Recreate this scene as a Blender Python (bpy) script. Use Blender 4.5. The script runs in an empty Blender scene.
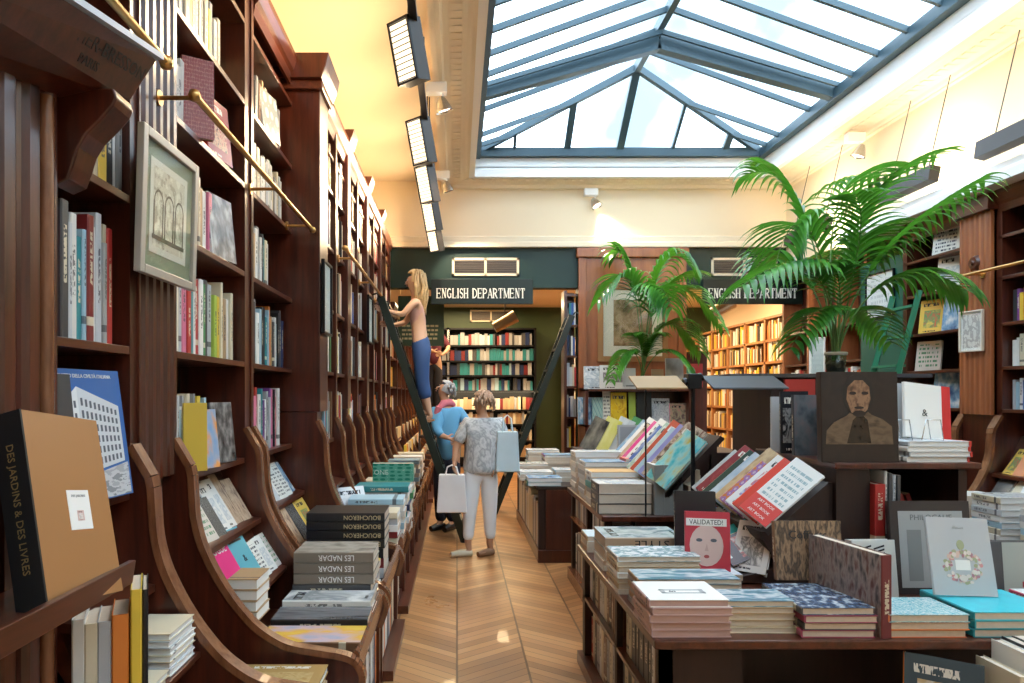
import bpy, bmesh, math, random
from mathutils import Vector as V, Matrix as M
R = random.Random(7)
S = bpy.context.scene
COL = S.collection
PI = math.pi
# ------------------------------------------------------------------ camera
F = 683.0
cam = bpy.data.cameras.new('camera'); cam.lens = 24.0; cam.sensor_width = 36; cam.shift_x = 0.0537; cam.shift_y = 0.0522
cam.clip_start = 0.05
co = bpy.data.objects.new('camera', cam); COL.objects.link(co)
co.location = (0, 0, 1.62); co.rotation_euler = (PI/2, 0, 0); S.camera = co
S.view_settings.view_transform = 'Standard'; S.view_settings.look = 'None'
S.view_settings.gamma = 1; S.view_settings.use_curve_mapping = False
S.view_settings.exposure = 0.75
S.cycles.max_bounces = 6; S.cycles.diffuse_bounces = 4; S.cycles.glossy_bounces = 3; S.cycles.transparent_max_bounces = 12
S.cycles.use_denoising = True
# ------------------------------------------------------------------ world: bright overcast sky with pale cloud
w = bpy.data.worlds.new('sky'); S.world = w; w.use_nodes = True
nt = w.node_tree; nt.nodes.clear()
o_ = nt.nodes.new('ShaderNodeOutputWorld'); bg = nt.nodes.new('ShaderNodeBackground')
tc = nt.nodes.new('ShaderNodeTexCoord'); ns = nt.nodes.new('ShaderNodeTexNoise'); rp = nt.nodes.new('ShaderNodeValToRGB')
ns.inputs['Scale'].default_value = 3.2; ns.inputs['Detail'].default_value = 5
rp.color_ramp.elements[0].position = .38; rp.color_ramp.elements[0].color = (.085, .125, .155, 1)
rp.color_ramp.elements[1].position = .66; rp.color_ramp.elements[1].color = (.74, .88, 1, 1)
nt.links.new(tc.outputs['Generated'], ns.inputs['Vector']); nt.links.new(ns.outputs['Fac'], rp.inputs['Fac'])
nt.links.new(rp.outputs['Color'], bg.inputs['Color']); bg.inputs['Strength'].default_value = 6.5
nt.links.new(bg.outputs[0], o_.inputs['Surface'])

def PX(px, y): return (px-457)*y/F          # metres right of the camera for a column at depth y
def PZ(py, y): return 1.62-(py-395)*y/F     # height for a row at depth y

# ------------------------------------------------------------------ helpers
def area(name, loc, target, sx, sy, power, color):
    l = bpy.data.lights.new(name, 'AREA'); l.shape = 'RECTANGLE'; l.size = sx; l.size_y = sy; l.energy = power; l.color = color
    o = bpy.data.objects.new(name, l); COL.objects.link(o); o.location = loc
    o.rotation_euler = (V(target)-V(loc)).to_track_quat('-Z', 'Y').to_euler(); return o
def mat(name, col, rough=.5, metal=0, emit=0, bump=0, bscale=40, var=0, vscale=6, spec=.5, coat=0):
    m = bpy.data.materials.new(name); m.use_nodes = True; n = m.node_tree; b = n.nodes['Principled BSDF']
    b.inputs['Base Color'].default_value = (*col, 1); b.inputs['Roughness'].default_value = rough
    b.inputs['Metallic'].default_value = metal; b.inputs['Specular IOR Level'].default_value = spec
    b.inputs['Coat Weight'].default_value = coat
    if emit:
        b.inputs['Emission Color'].default_value = (*col, 1); b.inputs['Emission Strength'].default_value = emit
    if var or bump:
        t = n.nodes.new('ShaderNodeTexCoord'); z = n.nodes.new('ShaderNodeTexNoise')
        z.inputs['Scale'].default_value = vscale if var else bscale; z.inputs['Detail'].default_value = 4
        n.links.new(t.outputs['Object'], z.inputs['Vector'])
        if var:
            mx = n.nodes.new('ShaderNodeMix'); mx.data_type = 'RGBA'
            mx.inputs[6].default_value = (*[c*(1-var) for c in col], 1); mx.inputs[7].default_value = (*[min(1, c*(1+var)) for c in col], 1)
            n.links.new(z.outputs['Fac'], mx.inputs[0]); n.links.new(mx.outputs[2], b.inputs['Base Color'])
        if bump:
            bp = n.nodes.new('ShaderNodeBump'); bp.inputs['Strength'].default_value = bump
            n.links.new(z.outputs['Fac'], bp.inputs['Height']); n.links.new(bp.outputs[0], b.inputs['Normal'])
    return m
def wood(name, c1, c2, rough=.3, sc=(1, 1, 1), wscale=3, coat=.3):
    m = bpy.data.materials.new(name); m.use_nodes = True; n = m.node_tree; b = n.nodes['Principled BSDF']
    t = n.nodes.new('ShaderNodeTexCoord'); mp = n.nodes.new('ShaderNodeMapping'); mp.inputs['Scale'].default_value = sc
    z = n.nodes.new('ShaderNodeTexNoise'); z.inputs['Scale'].default_value = wscale; z.inputs['Detail'].default_value = 6; z.inputs['Roughness'].default_value = .65
    r = n.nodes.new('ShaderNodeValToRGB'); r.color_ramp.elements[0].position = .3; r.color_ramp.elements[1].position = .7
    r.color_ramp.elements[0].color = (*c1, 1); r.color_ramp.elements[1].color = (*c2, 1)
    n.links.new(t.outputs['Object'], mp.inputs['Vector']); n.links.new(mp.outputs[0], z.inputs['Vector'])
    n.links.new(z.outputs['Fac'], r.inputs['Fac']); n.links.new(r.outputs[0], b.inputs['Base Color'])
    b.inputs['Roughness'].default_value = rough; b.inputs['Coat Weight'].default_value = coat; b.inputs['Coat Roughness'].default_value = .2
    return m
MAHOG = wood('mahogany', (.030, .0065, .0035), (.105, .022, .010), .30, (9, 9, .8), 2.5)
MAHOGH = wood('mahogany_along', (.042, .010, .005), (.13, .032, .014), .3, (9, .8, 9), 2.5)
MEDGE = wood('pale_mahogany_edge', (.13, .045, .02), (.27, .11, .05), .26, (8, 8, 1.5), 3)  # paler mahogany tone for mouldings, lips and plinths
DARKW = wood('dark_walnut', (.014, .0055, .004), (.036, .012, .008), .5, (6, 6, .8), 2.5, 0)
PANELW = wood('warm_panel_wood', (.26, .075, .025), (.42, .14, .05), .35, (6, 6, .6), 2.2)
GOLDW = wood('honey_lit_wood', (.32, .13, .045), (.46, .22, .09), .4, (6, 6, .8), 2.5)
BRASS = mat('brass', (.62, .38, .14), .3, 1)
BLACKM = mat('black_metal', (.018, .018, .02), .35, .6)
STEEL = mat('wire_steel', (.6, .6, .6), .25, 1)
CREAM = mat('cream_paint', (.82, .68, .48), .75, bump=.03, bscale=60, var=.03, vscale=2)
CREAM2 = mat('cream_moulding_paint', (.80, .68, .50), .6)
WHITE = mat('white_gloss_paint', (.88, .88, .86), .4)
GREEN = mat('dark_green_paint', (.004, .026, .018), .45)
GREENR = mat('olive_green_paint', (.03, .055, .014), .5)
SIGNG = mat('sign_green_black', (.003, .011, .007), .4)
SLATE = mat('slate_blue_steel', (.045, .085, .11), .45, .1, var=.15, vscale=5)
DKGREY = mat('dark_grey_metal', (.05, .042, .038), .4, .4)
LADG = mat('ladder_green', (.03, .20, .11), .35)
PAGES = mat('page_paper', (.62, .52, .41), .8, var=.1, vscale=60)
PAGEW = mat('white_page_paper', (.80, .79, .76), .8)
PAPER = mat('white_paper', (.86, .85, .82), .7)
INK = mat('black_ink', (.012, .012, .014), .5)
IVORY = mat('ivory_lettering', (.86, .84, .74), .5)
GREYP = mat('grey_lettering', (.42, .42, .42), .6)
LAMPW = mat('lamp_diffuser', (1, .86, .62), .5, emit=1.0)
LAMPWALL = mat('tube_diffuser', (1, .93, .8), .5, emit=3)

def glassmat(name, tint, gl=.08):
    m = bpy.data.materials.new(name); m.use_nodes = True; n = m.node_tree; n.nodes.clear()
    o = n.nodes.new('ShaderNodeOutputMaterial'); a = n.nodes.new('ShaderNodeBsdfTransparent'); g = n.nodes.new('ShaderNodeBsdfGlossy')
    x = n.nodes.new('ShaderNodeMixShader'); x.inputs[0].default_value = .05
    a.inputs[0].default_value = (*tint, 1); g.inputs['Roughness'].default_value = gl
    n.links.new(a.outputs[0], x.inputs[1]); n.links.new(g.outputs[0], x.inputs[2])
    n.links.new(x.outputs[0], o.inputs[0]); return m
GLASS = glassmat('skylight_glass', (.93, .97, 1.0))
PGLASS = glassmat('picture_glass', (.97, .98, .98), .02)
VGLASS = glassmat('vase_glass', (.75, .85, .78), .03)

# chevron parquet
def parquet():
    m = bpy.data.materials.new('chevron_parquet'); m.use_nodes = True; n = m.node_tree; b = n.nodes['Principled BSDF']; L = n.links.new
    def mt(op, a, b_=None, c=None):
        k = n.nodes.new('ShaderNodeMath'); k.operation = op
        for i, v in enumerate((a, b_, c)):
            if v is None: continue
            if isinstance(v, (int, float)): k.inputs[i].default_value = v
            else: L(v, k.inputs[i])
        return k.outputs[0]
    t = n.nodes.new('ShaderNodeTexCoord'); s = n.nodes.new('ShaderNodeSeparateXYZ'); L(t.outputs['Object'], s.inputs[0])
    u = mt('DIVIDE', mt('ADD', s.outputs[0], 10.08), .42)           # column width .42 m, a seam down the aisle
    cid = mt('FLOOR', u); fr = mt('FRACT', u)
    par = mt('MODULO', cid, 2)
    off = mt('MULTIPLY', mt('SUBTRACT', mt('MULTIPLY', par, 2), 1), mt('MULTIPLY', fr, .42*.75))
    v = mt('DIVIDE', mt('ADD', s.outputs[1], off), .085)
    pid = mt('FLOOR', v); pf = mt('FRACT', v)
    cb = n.nodes.new('ShaderNodeCombineXYZ'); L(cid, cb.inputs[0]); L(pid, cb.inputs[1])
    wn = n.nodes.new('ShaderNodeTexWhiteNoise'); L(cb.outputs[0], wn.inputs['Vector'])
    cr = n.nodes.new('ShaderNodeValToRGB'); e = cr.color_ramp.elements
    e[0].color = (.24, .115, .045, 1); e[1].color = (.58, .31, .125, 1); k = e.new(.5); k.color = (.42, .20, .078, 1)
    nz = n.nodes.new('ShaderNodeTexNoise'); nz.inputs['Scale'].default_value = 1.6; nz.inputs['Detail'].default_value = 5; L(t.outputs['Object'], nz.inputs['Vector'])
    L(mt('ADD', mt('MULTIPLY', wn.outputs['Value'], .62), mt('MULTIPLY', mt('SUBTRACT', nz.outputs['Fac'], .2), .6)), cr.inputs['Fac'])
    gap = mt('MAXIMUM', mt('LESS_THAN', pf, .07), mt('MAXIMUM', mt('LESS_THAN', fr, .016), mt('GREATER_THAN', fr, .984)))
    mx = n.nodes.new('ShaderNodeMix'); mx.data_type = 'RGBA'; L(mt('MULTIPLY', gap, .75), mx.inputs[0]); L(cr.outputs[0], mx.inputs[6]); mx.inputs[7].default_value = (.06, .03, .015, 1)
    L(mx.outputs[2], b.inputs['Base Color'])
    L(mt('ADD', .2, mt('MULTIPLY', nz.outputs['Fac'], .25)), b.inputs['Roughness']); b.inputs['Coat Weight'].default_value = .15
    return m
PARQ = parquet()

# book cloth: colour comes from each object's own colour, with a small title printed on the spine
def bookmat(name, src):
    m = bpy.data.materials.new(name); m.use_nodes = True; n = m.node_tree; b = n.nodes['Principled BSDF']; L = n.links.new
    t = n.nodes.new('ShaderNodeTexCoord'); oi = n.nodes.new('ShaderNodeObjectInfo')
    if src == 'obj': base = oi.outputs['Color']
    else:
        at = n.nodes.new('ShaderNodeAttribute'); at.attribute_name = 'col'; base = at.outputs['Color']
    if src == 'obj':
        s = n.nodes.new('ShaderNodeSeparateXYZ'); L(t.outputs['Generated'], s.inputs[0])
        def mt(op, a, b_=None):
            k = n.nodes.new('ShaderNodeMath'); k.operation = op
            for i, v in enumerate((a, b_)):
                if v is None: continue
                if isinstance(v, (int, float)): k.inputs[i].default_value = v
                else: L(v, k.inputs[i])
            return k.outputs[0]
        rnd = oi.outputs['Random']
        z0 = mt('ADD', .25, mt('MULTIPLY', rnd, .25))
        ins = mt('MULTIPLY', mt('GREATER_THAN', s.outputs[2], z0), mt('LESS_THAN', s.outputs[2], mt('ADD', z0, .42)))
        ins = mt('MULTIPLY', ins, mt('MULTIPLY', mt('GREATER_THAN', s.outputs[0], .3), mt('LESS_THAN', s.outputs[0], .7)))
        cb = n.nodes.new('ShaderNodeCombineXYZ'); L(mt('MULTIPLY', s.outputs[2], 34), cb.inputs[2]); L(mt('MULTIPLY', s.outputs[0], 3), cb.inputs[0]); L(mt('MULTIPLY', rnd, 50), cb.inputs[1])
        z = n.nodes.new('ShaderNodeTexNoise'); z.inputs['Scale'].default_value = 1; L(cb.outputs[0], z.inputs['Vector'])
        txt = mt('MULTIPLY', ins, mt('GREATER_THAN', z.outputs['Fac'], .47))
        band = mt('MULTIPLY', mt('GREATER_THAN', rnd, .62), mt('LESS_THAN', mt('ABSOLUTE', mt('SUBTRACT', s.outputs[2], mt('ADD', .05, mt('MULTIPLY', rnd, .14)))), .035))
        fac = mt('MAXIMUM', txt, band)
        bw = n.nodes.new('ShaderNodeRGBToBW'); L(base, bw.inputs[0])
        ink = n.nodes.new('ShaderNodeMix'); ink.data_type = 'RGBA'; L(mt('GREATER_THAN', bw.outputs[0], .22), ink.inputs[0])
        ink.inputs[6].default_value = (.75, .68, .5, 1); ink.inputs[7].default_value = (.05, .05, .06, 1)
        mx = n.nodes.new('ShaderNodeMix'); mx.data_type = 'RGBA'; L(mt('MULTIPLY', fac, .8), mx.inputs[0]); L(base, mx.inputs[6]); L(ink.outputs[2], mx.inputs[7])
        base = mx.outputs[2]
    L(base, b.inputs['Base Color']); b.inputs['Roughness'].default_value = .38
    return m
PLAIN = mat('plain_jacket', (1, 1, 1), .38); _o = PLAIN.node_tree.nodes.new('ShaderNodeObjectInfo'); PLAIN.node_tree.links.new(_o.outputs['Color'], PLAIN.node_tree.nodes['Principled BSDF'].inputs['Base Color'])
CLOTH = bookmat('book_jacket', 'obj'); CLOTHV = bookmat('book_jackets_far', 'att')

RAW = {'arches_print', 'mountain_cover', 'blossom_cover', 'white_lines', 'street_print', 'sun_cover', 'teal_sketch', 'line_drawing'}
def art(name, cols, kind='noise', scale=4, gloss=.25, stretch=(1, 1, 1)):
    """printed cover art in the book's own generated coordinates"""
    m = bpy.data.materials.new(name); m.use_nodes = True; n = m.node_tree; b = n.nodes['Principled BSDF']; L = n.links.new
    t = n.nodes.new('ShaderNodeTexCoord'); mp = n.nodes.new('ShaderNodeMapping'); mp.inputs['Scale'].default_value = stretch; L(t.outputs['Generated'], mp.inputs[0])
    mp.inputs['Location'].default_value = (0, len(name)*.37, len(name)*.21)
    cr = n.nodes.new('ShaderNodeValToRGB'); cr.color_ramp.interpolation = 'CONSTANT' if kind != 'soft' else 'LINEAR'
    e = cr.color_ramp.elements
    while len(e) < len(cols): e.new(.5)
    lo, hi = (.32, .68) if kind in ('noise', 'soft', 'text') else (0, 1)
    for i, c in enumerate(cols): e[i].position = lo+(hi-lo)*i/max(1, len(cols)-(0 if kind != 'soft' else 1)); e[i].color = (*c, 1)
    if (kind in ('noise', 'cells') or kind == 'text') and name not in RAW:
        def mt(op, a, b_=None):
            k = n.nodes.new('ShaderNodeMath'); k.operation = op
            for i, v in enumerate((a, b_)):
                if v is None: continue
                if isinstance(v, (int, float)): k.inputs[i].default_value = v
                else: L(v, k.inputs[i])
            return k.outputs[0]
        def rect(y0, y1, z0, z1): return mt('MULTIPLY', mt('MULTIPLY', mt('GREATER_THAN', s.outputs[1], y0), mt('LESS_THAN', s.outputs[1], y1)), mt('MULTIPLY', mt('GREATER_THAN', s.outputs[2], z0), mt('LESS_THAN', s.outputs[2], z1)))
        rr = random.Random(name); s = n.nodes.new('ShaderNodeSeparateXYZ'); L(t.outputs['Generated'], s.inputs[0])
        if kind == 'text':
            rows = rr.choice((7, 9, 12)); zr = mt('MULTIPLY', s.outputs[2], rows); cb = n.nodes.new('ShaderNodeCombineXYZ')
            L(mt('MULTIPLY', s.outputs[1], rows*2.6), cb.inputs[0]); L(mt('MULTIPLY', mt('FLOOR', zr), 3.7), cb.inputs[1]); wn = n.nodes.new('ShaderNodeTexNoise'); wn.inputs['Scale'].default_value = 1; wn.inputs['Detail'].default_value = 0; L(cb.outputs[0], wn.inputs['Vector'])
            k_ = mt('MULTIPLY', mt('MULTIPLY', rect(.12, .88, .1, .9), mt('LESS_THAN', mt('FRACT', zr), .5)), mt('GREATER_THAN', wn.outputs['Fac'], .46))
            m1 = n.nodes.new('ShaderNodeMix'); m1.data_type = 'RGBA'; L(k_, m1.inputs[0]); m1.inputs[6].default_value = (*cols[0], 1); m1.inputs[7].default_value = (*cols[1], 1)
            L(m1.outputs[2], b.inputs['Base Color']); b.inputs['Roughness'].default_value = gloss; return m
        z = n.nodes.new('ShaderNodeTexNoise'); z.inputs['Scale'].default_value = scale*.7; z.inputs['Detail'].default_value = 6; z.inputs['Distortion'].default_value = 1; L(mp.outputs[0], z.inputs['Vector'])
        cr.color_ramp.interpolation = 'LINEAR'; L(z.outputs['Fac'], cr.inputs[0])
        for i in range(len(cols)): e[i].position = .36+.28*i/max(1, len(cols)-1)
        full = rr.random() < .35; y0, z0 = rr.uniform(.08, .2), rr.uniform(.12, .3)
        pic = rect(-1, 2, -1, 2) if full else rect(y0, 1-y0, z0, rr.uniform(.62, .74))
        m1 = n.nodes.new('ShaderNodeMix'); m1.data_type = 'RGBA'; L(pic, m1.inputs[0]); m1.inputs[6].default_value = (*cols[0], 1); L(cr.outputs[0], m1.inputs[7])
        tn = n.nodes.new('ShaderNodeTexNoise'); tm = n.nodes.new('ShaderNodeMapping'); tm.inputs['Scale'].default_value = (1, 26, 9); L(t.outputs['Generated'], tm.inputs[0]); L(tm.outputs[0], tn.inputs['Vector']); tn.inputs['Scale'].default_value = 1
        tt = mt('MULTIPLY', mt('ADD', rect(.14, rr.uniform(.6, .88), .80, .90), rect(.2, rr.uniform(.5, .8), .05, .085)), mt('GREATER_THAN', tn.outputs['Fac'], .45))
        m2 = n.nodes.new('ShaderNodeMix'); m2.data_type = 'RGBA'; L(tt, m2.inputs[0]); L(m1.outputs[2], m2.inputs[6]); lum = sum(cols[0])/3; m2.inputs[7].default_value = (.04, .04, .05, 1) if lum > .3 else (.75, .72, .65, 1)
        L(m2.outputs[2], b.inputs['Base Color']); b.inputs['Roughness'].default_value = gloss
        return m
    if kind in ('noise', 'soft', 'cells'):
        kind = 'noise' if kind != 'soft' else kind
        z = n.nodes.new('ShaderNodeTexNoise'); z.inputs['Scale'].default_value = scale; z.inputs['Detail'].default_value = 3; L(mp.outputs[0], z.inputs['Vector']); L(z.outputs['Fac'], cr.inputs[0])
    elif kind == 'circles':
        z = n.nodes.new('ShaderNodeTexVoronoi'); z.inputs['Scale'].default_value = scale; z.inputs['Randomness'].default_value = .25; L(mp.outputs[0], z.inputs['Vector']); L(z.outputs['Distance'], cr.inputs[0])
    elif kind == 'cells':
        z = n.nodes.new('ShaderNodeTexVoronoi'); z.inputs['Scale'].default_value = scale; L(mp.outputs[0], z.inputs['Vector'])
        s = n.nodes.new('ShaderNodeSeparateColor'); L(z.outputs['Color'], s.inputs[0]); L(s.outputs[0], cr.inputs[0])
    elif kind == 'stripes':
        z = n.nodes.new('ShaderNodeTexWave'); z.inputs['Scale'].default_value = scale; z.bands_direction = 'DIAGONAL'; L(mp.outputs[0], z.inputs['Vector']); L(z.outputs['Fac'], cr.inputs[0])
    elif kind == 'text':
        z = n.nodes.new('ShaderNodeTexNoise'); z.inputs['Scale'].default_value = scale; z.inputs['Detail'].default_value = 1; mp.inputs['Scale'].default_value = (1, 1, 4); L(mp.outputs[0], z.inputs['Vector']); L(z.outputs['Fac'], cr.inputs[0])
    L(cr.outputs[0], b.inputs['Base Color']); b.inputs['Roughness'].default_value = gloss
    return m

class MB:
    def __init__(s): s.v = []; s.f = []; s.mi = []; s.cols = []; s.sm = []
    def add(s, vs, fs, mi=0, col=None, smooth=False):
        n = len(s.v); s.v += [tuple(v) for v in vs]
        for f in fs: s.f.append([n+i for i in f]); s.mi.append(mi); s.cols.append(col); s.sm.append(smooth)
        return s
    def box(s, x0, x1, y0, y1, z0, z1, mi=0, col=None):
        return s.add([(x0, y0, z0), (x1, y0, z0), (x1, y1, z0), (x0, y1, z0), (x0, y0, z1), (x1, y0, z1), (x1, y1, z1), (x0, y1, z1)],
              [(0, 3, 2, 1), (4, 5, 6, 7), (0, 1, 5, 4), (1, 2, 6, 5), (2, 3, 7, 6), (3, 0, 4, 7)], mi, col)
    def prism(s, pts, a, b, axis='y', mi=0, col=None, smooth=False):
        f = {'y': lambda p, q: (p[0], q, p[1]), 'x': lambda p, q: (q, p[0], p[1]), 'z': lambda p, q: (p[0], p[1], q)}[axis]
        n = len(pts); s.add([f(p, a) for p in pts]+[f(p, b) for p in pts], [list(range(n))[::-1], [n+i for i in range(n)]], mi, col)
        base = len(s.v)-2*n
        for i in range(n):
            j = (i+1) % n; s.f.append([base+i, base+j, base+n+j, base+n+i]); s.mi.append(mi); s.cols.append(col); s.sm.append(smooth)
        return s
    def tube(s, pts, r, seg=8, mi=0, cap=True):
        pts = [V(p) for p in pts]; rings = []
        rr = r if isinstance(r, (list, tuple)) else [r]*len(pts)
        for i, p in enumerate(pts):
            t = (pts[min(i+1, len(pts)-1)]-pts[max(i-1, 0)]).normalized()
            a = t.cross(V((0, 0, 1)));
            if a.length < .05: a = t.cross(V((1, 0, 0)))
            a.normalize(); b = t.cross(a)
            rings.append([p+(a*math.cos(2*PI*k/seg)+b*math.sin(2*PI*k/seg))*rr[i] for k in range(seg)])
        vs = [v for rg in rings for v in rg]; fs = []
        for i in range(len(pts)-1):
            for k in range(seg): fs.append((i*seg+k, i*seg+(k+1) % seg, (i+1)*seg+(k+1) % seg, (i+1)*seg+k))
        s.add(vs, fs, mi, None, True)
        if cap: s.add(rings[0], [list(range(seg))[::-1]], mi); s.add(rings[-1], [list(range(seg))], mi)
        return s
    def lathe(s, prof, c=(0, 0, 0), seg=20, mi=0):
        vs = []; fs = []
        for r, z in prof:
            for k in range(seg): vs.append((c[0]+r*math.cos(2*PI*k/seg), c[1]+r*math.sin(2*PI*k/seg), c[2]+z))
        for i in range(len(prof)-1):
            for k in range(seg): fs.append((i*seg+k, i*seg+(k+1) % seg, (i+1)*seg+(k+1) % seg, (i+1)*seg+k))
        return s.add(vs, fs, mi, None, True)
    def beam(s, a, b, w_, h_, mi=0):
        """rectangular bar from a to b"""
        a, b = V(a), V(b); t = (b-a).normalized(); sd = t.cross(V((0, 0, 1)))
        if sd.length < .01: sd = V((1, 0, 0))
        sd.normalize(); up = sd.cross(t)
        vs = [p+sd*x*w_/2+up*z*h_/2 for p in (a, b) for x, z in ((-1, -1), (1, -1), (1, 1), (-1, 1))]
        return s.add(vs, [(0, 1, 2, 3), (7, 6, 5, 4), (0, 4, 5, 1), (1, 5, 6, 2), (2, 6, 7, 3), (3, 7, 4, 0)], mi)
    def mesh(s, name, mats):
        m = bpy.data.meshes.new(name); m.from_pydata(s.v, [], s.f)
        for x in mats: m.materials.append(x)
        m.polygons.foreach_set('material_index', s.mi); m.polygons.foreach_set('use_smooth', s.sm)
        if any(c is not None for c in s.cols):
            a = m.color_attributes.new('col', 'FLOAT_COLOR', 'CORNER'); data = []
            for f, c in zip(s.f, s.cols):
                c = c or (.5, .5, .5); data += [*c, 1]*len(f)
            a.data.foreach_set('color', data)
        m.update(); bm = bmesh.new(); bm.from_mesh(m); bmesh.ops.recalc_face_normals(bm, faces=bm.faces); bm.to_mesh(m); bm.free()
        return m
    def build(s, name, mats, parent=None, bevel=0):
        if not isinstance(mats, (list, tuple)): mats = [mats]
        o = bpy.data.objects.new(name, s.mesh(name, mats)); COL.objects.link(o)
        if parent: o.parent = parent
        if bevel:
            b = o.modifiers.new('bevel', 'BEVEL'); b.width = bevel; b.segments = 2; b.limit_method = 'ANGLE'
        return o
LABELS = set()
def tag(o, label, cat, group=None, kind=None):
    if kind: o['kind'] = kind
    if label:
        n_ = len(label.split())
        if n_ > 16 or n_ < 4: print('LABELLEN', n_, label)
        if label in LABELS: print('LABELDUP', label)
        LABELS.add(label); o['label'] = label
    if cat: o['category'] = cat
    if group: o['group'] = group
    return o
def empty(name, loc, label, cat, group=None):
    o = bpy.data.objects.new(name, None); COL.objects.link(o); o.location = loc; o.empty_display_size = .05
    return tag(o, label, cat, group)
def rel(o, root):      # child built in world coordinates under a root that is moved but not turned
    o.parent = root; o.matrix_parent_inverse = M.Translation(-root.location); return o
def struct(mb, name, mats, bevel=0): o = mb.build(name, mats, bevel=bevel); o['kind'] = 'structure'; return o
def frame_m(o, n, u):  # matrix: local X = outward normal, Z = up, Y = viewer's right
    n = V(n).normalized(); u = V(u).normalized(); r = u.cross(n).normalized(); u = n.cross(r)
    return M(((n.x, r.x, u.x, o[0]), (n.y, r.y, u.y, o[1]), (n.z, r.z, u.z, o[2]), (0, 0, 0, 1)))
_tc = {}
def text(body, size, mw, m_, parent=None, name='title_lettering', ext=.0006, xs=1.0):
    """mw: local X = reading direction, local Y = up, Z = out"""
    k = (body, round(size, 4), round(ext, 5), xs, m_.name)
    if k not in _tc:
        c = bpy.data.curves.new('t', 'FONT'); c.body = body; c.size = size; c.extrude = ext; c.align_x = 'CENTER'; c.align_y = 'CENTER'; c.resolution_u = 2
        t = bpy.data.objects.new('t', c); COL.objects.link(t); bpy.context.view_layer.update()
        me = bpy.data.meshes.new_from_object(t); bpy.data.objects.remove(t); me.materials.clear(); me.materials.append(m_)
        me.transform(M.Diagonal((xs, 1, 1, 1))); _tc[k] = me
    o = bpy.data.objects.new(name, _tc[k]); COL.objects.link(o)
    if parent: o.parent = parent
    o.matrix_local = mw; return o
ON = M(((0, 0, 1, 0), (1, 0, 0, 0), (0, 1, 0, 0), (0, 0, 0, 1)))    # text local (x,y,z) -> book local (Y, Z, X)

# ------------------------------------------------------------------ books
CNAMES = {'white': (.78, .77, .73), 'cream': (.68, .60, .44), 'grey': (.34, .34, .34), 'black': (.018, .018, .02), 'red': (.48, .035, .03), 'dark red': (.20, .02, .02),
    'orange': (.72, .22, .04), 'yellow': (.75, .52, .06), 'green': (.06, .24, .09), 'teal': (.03, .24, .27), 'blue': (.04, .12, .42), 'pale blue': (.35, .52, .62),
    'navy': (.015, .03, .10), 'brown': (.20, .10, .05), 'tan': (.45, .30, .16), 'pink': (.72, .20, .33), 'charcoal': (.06, .06, .065), 'silver grey': (.52, .54, .56), 'purple': (.2, .06, .25), 'lime': (.4, .55, .08), 'turquoise': (.03, .50, .58), 'magenta': (.75, .01, .20)}
ALLC = ['white']*6+['cream']*4+['grey']*3+['black']*4+['red']*3+['dark red']*2+['orange']*2+['yellow']*2+['green']+['teal']*2+['blue']*2+['pale blue']*2+['navy', 'brown', 'tan', 'pink', 'silver grey', 'silver grey', 'charcoal']
_bm = {}; NB = [0]; BOOKS = []
def bookmesh(w_, h_, t_, detail, artm=None, pg=PAGES, plain=False):
    k = (round(w_, 3), round(h_, 3), round(t_, 3), detail, artm.name if artm else '', pg.name, plain); JK = PLAIN if plain else CLOTH
    if k in _bm: return _bm[k]
    r = min(.004, t_*.3); a = t_/2
    mb = MB(); am = 1 if artm else 0
    if detail:
        b = .0028; cov = MB()
        cov.prism([(-a, r), (-a+r, 0), (a-r, 0), (a, r), (a-b, r+.002), (-a+b, r+.002)], 0, h_, 'z', 0)
        cov.box(-a, -a+b, r, w_, 0, h_, am); cov.box(a-b, a, r, w_, 0, h_, am)
        pgm = MB().box(-a+b, a-b, r+.002, w_-.004, .004, h_-.004, 0)
        _bm[k] = (cov.mesh('cover', [JK]+([artm] if artm else [])), pgm.mesh('page_block', [pg]))
    else:
        mb.prism([(-a, w_), (-a, r), (-a+r, 0), (a-r, 0), (a, r), (a, w_)], 0, h_, 'z', 0)
        # the prism's two end caps are the page edges, and so is the far side
        mb.mi[0] = 1; mb.mi[1] = 1; mb.mi[-1] = 1
        if artm:
            mb.mi[2] = 2; mb.mi[-2] = 2
        _bm[k] = (mb.mesh('book', [JK, pg]+([artm] if artm else [])), None)
    return _bm[k]
def book(w_, h_, t_, mw, col, label, group=None, detail=True, artm=None, pg=PAGES, name='book', cat='book', plain=False):
    cm, pm = bookmesh(w_, h_, t_, detail, artm, pg, plain)
    o = bpy.data.objects.new(name, cm); COL.objects.link(o); o.matrix_world = mw
    c = CNAMES[col] if isinstance(col, str) else col
    j = R.uniform(.85, 1.12); o.color = (*[min(.9, x*j) for x in c], 1)
    if pm:
        p = bpy.data.objects.new('page_block', pm); COL.objects.link(p); p.parent = o
    tag(o, label, cat, group); NB[0] += 1; BOOKS.append((o, w_, h_, t_, mw.copy()))
    return o
def flat(cx, y0, z0, w_, h_, t_, col, label, group=None, spine='left', rz=0, **k):
    """book lying flat, front edge at y0; w_ = extent across x, h_ = depth; spine to the 'left' side or to the 'front'"""
    rot = M.Translation((cx, y0+h_/2, 0)) @ M.Rotation(rz, 4, 'Z') @ M.Translation((-cx, -y0-h_/2, 0))
    if spine == 'left': mw = frame_m((cx-w_/2, y0, z0+t_/2), (0, 0, 1), (0, 1, 0)); return book(w_, h_, t_, rot @ mw, col, label, group, **k)
    mw = frame_m((cx+w_/2, y0, z0+t_/2), (0, 0, 1), (-1, 0, 0)); return book(h_, w_, t_, rot @ mw, col, label, group, **k)
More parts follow.
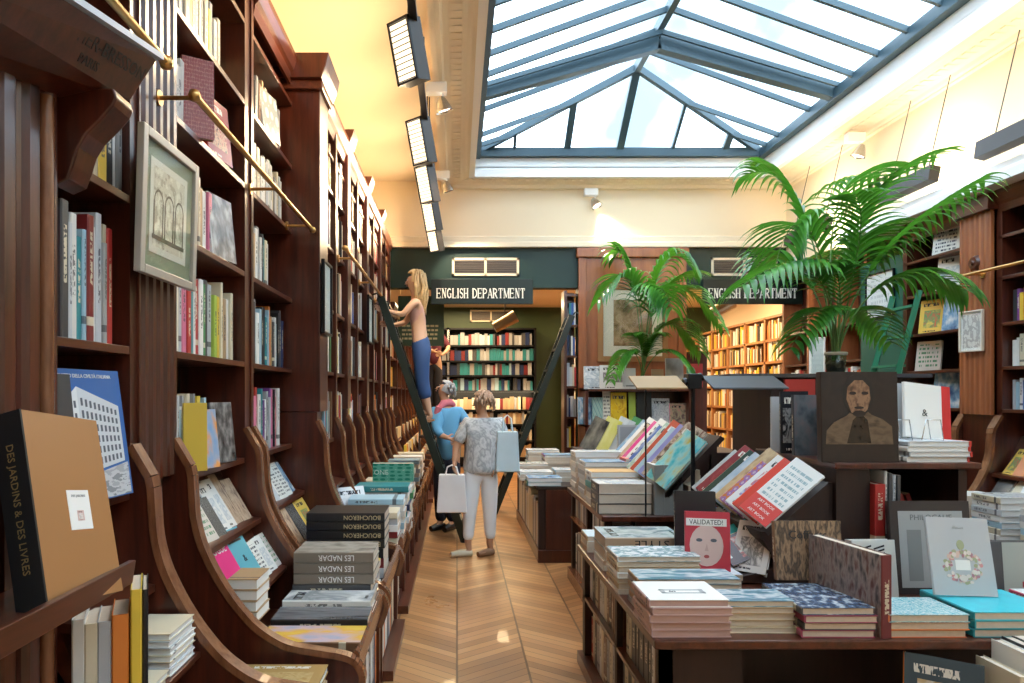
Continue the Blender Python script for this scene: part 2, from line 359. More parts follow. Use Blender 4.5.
ORD = ['first', 'second', 'third', 'fourth', 'fifth', 'sixth', 'seventh', 'eighth', 'ninth', 'tenth', 'eleventh', 'twelfth', 'thirteenth', 'fourteenth', 'fifteenth', 'sixteenth', 'seventeenth', 'eighteenth', 'nineteenth', 'twentieth', 'twenty-first', 'twenty-second', 'twenty-third', 'twenty-fourth', 'twenty-fifth', 'twenty-sixth', 'twenty-seventh', 'twenty-eighth']
def stack(cx, y0, z0, w_, h_, t_, n, cols, label, group, spine='left', jit=.006, **k):
    """pile; label holds %s for the place in the pile"""
    z = z0; out = []; am = k.pop('artm', None)
    for i in range(n):
        c = cols[i % len(cols)] if isinstance(cols, list) else cols
        where = 'topmost' if i == n-1 else ('lowest' if i == 0 else (ORD[i]+' from bottom'))
        kk = dict(k); 
        if i == n-1 and am: kk['artm'] = am
        out.append(flat(cx+R.uniform(-jit, jit), y0+R.uniform(-jit, jit), z, w_, h_, t_, c, label % where, group, spine, rz=R.uniform(-.012, .012), **kk)); z += t_+.0008
    return z, out
FAR = MB()     # the many far books nobody can tell apart
def lin(c): j = R.uniform(.8, 1.15); return tuple(min(.9, x*j) for x in CNAMES[c])
def far_row(a, b, depth, z0, hmax, facing, pal=ALLC, tmin=.02, tmax=.05, fill=1.0):
    """books along a line from a to b (x,y) with spines towards facing; merged"""
    a = V((*a, 0)); b = V((*b, 0)); d = b-a; L = d.length*fill; d.normalize(); n = V(facing+(0,)).normalized(); s = 0
    while s < L-tmin:
        t = R.uniform(tmin, tmax); h = hmax*R.uniform(.68, .95); dd = depth*R.uniform(.6, .75)
        if R.random() < .06: s += t; continue
        p = a+d*s; q = p+d*(t*.94); back = -n*dd; f0 = n*R.uniform(-.02, 0); c = lin(R.choice(pal))
        vs = [p+f0, q+f0, q+back, p+back]; vs = vs+[v+V((0, 0, h)) for v in vs]; vs = [v+V((0, 0, z0)) for v in vs]
        FAR.add(vs, [(0, 1, 5, 4), (1, 2, 6, 5), (3, 0, 4, 7), (0, 3, 2, 1)], 0, c); FAR.add([vs[i] for i in (4, 5, 6, 7)], [(0, 1, 2, 3)], 1, c)
        s += t
def shelf_row_left(X, y0, y1, z0, hmax, pal, where, group, n_target=None, tr=(.018, .05), lean_last=True, artm=None):
    """individual books on a shelf of the left wall, spines towards the aisle"""
    y = y0; i = 0; seq = []
    while True:
        t = R.uniform(*tr)
        if y+t > y1: break
        seq.append((y, t)); y += t+.0015
    for i, (yy, t) in enumerate(seq):
        h = hmax*R.uniform(.72, .97); c = pal[i % len(pal)] if isinstance(pal, list) else R.choice(ALLC)
        wd = R.uniform(.19, .24)
        th = 'thick' if t > .036 else ('slim' if t < .026 else 'medium')
        hh = 'tall ' if h > hmax*.88 else ('short ' if h < hmax*.78 else '')
        mw = frame_m((X-R.uniform(.0, .02), yy+t/2, z0+.0005), (0, 1, 0), (0, 0, 1))
        book(wd, h, t, mw, c, f"{hh}{th} {c} book, {ORD[i] if i < 28 else i} from left on {where}", group, detail=False)

# ------------------------------------------------------------------ setting: floor, walls, ceiling
struct(MB().box(-1.6, 6.2, -2, 16, -.1, 0), 'floor', PARQ)
struct(MB().box(-1.7, -1.55, -2, 16, 0, 4.9), 'wall_left', CREAM)
struct(MB().box(5.05, 5.2, -2, 10.0, 0, 3.5).box(4.82, 5.2, -2, 10.0, 3.5, 4.9), 'wall_right', CREAM)
struct(MB().box(-1.7, 5.2, -2.1, -2, 0, 4.9), 'wall_front', CREAM)
H = 4.75; SX0, SX1, SY1 = .23, 4.37, 9.72
c = MB(); c.box(-1.55, SX0, -2, 10.2, H, H+.12); c.box(SX1, 5.05, -2, 10.2, H, H+.12); c.box(SX0, SX1, SY1, 10.2, H, H+.12)
struct(c, 'ceiling', CREAM)
# skylight shaft and mouldings
HE, HR = 5.02, 5.8; YA = 8.73
c = MB()
for k, (dx, z0, z1) in enumerate(((0, H-.03, H+.10), (-.05, H+.10, HE-.02), (-.03, HE-.02, HE+.03))):
    e = .06+dx*0
    c.box(SX0-.06-(-dx), SX0+.0+(0 if k else .02), -2, SY1+.05, z0, z1); c.box(SX1-(0 if k else .02), SX1+.06-dx, -2, SY1+.05, z0, z1); c.box(SX0, SX1, SY1-(0 if k else .02), SY1+.06, z0, z1)
struct(c, 'trim_1', WHITE)
def crown(x, s):        # cornice profile running along y; s=+1 grows to +x
    return [(x, H-.001), (x, H-.02), (x+s*.04, H-.035), (x+s*.08, H-.035), (x+s*.12, H-.05), (x+s*.24, H-.06), (x+s*.29, H-.075), (x+s*.31, H-.10), (x+s*.35, H-.105), (x+s*.35, H-.12), (x+s*.40, H-.125), (x+s*.40, H-.001)]
c = MB().prism(crown(4.425, 1), -2, 10, 'y'); 
for k in range(75): c.box(4.56, 4.66, 1.5+k*.11, 1.555+k*.11, H-.062, H-.03)
struct(c, 'trim_2', CREAM2)
c = MB().prism(crown(.17, -1), -2, 10, 'y')
for k in range(75): c.box(-.06, .04, 1.5+k*.11, 1.555+k*.11, H-.062, H-.03)
struct(c, 'trim_3', CREAM2)
c = MB().prism([(9.80, H-.001), (9.80, H-.03), (9.83, H-.05), (9.86, H-.07), (9.92, H-.08), (9.93, H-.12), (10.0, H-.13), (10.0, H-.001)], -.05, 4.65, 'x')
for k in range(42): c.box(.0+k*.11, .055+k*.11, 9.79, 9.81, H-.06, H-.02)
struct(c, 'trim_4', CREAM2)
c = MB().prism([(9.9, 3.80), (9.93, 3.80), (9.93, 3.84), (9.96, 3.86), (9.96, 3.93), (10.0, 3.95), (10.0, 3.77), (9.9, 3.77)], -1.5, 5.05, 'x')
struct(c, 'trim_5', CREAM2)
# back wall: cream above, green below, with two openings
struct(MB().box(-1.55, 5.05, 10, 10.2, 3.77, H), 'wall_back_upper', CREAM)
c = MB(); c.box(-1.55, 1.77, 10.0, 10.2, 3.19, 3.77); c.box(3.34, 5.8, 10.0, 10.2, 3.19, 3.77); c.box(1.77, 3.34, 10.0, 10.2, 0, 3.77); c.box(5.45, 6.2, 10.0, 10.2, 0, 3.19)
struct(c, 'wall_back', GREEN)
# skylight roof: frame members as window parts, glass panes as parts
XC = 2.3; SL = 2.07; zat = lambda x: HR-(HR-HE)*abs(x-XC)/SL
root = empty('skylight', (XC, 5, HE), 'hipped glass skylight with slate blue steel bars set in the ceiling', 'skylight'); root['kind'] = 'structure'
def ch(mb, name, m_, par=root, bevel=0): return rel(mb.build(name, m_, bevel=bevel), par)
ch(MB().box(SX0-.02, SX0+.10, -2, SY1, HE-.04, HE+.08), 'eaves_beam', SLATE); ch(MB().box(SX1-.10, SX1+.02, -2, SY1, HE-.04, HE+.08), 'eaves_beam', SLATE)
ch(MB().box(SX0, SX1, SY1-.10, SY1+.02, HE-.03, HE+.09), 'eaves_beam', SLATE)
ch(MB().beam((XC, -2, HR), (XC, YA, HR), .07, .12), 'ridge_beam', SLATE)
for sx in (SX0, SX1): ch(MB().beam((XC, YA, HR), (sx, SY1, HE+.03), .06, .09), 'hip_rafter', SLATE)
y = YA-.45
while y > -2:
    for sx in (SX0, SX1): ch(MB().beam((XC, y, HR), (sx, y, HE+.03), .035, .06), 'rafter', SLATE)
    y -= .45
for ty in (7.8, 5.2, 2.6, 0):
    for sx in (SX0, SX1):
        ch(MB().beam((XC, ty, HR-.16), (sx, ty, HE+.04), .11, .17), 'truss_beam', SLATE)
        ch(MB().beam((XC, ty-.13, HR-.10), (sx, ty-.13, HE+.06), .03, .05), 'tie_bar', SLATE)
ch(MB().beam((XC, YA, HR), (XC, SY1, HE+.03), .10, .07), 'end_rafter', SLATE)
for fx in (.36, .72):       # jack rafters of the hip end and slopes
    for s in (-1, 1):
        x = XC+s*SL*fx; yy = YA+(SY1-YA)*fx; z = HR-(HR-HE)*fx
        ch(MB().beam((x, yy, z), (x+.0*s, SY1, HE+.03), .09 if (s < 0) == (fx < .5) else .04, .06), 'jack_rafter', SLATE)
        ch(MB().beam((x, yy, z), ((SX1 if s > 0 else SX0), yy, HE+.03), .035, .06), 'jack_rafter', SLATE)
for sx in (SX0, SX1):
    ch(MB().add([(XC, -2, HR+.05), (XC, YA, HR+.05), (sx, SY1, HE+.08), (sx, -2, HE+.08)], [(0, 1, 2, 3)]), 'glass_pane', GLASS)
ch(MB().add([(XC, YA, HR+.05), (SX0, SY1, HE+.08), (SX1, SY1, HE+.08)], [(0, 1, 2)]), 'glass_pane', GLASS)

# back room
struct(MB().box(-1.7, 6.2, 15.6, 15.75, 0, 3.9), 'wall_far', GREENR)
struct(MB().box(5.8, 5.95, 10.2, 15.6, 0, 3.9), 'wall_far_right', CREAM)
struct(MB().box(-1.55, 5.95, 10.2, 15.75, 3.62, 3.75), 'ceiling_far', CREAM)
for i, (x, y) in enumerate(((.3, 12), (3.9, 12.2), (.3, 14.5), (3.9, 14.5))):
    a = area('ceiling_panel_light', (x, y, 3.55), (x, y, 0), 1.6, .9, 60, (1, .74, .42))
area('back_room_shelf_glow', (4.5, 12.3, 3.3), (5.5, 12.3, 1.8), .2, 3.5, 35, (1, .72, .38))

# ------------------------------------------------------------------ lamps on the left: flood lamps hung along a rail
LAMPS = [(4.35, 'largest and nearest of the flood lamps hanging above left bookcase'), (5.9, 'second nearest flood lamp hanging above the left bookcase'), (7.1, 'middle flood lamp in the row above the left bookcase'), (8.35, 'fourth flood lamp along the row above the left bookcase'), (9.55, 'smallest, farthest flood lamp above the left bookcase near green wall')]
for y, lab in LAMPS:
    r = empty('flood_lamp', (-.34, y, 3.81), lab, 'lamp', 'flood lamps along the left ceiling')
    def lc(mb, nm, m_):
        o = mb.build(nm, m_, r); return o
    Rm = frame_m((0, 0, 0), (-.62, -.72, -.26), (0, 0, 1))
    b = MB().box(-.11, .0, -.09, .09, -.19, .19); o = lc(b, 'housing', DKGREY); o.matrix_local = Rm
    b = MB().box(.0, .006, -.078, .078, -.175, .175); o = lc(b, 'diffuser', LAMPW); o.matrix_local = Rm
    b = MB()
    for k in range(11): b.box(.006, .014, -.08, .08, -.17+k*.034-.002, -.17+k*.034+.002)
    for s in (-1, 1): b.box(.0, .016, s*.084-.006, s*.084+.006, -.19, .19).box(.0, .016, -.09, .09, s*.183-.007, s*.183+.007)
    o = lc(b, 'louvre', BLACKM); o.matrix_local = Rm
    b = MB().box(-.10, -.01, -.10, -.09, -.18, .18); o = lc(b, 'skylit_side', SLATE); o.matrix_local = Rm  # housing side: the sky's bluish light is put into its slate colour
    lc(MB().tube([(.05, .05, .20), (.05, .05, .93)], .008, 6), 'drop_rod', DKGREY); lc(MB().tube([(.03, .02, .20), (.03, .02, .93)], .008, 6), 'drop_rod', DKGREY)
    area('flood_light', (-.33-.15, y-.14, 3.84), (-1.5, y-.7, 3.9), .2, .35, 16, (1, .74, .44))
t_ = tag(MB().box(-.30, -.25, -1, 9.9, 3.98, 4.02).build('lamp_rail', DKGREY), 'dark metal rail carrying the flood lamps below the left ceiling', 'rail')
def spot(x, y, z, lab, d, power=14, box=True):
    r = empty('spotlight', (x, y, z), lab, 'lamp', 'small ceiling spotlights')
    ch(MB().box(x-.1, x+.1, y-.05, y+.05, z-.1, z), 'mounting_box', WHITE, r, .005)
    ch(MB().tube([(x+.06, y, z-.1), (x+.06, y, z-.17)], .01, 6), 'swivel_arm', WHITE, r)
    dv = V(d).normalized(); p = V((x+.06, y, z-.2))
    ch(MB().tube([p-dv*.07, p-dv*.03, p+dv*.07], [.03, .05, .085], 14, cap=False), 'reflector_head', STEEL, r)
    ch(MB().tube([p+dv*.05, p+dv*.055], [.06, .06], 14), 'bulb', LAMPWALL, r)
    l = bpy.data.lights.new('spot_beam', 'SPOT'); l.energy = power*4; l.color = (1, .82, .58); l.spot_size = 1.5; l.shadow_soft_size = .06
    o = bpy.data.objects.new('spot_beam', l); COL.objects.link(o); o.location = p+dv*.12; o.rotation_euler = dv.to_track_quat('-Z', 'Y').to_euler()
spot(1.95, 9.945, 4.62, 'white spotlight above back wall centre, beneath the skylight edge', (.5, -.3, -1), 18)
spot(-.20, 6.6, 4.63, 'nearer white spotlight beside the row of flood lamps', (.3, .2, -1), 30)
spot(-.20, 9.2, 4.63, 'farther white spotlight beside the row of flood lamps', (.3, .2, -1), 26)
spot(4.62, 7.93, 4.655, 'white spotlight above the tall palm on the right', (-.3, .2, -1), 18)
# tube wall washers on the right, hung by wires
def washer(y0, y1, x, z, lab, power):
    r = empty('tube_lamp', (x, (y0+y1)/2, z), lab, 'lamp', 'tube lamps hung by wires along the right wall')
    ch(MB().prism([(x-.05, z-.07), (x+.04, z-.09), (x+.07, z+.05), (x-.03, z+.07)], y0, y1, 'y'), 'housing', DKGREY, r)
    ch(MB().box(x+.062, x+.075, y0+.04, y1-.04, z-.05, z+.03), 'diffuser', LAMPWALL, r)
    for yy in (y0+.12, y1-.12): ch(MB().tube([(x+.03, yy, z+.05), (x+.24, yy, H-.12)], .005, 5), 'wire', DKGREY, r)
    area('tube_light', (x+.12, (y0+y1)/2, z), (5.0, (y0+y1)/2, z+.5), .12, y1-y0-.1, power, (1, .86, .62))
washer(4.2, 5.75, 4.4, 3.68, 'nearest tube lamp hung on wires, cut by the right picture edge', 15)
washer(6.3, 7.1, 4.4, 3.68, 'middle tube lamp hung on wires behind the tall palm', 15)
washer(8.1, 9.1, 4.4, 3.68, 'farthest tube lamp hung on wires, left of the tall palm', 15)
washer(1.6, 3.2, 4.4, 3.68, 'tube lamp hung on wires nearer than the picture shows', 15)

# ------------------------------------------------------------------ left bookcases
CURVE = [(-1.15, 1.44), (-1.085, 1.33), (-1.073, 1.22), (-1.065, 1.12), (-1.04, 1.02), (-1.0, .93), (-.955, .85), (-.90, .77), (-.83, .69), (-.75, .63), (-.673, .595), (-.56, .575), (-.47, .56), (-.42, .54), (-.39, .50), (-.385, .46), (-.40, .41), (-.42, .36)]
_c = []
for i in range(len(CURVE)-1):
    P = [CURVE[max(0, i-1)], CURVE[i], CURVE[i+1], CURVE[min(len(CURVE)-1, i+2)]]
    for q in range(3):
        t = q/3 if i else 0
        if i == 0 and q: continue
        _c.append(tuple(.5*(2*P[1][j]+(P[2][j]-P[0][j])*t+(2*P[0][j]-5*P[1][j]+4*P[2][j]-P[3][j])*t*t+(-P[0][j]+3*P[1][j]-3*P[2][j]+P[3][j])*t**3) for j in (0, 1)))
CURVE = _c+[CURVE[-1]]
def sidepanel(X, mir=1, off=0):
    k = (abs(X)-.396)/(1.15-.396); f = lambda x: mir*(-(.396+(abs(x)-.396)*k) if abs(x) > .396 else x)+off
    return [(f(x), z) for x, z in CURVE]
def bay_panel(y0, y1, X, back, top, parent, mir=1, off=0, name='side_panel'):
    pr = sidepanel(X, mir, off); p = [(mir*back+off, 0), (mir*back+off, top), (mir*X+off, top)]+pr+[(mir*-.42+off, 0)]
    o = ch(MB().prism(p, y0, y1), name, MAHOG, parent)
    # paler rounded moulding that follows the curved edge
    e = MB(); q = pr; n = .014
    for i in range(len(q)-1):
        a, b = V((q[i][0], q[i][1])), V((q[i+1][0], q[i+1][1])); d = (b-a).normalized(); nn = V((-d.y, d.x))*mir
        if nn.x*mir < 0 and abs(d.y) > .3: nn = -nn
        vs = []
        for yy in (y0-.006, y1+.006):
            vs += [(a.x-nn.x*.012, yy, a.y-nn.y*.012), (a.x+nn.x*.014, yy, a.y+nn.y*.014), (b.x+nn.x*.014, yy, b.y+nn.y*.014), (b.x-nn.x*.012, yy, b.y-nn.y*.012)]
        e.add(vs, [(0, 1, 2, 3), (7, 6, 5, 4), (1, 5, 6, 2), (0, 4, 5, 1), (2, 6, 7, 3), (0, 3, 7, 4)])
    ch(e, 'edge_moulding', MEDGE, parent)
    return o
def flutes(x, y0, y1, z0, z1, parent, n, s=1, th=.05, m_=MAHOG):
    """fluted pilaster face at x (towards s)"""
    pts = [(x-s*th, y0), (x, y0)]; wd = (y1-y0)/n
    for i in range(n):
        a = y0+i*wd
        pts += [(x, a+wd*.2), (x-s*.014, a+wd*.35), (x-s*.018, a+wd*.5), (x-s*.014, a+wd*.65), (x, a+wd*.8)]
    pts += [(x, y1), (x-s*th, y1)]
    return ch(MB().prism(pts, z0, z1, 'z'), 'fluted_pilaster', m_, parent)
SH = [1.28, 1.80, 2.29, 2.77, 3.22, 3.66]
def left_bay(y0, y1, X, lab, shelves, top=3.93, group='built-in bookcases along the left wall', mir=1, off=0, back=-1.5, counter=True, nose=.41):
    m = lambda x: mir*x+off
    def bx(x0, x1, *a): return (min(m(x0), m(x1)), max(m(x0), m(x1)), *a)
    r = empty('bookcase', (m((X+back)/2), y0, 0), lab, 'bookcase', group)
    ch(MB().box(*bx(back-.03, back, y0, y1, 0, top)), 'back_panel', DARKW if mir > 0 else MAHOG, r)
    for z in shelves:
        ch(MB().box(*bx(back, X, y0+.002, y1-.002, z-.028, z)), 'shelf', MAHOGH, r, .002)
    ch(MB().box(*bx(back, X-.02, y0, y1, top-.06, top)), 'top_board', MAHOG, r)
    pr = [(X-.02, top-.16), (X+.0, top-.16), (X+.01, top-.10), (X+.03, top-.08), (X+.05, top-.02), (X+.05, top+.02), (X-.25, top+.02), (X-.25, top), (X-.02, top)]
    ch(MB().prism([(m(a), b) for a, b in pr], y0, y1), 'cornice', MAHOGH, r)
    if counter:
        ch(MB().box(*bx(back, -nose-.02, y0+.002, y1-.002, .435, .462)), 'counter_top', MAHOGH, r)
        ch(MB().prism([(m(a), b) for a, b in ((-nose-.03, .44), (-nose+.0, .44), (-nose+.012, .50), (-nose+.01, .555), (-nose-.005, .572), (-nose-.02, .56), (-nose-.03, .50))], y0+.003, y1-.003), 'counter_lip', MEDGE, r)
        ch(MB().box(*bx(back, -nose-.03, y0+.002, y1-.002, .06, .08)), 'lower_shelf', MAHOGH, r)
        ch(MB().box(*bx(-nose-.36, -nose-.34, y0+.002, y1-.002, .08, .435)), 'lower_back', DARKW, r)
        ch(MB().box(*bx(back, -nose+.05, y0, y1, 0, .058)), 'plinth', MAHOGH, r)
        # sloping rack with two ledges
        k = X+1.15
        ch(MB().prism([(m(a), b) for a, b in ((-1.34+k, 1.27), (-1.31+k, 1.27), (-1.17+k, .975), (-1.06+k, .955), (-1.06+k, .93), (-1.14+k, .94), (-1.03+k, .72), (-.92+k*.8, .695), (-.92+k*.8, .675), (-1.06+k, .69), (-1.38+k, 1.24))], y0+.003, y1-.003), 'sloping_rack', MAHOGH, r)
    return r
B1 = left_bay(1.95, 2.40, -1.15, 'narrow bookcase bay holding the blue book of a white building', [1.28, 1.79, 2.32, 2.77, 3.22])
B2 = left_bay(2.80, 3.70, -1.15, 'wide bookcase bay with open shelves just right of the framed print', SH)
B3 = left_bay(3.86, 4.76, -1.15, 'bookcase bay between the wide bay and the big square pillar', SH)
bay_panel(2.40, 2.45, -1.15, -1.5, 3.93, B1); bay_panel(2.76, 2.80, -1.15, -1.5, 3.93, B2)
bay_panel(3.70, 3.74, -1.15, -1.5, 3.93, B2); bay_panel(3.82, 3.86, -1.15, -1.5, 3.93, B3)
ch(MB().box(-1.5, -1.16, 3.74, 3.82, 1.44, 3.93), 'divider', MAHOG, B3)
flutes(-1.14, 2.45, 2.76, 1.3, 3.93, B1, 5)
ch(MB().box(-1.5, -1.19, 2.45, 2.76, 0, 3.93), 'pilaster_core', MAHOG, B1)
# shelf board of bay one that carries low stacks
ch(MB().box(-1.45, -.90, 1.95, 2.40, .70, .72), 'stack_shelf', MAHOGH, B1, .003)
# nearest pilaster and its two ledges
P0 = empty('bookcase_pilaster', (-1.2, 1.5, 0), 'nearest fluted pilaster with carved corbel at the far left edge', 'pilaster')
flutes(-1.13, .6, 1.93, .4, 2.5, P0, 13, 1, .05)
ch(MB().box(-1.5, -1.18, .6, 1.95, 0, 4.0), 'pilaster_core', MAHOG, P0)
ch(MB().tube([(-1.145, 1.90, .5), (-1.145, 1.90, 2.45)], .022, 12), 'round_column', MEDGE, P0)
ch(MB().prism([(-1.16, 2.50), (-.985, 2.50), (-.975, 2.475), (-.985, 2.45), (-1.02, 2.41), (-1.06, 2.37), (-1.085, 2.33), (-1.10, 2.28), (-1.115, 2.24), (-1.16, 2.22)], 1.955, 2.06), 'corbel', MAHOG, P0, .006)
LD = empty('display_ledge', (-1.0, 1.2, 1.12), 'brown tilted wooden ledge carrying the big brown boxed book', 'ledge')
ch(MB().prism([(-1.13, 1.10), (-.895, 1.10), (-.885, 1.165), (-.905, 1.165), (-.91, 1.13), (-1.13, 1.13)], .5, 1.885), 'ledge_board', MAHOGH, LD, .003)
ch(MB().prism([(-1.13, 1.0), (-1.13, 1.10), (-.95, 1.10), (-1.0, 1.06), (-1.08, .95)], .95, 1.0), 'bracket', MAHOG, LD)
# overhead ledge, dropping a little towards the camera, with lettering pressed in its face
UL = empty('overhead_ledge', (-1.0, 1.6, 2.55), 'dark overhead wooden box with pressed lettering in the top left corner', 'ledge')
vs = [(-1.14, 1.2, 2.33), (-1.01, 1.2, 2.40), (-.93, 1.2, 2.47), (-1.14, 1.2, 2.47), (-1.14, 2.11, 2.50), (-1.01, 2.11, 2.53), (-.93, 2.117, 2.66), (-1.14, 2.117, 2.66)]
ch(MB().add(vs, [(0, 1, 2, 3), (7, 6, 5, 4), (0, 4, 5, 1), (1, 5, 6, 2), (2, 6, 7, 3), (3, 7, 4, 0)]), 'ledge_box', MAHOG, UL, .003)
ch(MB().add([(x, y, z) for x, y, z in ((-1.14, 1.2, 2.472), (-.915, 1.2, 2.472), (-.915, 2.13, 2.665), (-1.14, 2.13, 2.665), (-1.14, 1.2, 2.49), (-.915, 1.2, 2.49), (-.915, 2.13, 2.683), (-1.14, 2.13, 2.683))], [(0, 3, 2, 1), (4, 5, 6, 7), (0, 1, 5, 4), (1, 2, 6, 5), (2, 3, 7, 6), (3, 0, 4, 7)]), 'top_board', mat('pale_blue_grey_board', (.45, .52, .62), .5), UL)
nrm = V((.13, 0, -.08)).normalized(); rd = V((0, .91, .175)).normalized(); up_ = nrm.cross(rd)*1
mw = M(((rd.x, up_.x, nrm.x, -.966), (rd.y, up_.y, nrm.y, 1.86), (rd.z, up_.z, nrm.z, 2.562), (0, 0, 0, 1)))
tx = text('CARTIER-BRESSON', .055, M.Identity(4), INK, None, 'pressed_lettering'); tx.matrix_world = mw; mi = tx.matrix_world.copy(); tx.parent = UL; tx.matrix_parent_inverse = M.Translation(-UL.location)
mw2 = mw.copy(); mw2.translation = (-.993, 1.84, 2.515)
tx = text('PARIS', .038, M.Identity(4), INK, None, 'pressed_lettering'); tx.matrix_world = mw2; tx.parent = UL; tx.matrix_parent_inverse = M.Translation(-UL.location)
# square pillar, then the bookcases beyond it
PL = empty('bookcase_pillar', (-1.2, 4.9, 0), 'big square mahogany pillar on the left carrying a small framed sheet', 'pillar')
ch(MB().box(-1.5, -.955, 4.76, 5.05, 1.502, 3.74), 'shaft', MAHOG, PL, .006)
bay_panel(4.76, 4.83, -.975, -1.5, 1.5, PL); ch(MB().box(-1.5, -1.0, 4.83, 5.05, 0, 1.5), 'core', MAHOG, PL)
ch(MB().box(-1.5, -.93, 4.72, 5.09, 3.74, 3.80), 'neck_moulding', MAHOGH, PL, .006)
ch(MB().prism([(-1.5, 3.80), (-.93, 3.80), (-.90, 3.88), (-.88, 3.97), (-1.5, 3.97)], 4.68, 5.13), 'capital', MAHOG, PL, .004)
divs = [5.05, 5.50, 6.05, 6.68, 7.32, 7.96, 8.6, 9.24, 9.9]
names = ['just beyond the big pillar', 'second beyond the big pillar', 'third beyond the big pillar', 'fourth beyond the big pillar', 'fifth beyond the big pillar, by the ladder', 'sixth beyond the big pillar, behind the ladder', 'seventh beyond the big pillar', 'last before the green wall']
BB = []
for i in range(8):
    b = left_bay(divs[i], divs[i+1], -.98, 'mahogany bookcase bay, '+names[i], SH[:-1]+[3.5], 3.80); BB.append(b)
    bay_panel(divs[i+1]-.06, divs[i+1], -.965, -1.5, 3.8, b)
    if i in (1, 3, 5): 
        ch(MB().box(-1.5, -.95, divs[i+1]-.10, divs[i+1]+.06, 1.5, 3.80), 'pilaster', MAHOG, b, .005)
        ch(MB().prism([(-1.5, 3.80), (-.93, 3.80), (-.89, 3.92), (-1.5, 3.92)], divs[i+1]-.14, divs[i+1]+.10), 'capital', MAHOG, b)
for i in range(6):      # continuing in the back room
    y0 = 10.25+i*.85
    b = left_bay(y0, y0+.85, -.98, 'honey lit bookcase bay in back room, '+ORD[i]+' beyond the green wall', [1.28, 1.75, 2.2, 2.65], 3.0, 'bookcases in the back room')
    bay_panel(y0+.78, y0+.85, -.965, -1.5, 3.0, b)
# brass ladder rails
def rail(pts, brk, lab, X0):
    r = empty('brass_rail', pts[0], lab, 'rail')
    ch(MB().tube(pts, .014, 10), 'tube', BRASS, r)
    for yy in brk:
        ch(MB().tube([(X0, yy, pts[0][2]), (pts[0][0], yy, pts[0][2])], .009, 8).tube([(X0, yy, pts[0][2]), (X0+.012*(1 if X0 < 0 else -1), yy, pts[0][2])], .03, 12), 'bracket', BRASS, r)
    for p in (pts[0], pts[-1]): ch(MB().lathe([(0, -.02), (.018, -.018), (.024, 0), (.018, .018), (0, .02)], p, 12), 'end_knob', BRASS, r)
rail([(-1.0, 2.60, 2.76), (-1.0, 4.72, 2.76)], (2.62, 3.78, 4.6), 'long brass ladder rail across the two wide left bays', -1.15)
rail([(-.98, .6, 2.74), (-.98, 2.30, 2.74)], (2.2,), 'short brass rail end above the nearest pilaster, top left', -1.14)
rail([(-.84, 5.12, 2.72), (-.84, 9.8, 2.72)], (5.5, 6.68, 7.96, 9.2), 'brass ladder rail running beyond the big left pillar', -.96)
# framed pictures
def picture(c, n, w_, h_, lab, frame_m_, mount, artm, tilt=0, fw=.03, mw_=.07, up=(0, 0, 1), cat='framed picture', name='framed_picture'):
    r = empty(name, (0, 0, 0), lab, cat); r.matrix_world = frame_m(c, n, up)
    f = MB()
    for s in (-1, 1):
        f.box(0, .025, s*w_/2-(fw if s > 0 else 0), s*w_/2+(fw if s < 0 else 0), -h_/2, h_/2)
        f.box(0, .025, -w_/2+fw, w_/2-fw, s*h_/2-(fw if s > 0 else 0), s*h_/2+(fw if s < 0 else 0))
    f.build('frame', frame_m_, r, .003)
    MB().box(.002, .010, -w_/2+fw*.9, w_/2-fw*.9, -h_/2+fw*.9, h_/2-fw*.9).build('mount', mount, r)
    MB().box(.010, .0112, -w_/2+fw+mw_, w_/2-fw-mw_, -h_/2+fw+mw_, h_/2-fw-mw_).build('print', artm, r)
    MB().box(.016, .0165, -w_/2+fw*.9, w_/2-fw*.9, -h_/2+fw*.9, h_/2-fw*.9).build('glass_pane', PGLASS, r)
    return r
ARCH = art('arches_print', [(.42, .36, .26), (.62, .56, .42), (.75, .70, .56)], 'noise', 7, .5)
SILV = mat('pale_silver_wood', (.42, .38, .33), .35, .2)
p1 = picture((-1.07, 2.51, 2.285), (1, -.02, -.03), .46, .50, 'framed print of stone arches in pale frame on left pilaster', SILV, mat('sage_mount', (.27, .29, .19), .5), ARCH, fw=.032, mw_=.085)
a = MB()
for k in range(3):
    cx = -.085+k*.085
    for j in range(9):
        t0, t1 = PI*j/9, PI*(j+1)/9
        a.add([(.0125, cx+.030*math.cos(t), .02+.036*math.sin(t)) for t in (t0, t1)]+[(.0125, cx+.037*math.cos(t), .02+.045*math.sin(t)) for t in (t1, t0)], [(0, 1, 2, 3)])
    for s in (-1, 1): a.box(.012, .013, cx+s*.034-.004, cx+s*.034+.004, -.10, .02)
a.box(.012, .013, -.13, .13, -.115, -.10)
a.build('printed_arches', mat('sepia_ink', (.15, .11, .07), .6), p1)
MB().box(.0111, .0118, -.15, .15, -.165, .165).build('inner_border', mat('ivory_border', (.7, .66, .55), .5), p1)
MB().box(.0111, .0121, -.125, .125, -.14, .14).build('print_field', ARCH, p1)
DOC = art('printed_sheet', [(.55, .63, .62), (.62, .70, .68), (.35, .42, .42)], 'text', 22, .4)
picture((-.945, 4.9, 2.31), (1, 0, 0), .30, .52, 'black framed printed sheet hanging on the big left pillar', BLACKM, mat('grey_mount', (.55, .60, .58), .5), DOC, fw=.018, mw_=.03)
picture((-.94, 7.30, 2.42), (1, 0, 0), .36, .50, 'second black framed sheet farther along, beside the ladder top', BLACKM, mat('grey_mount2', (.5, .56, .55), .5), DOC, fw=.018, mw_=.03)

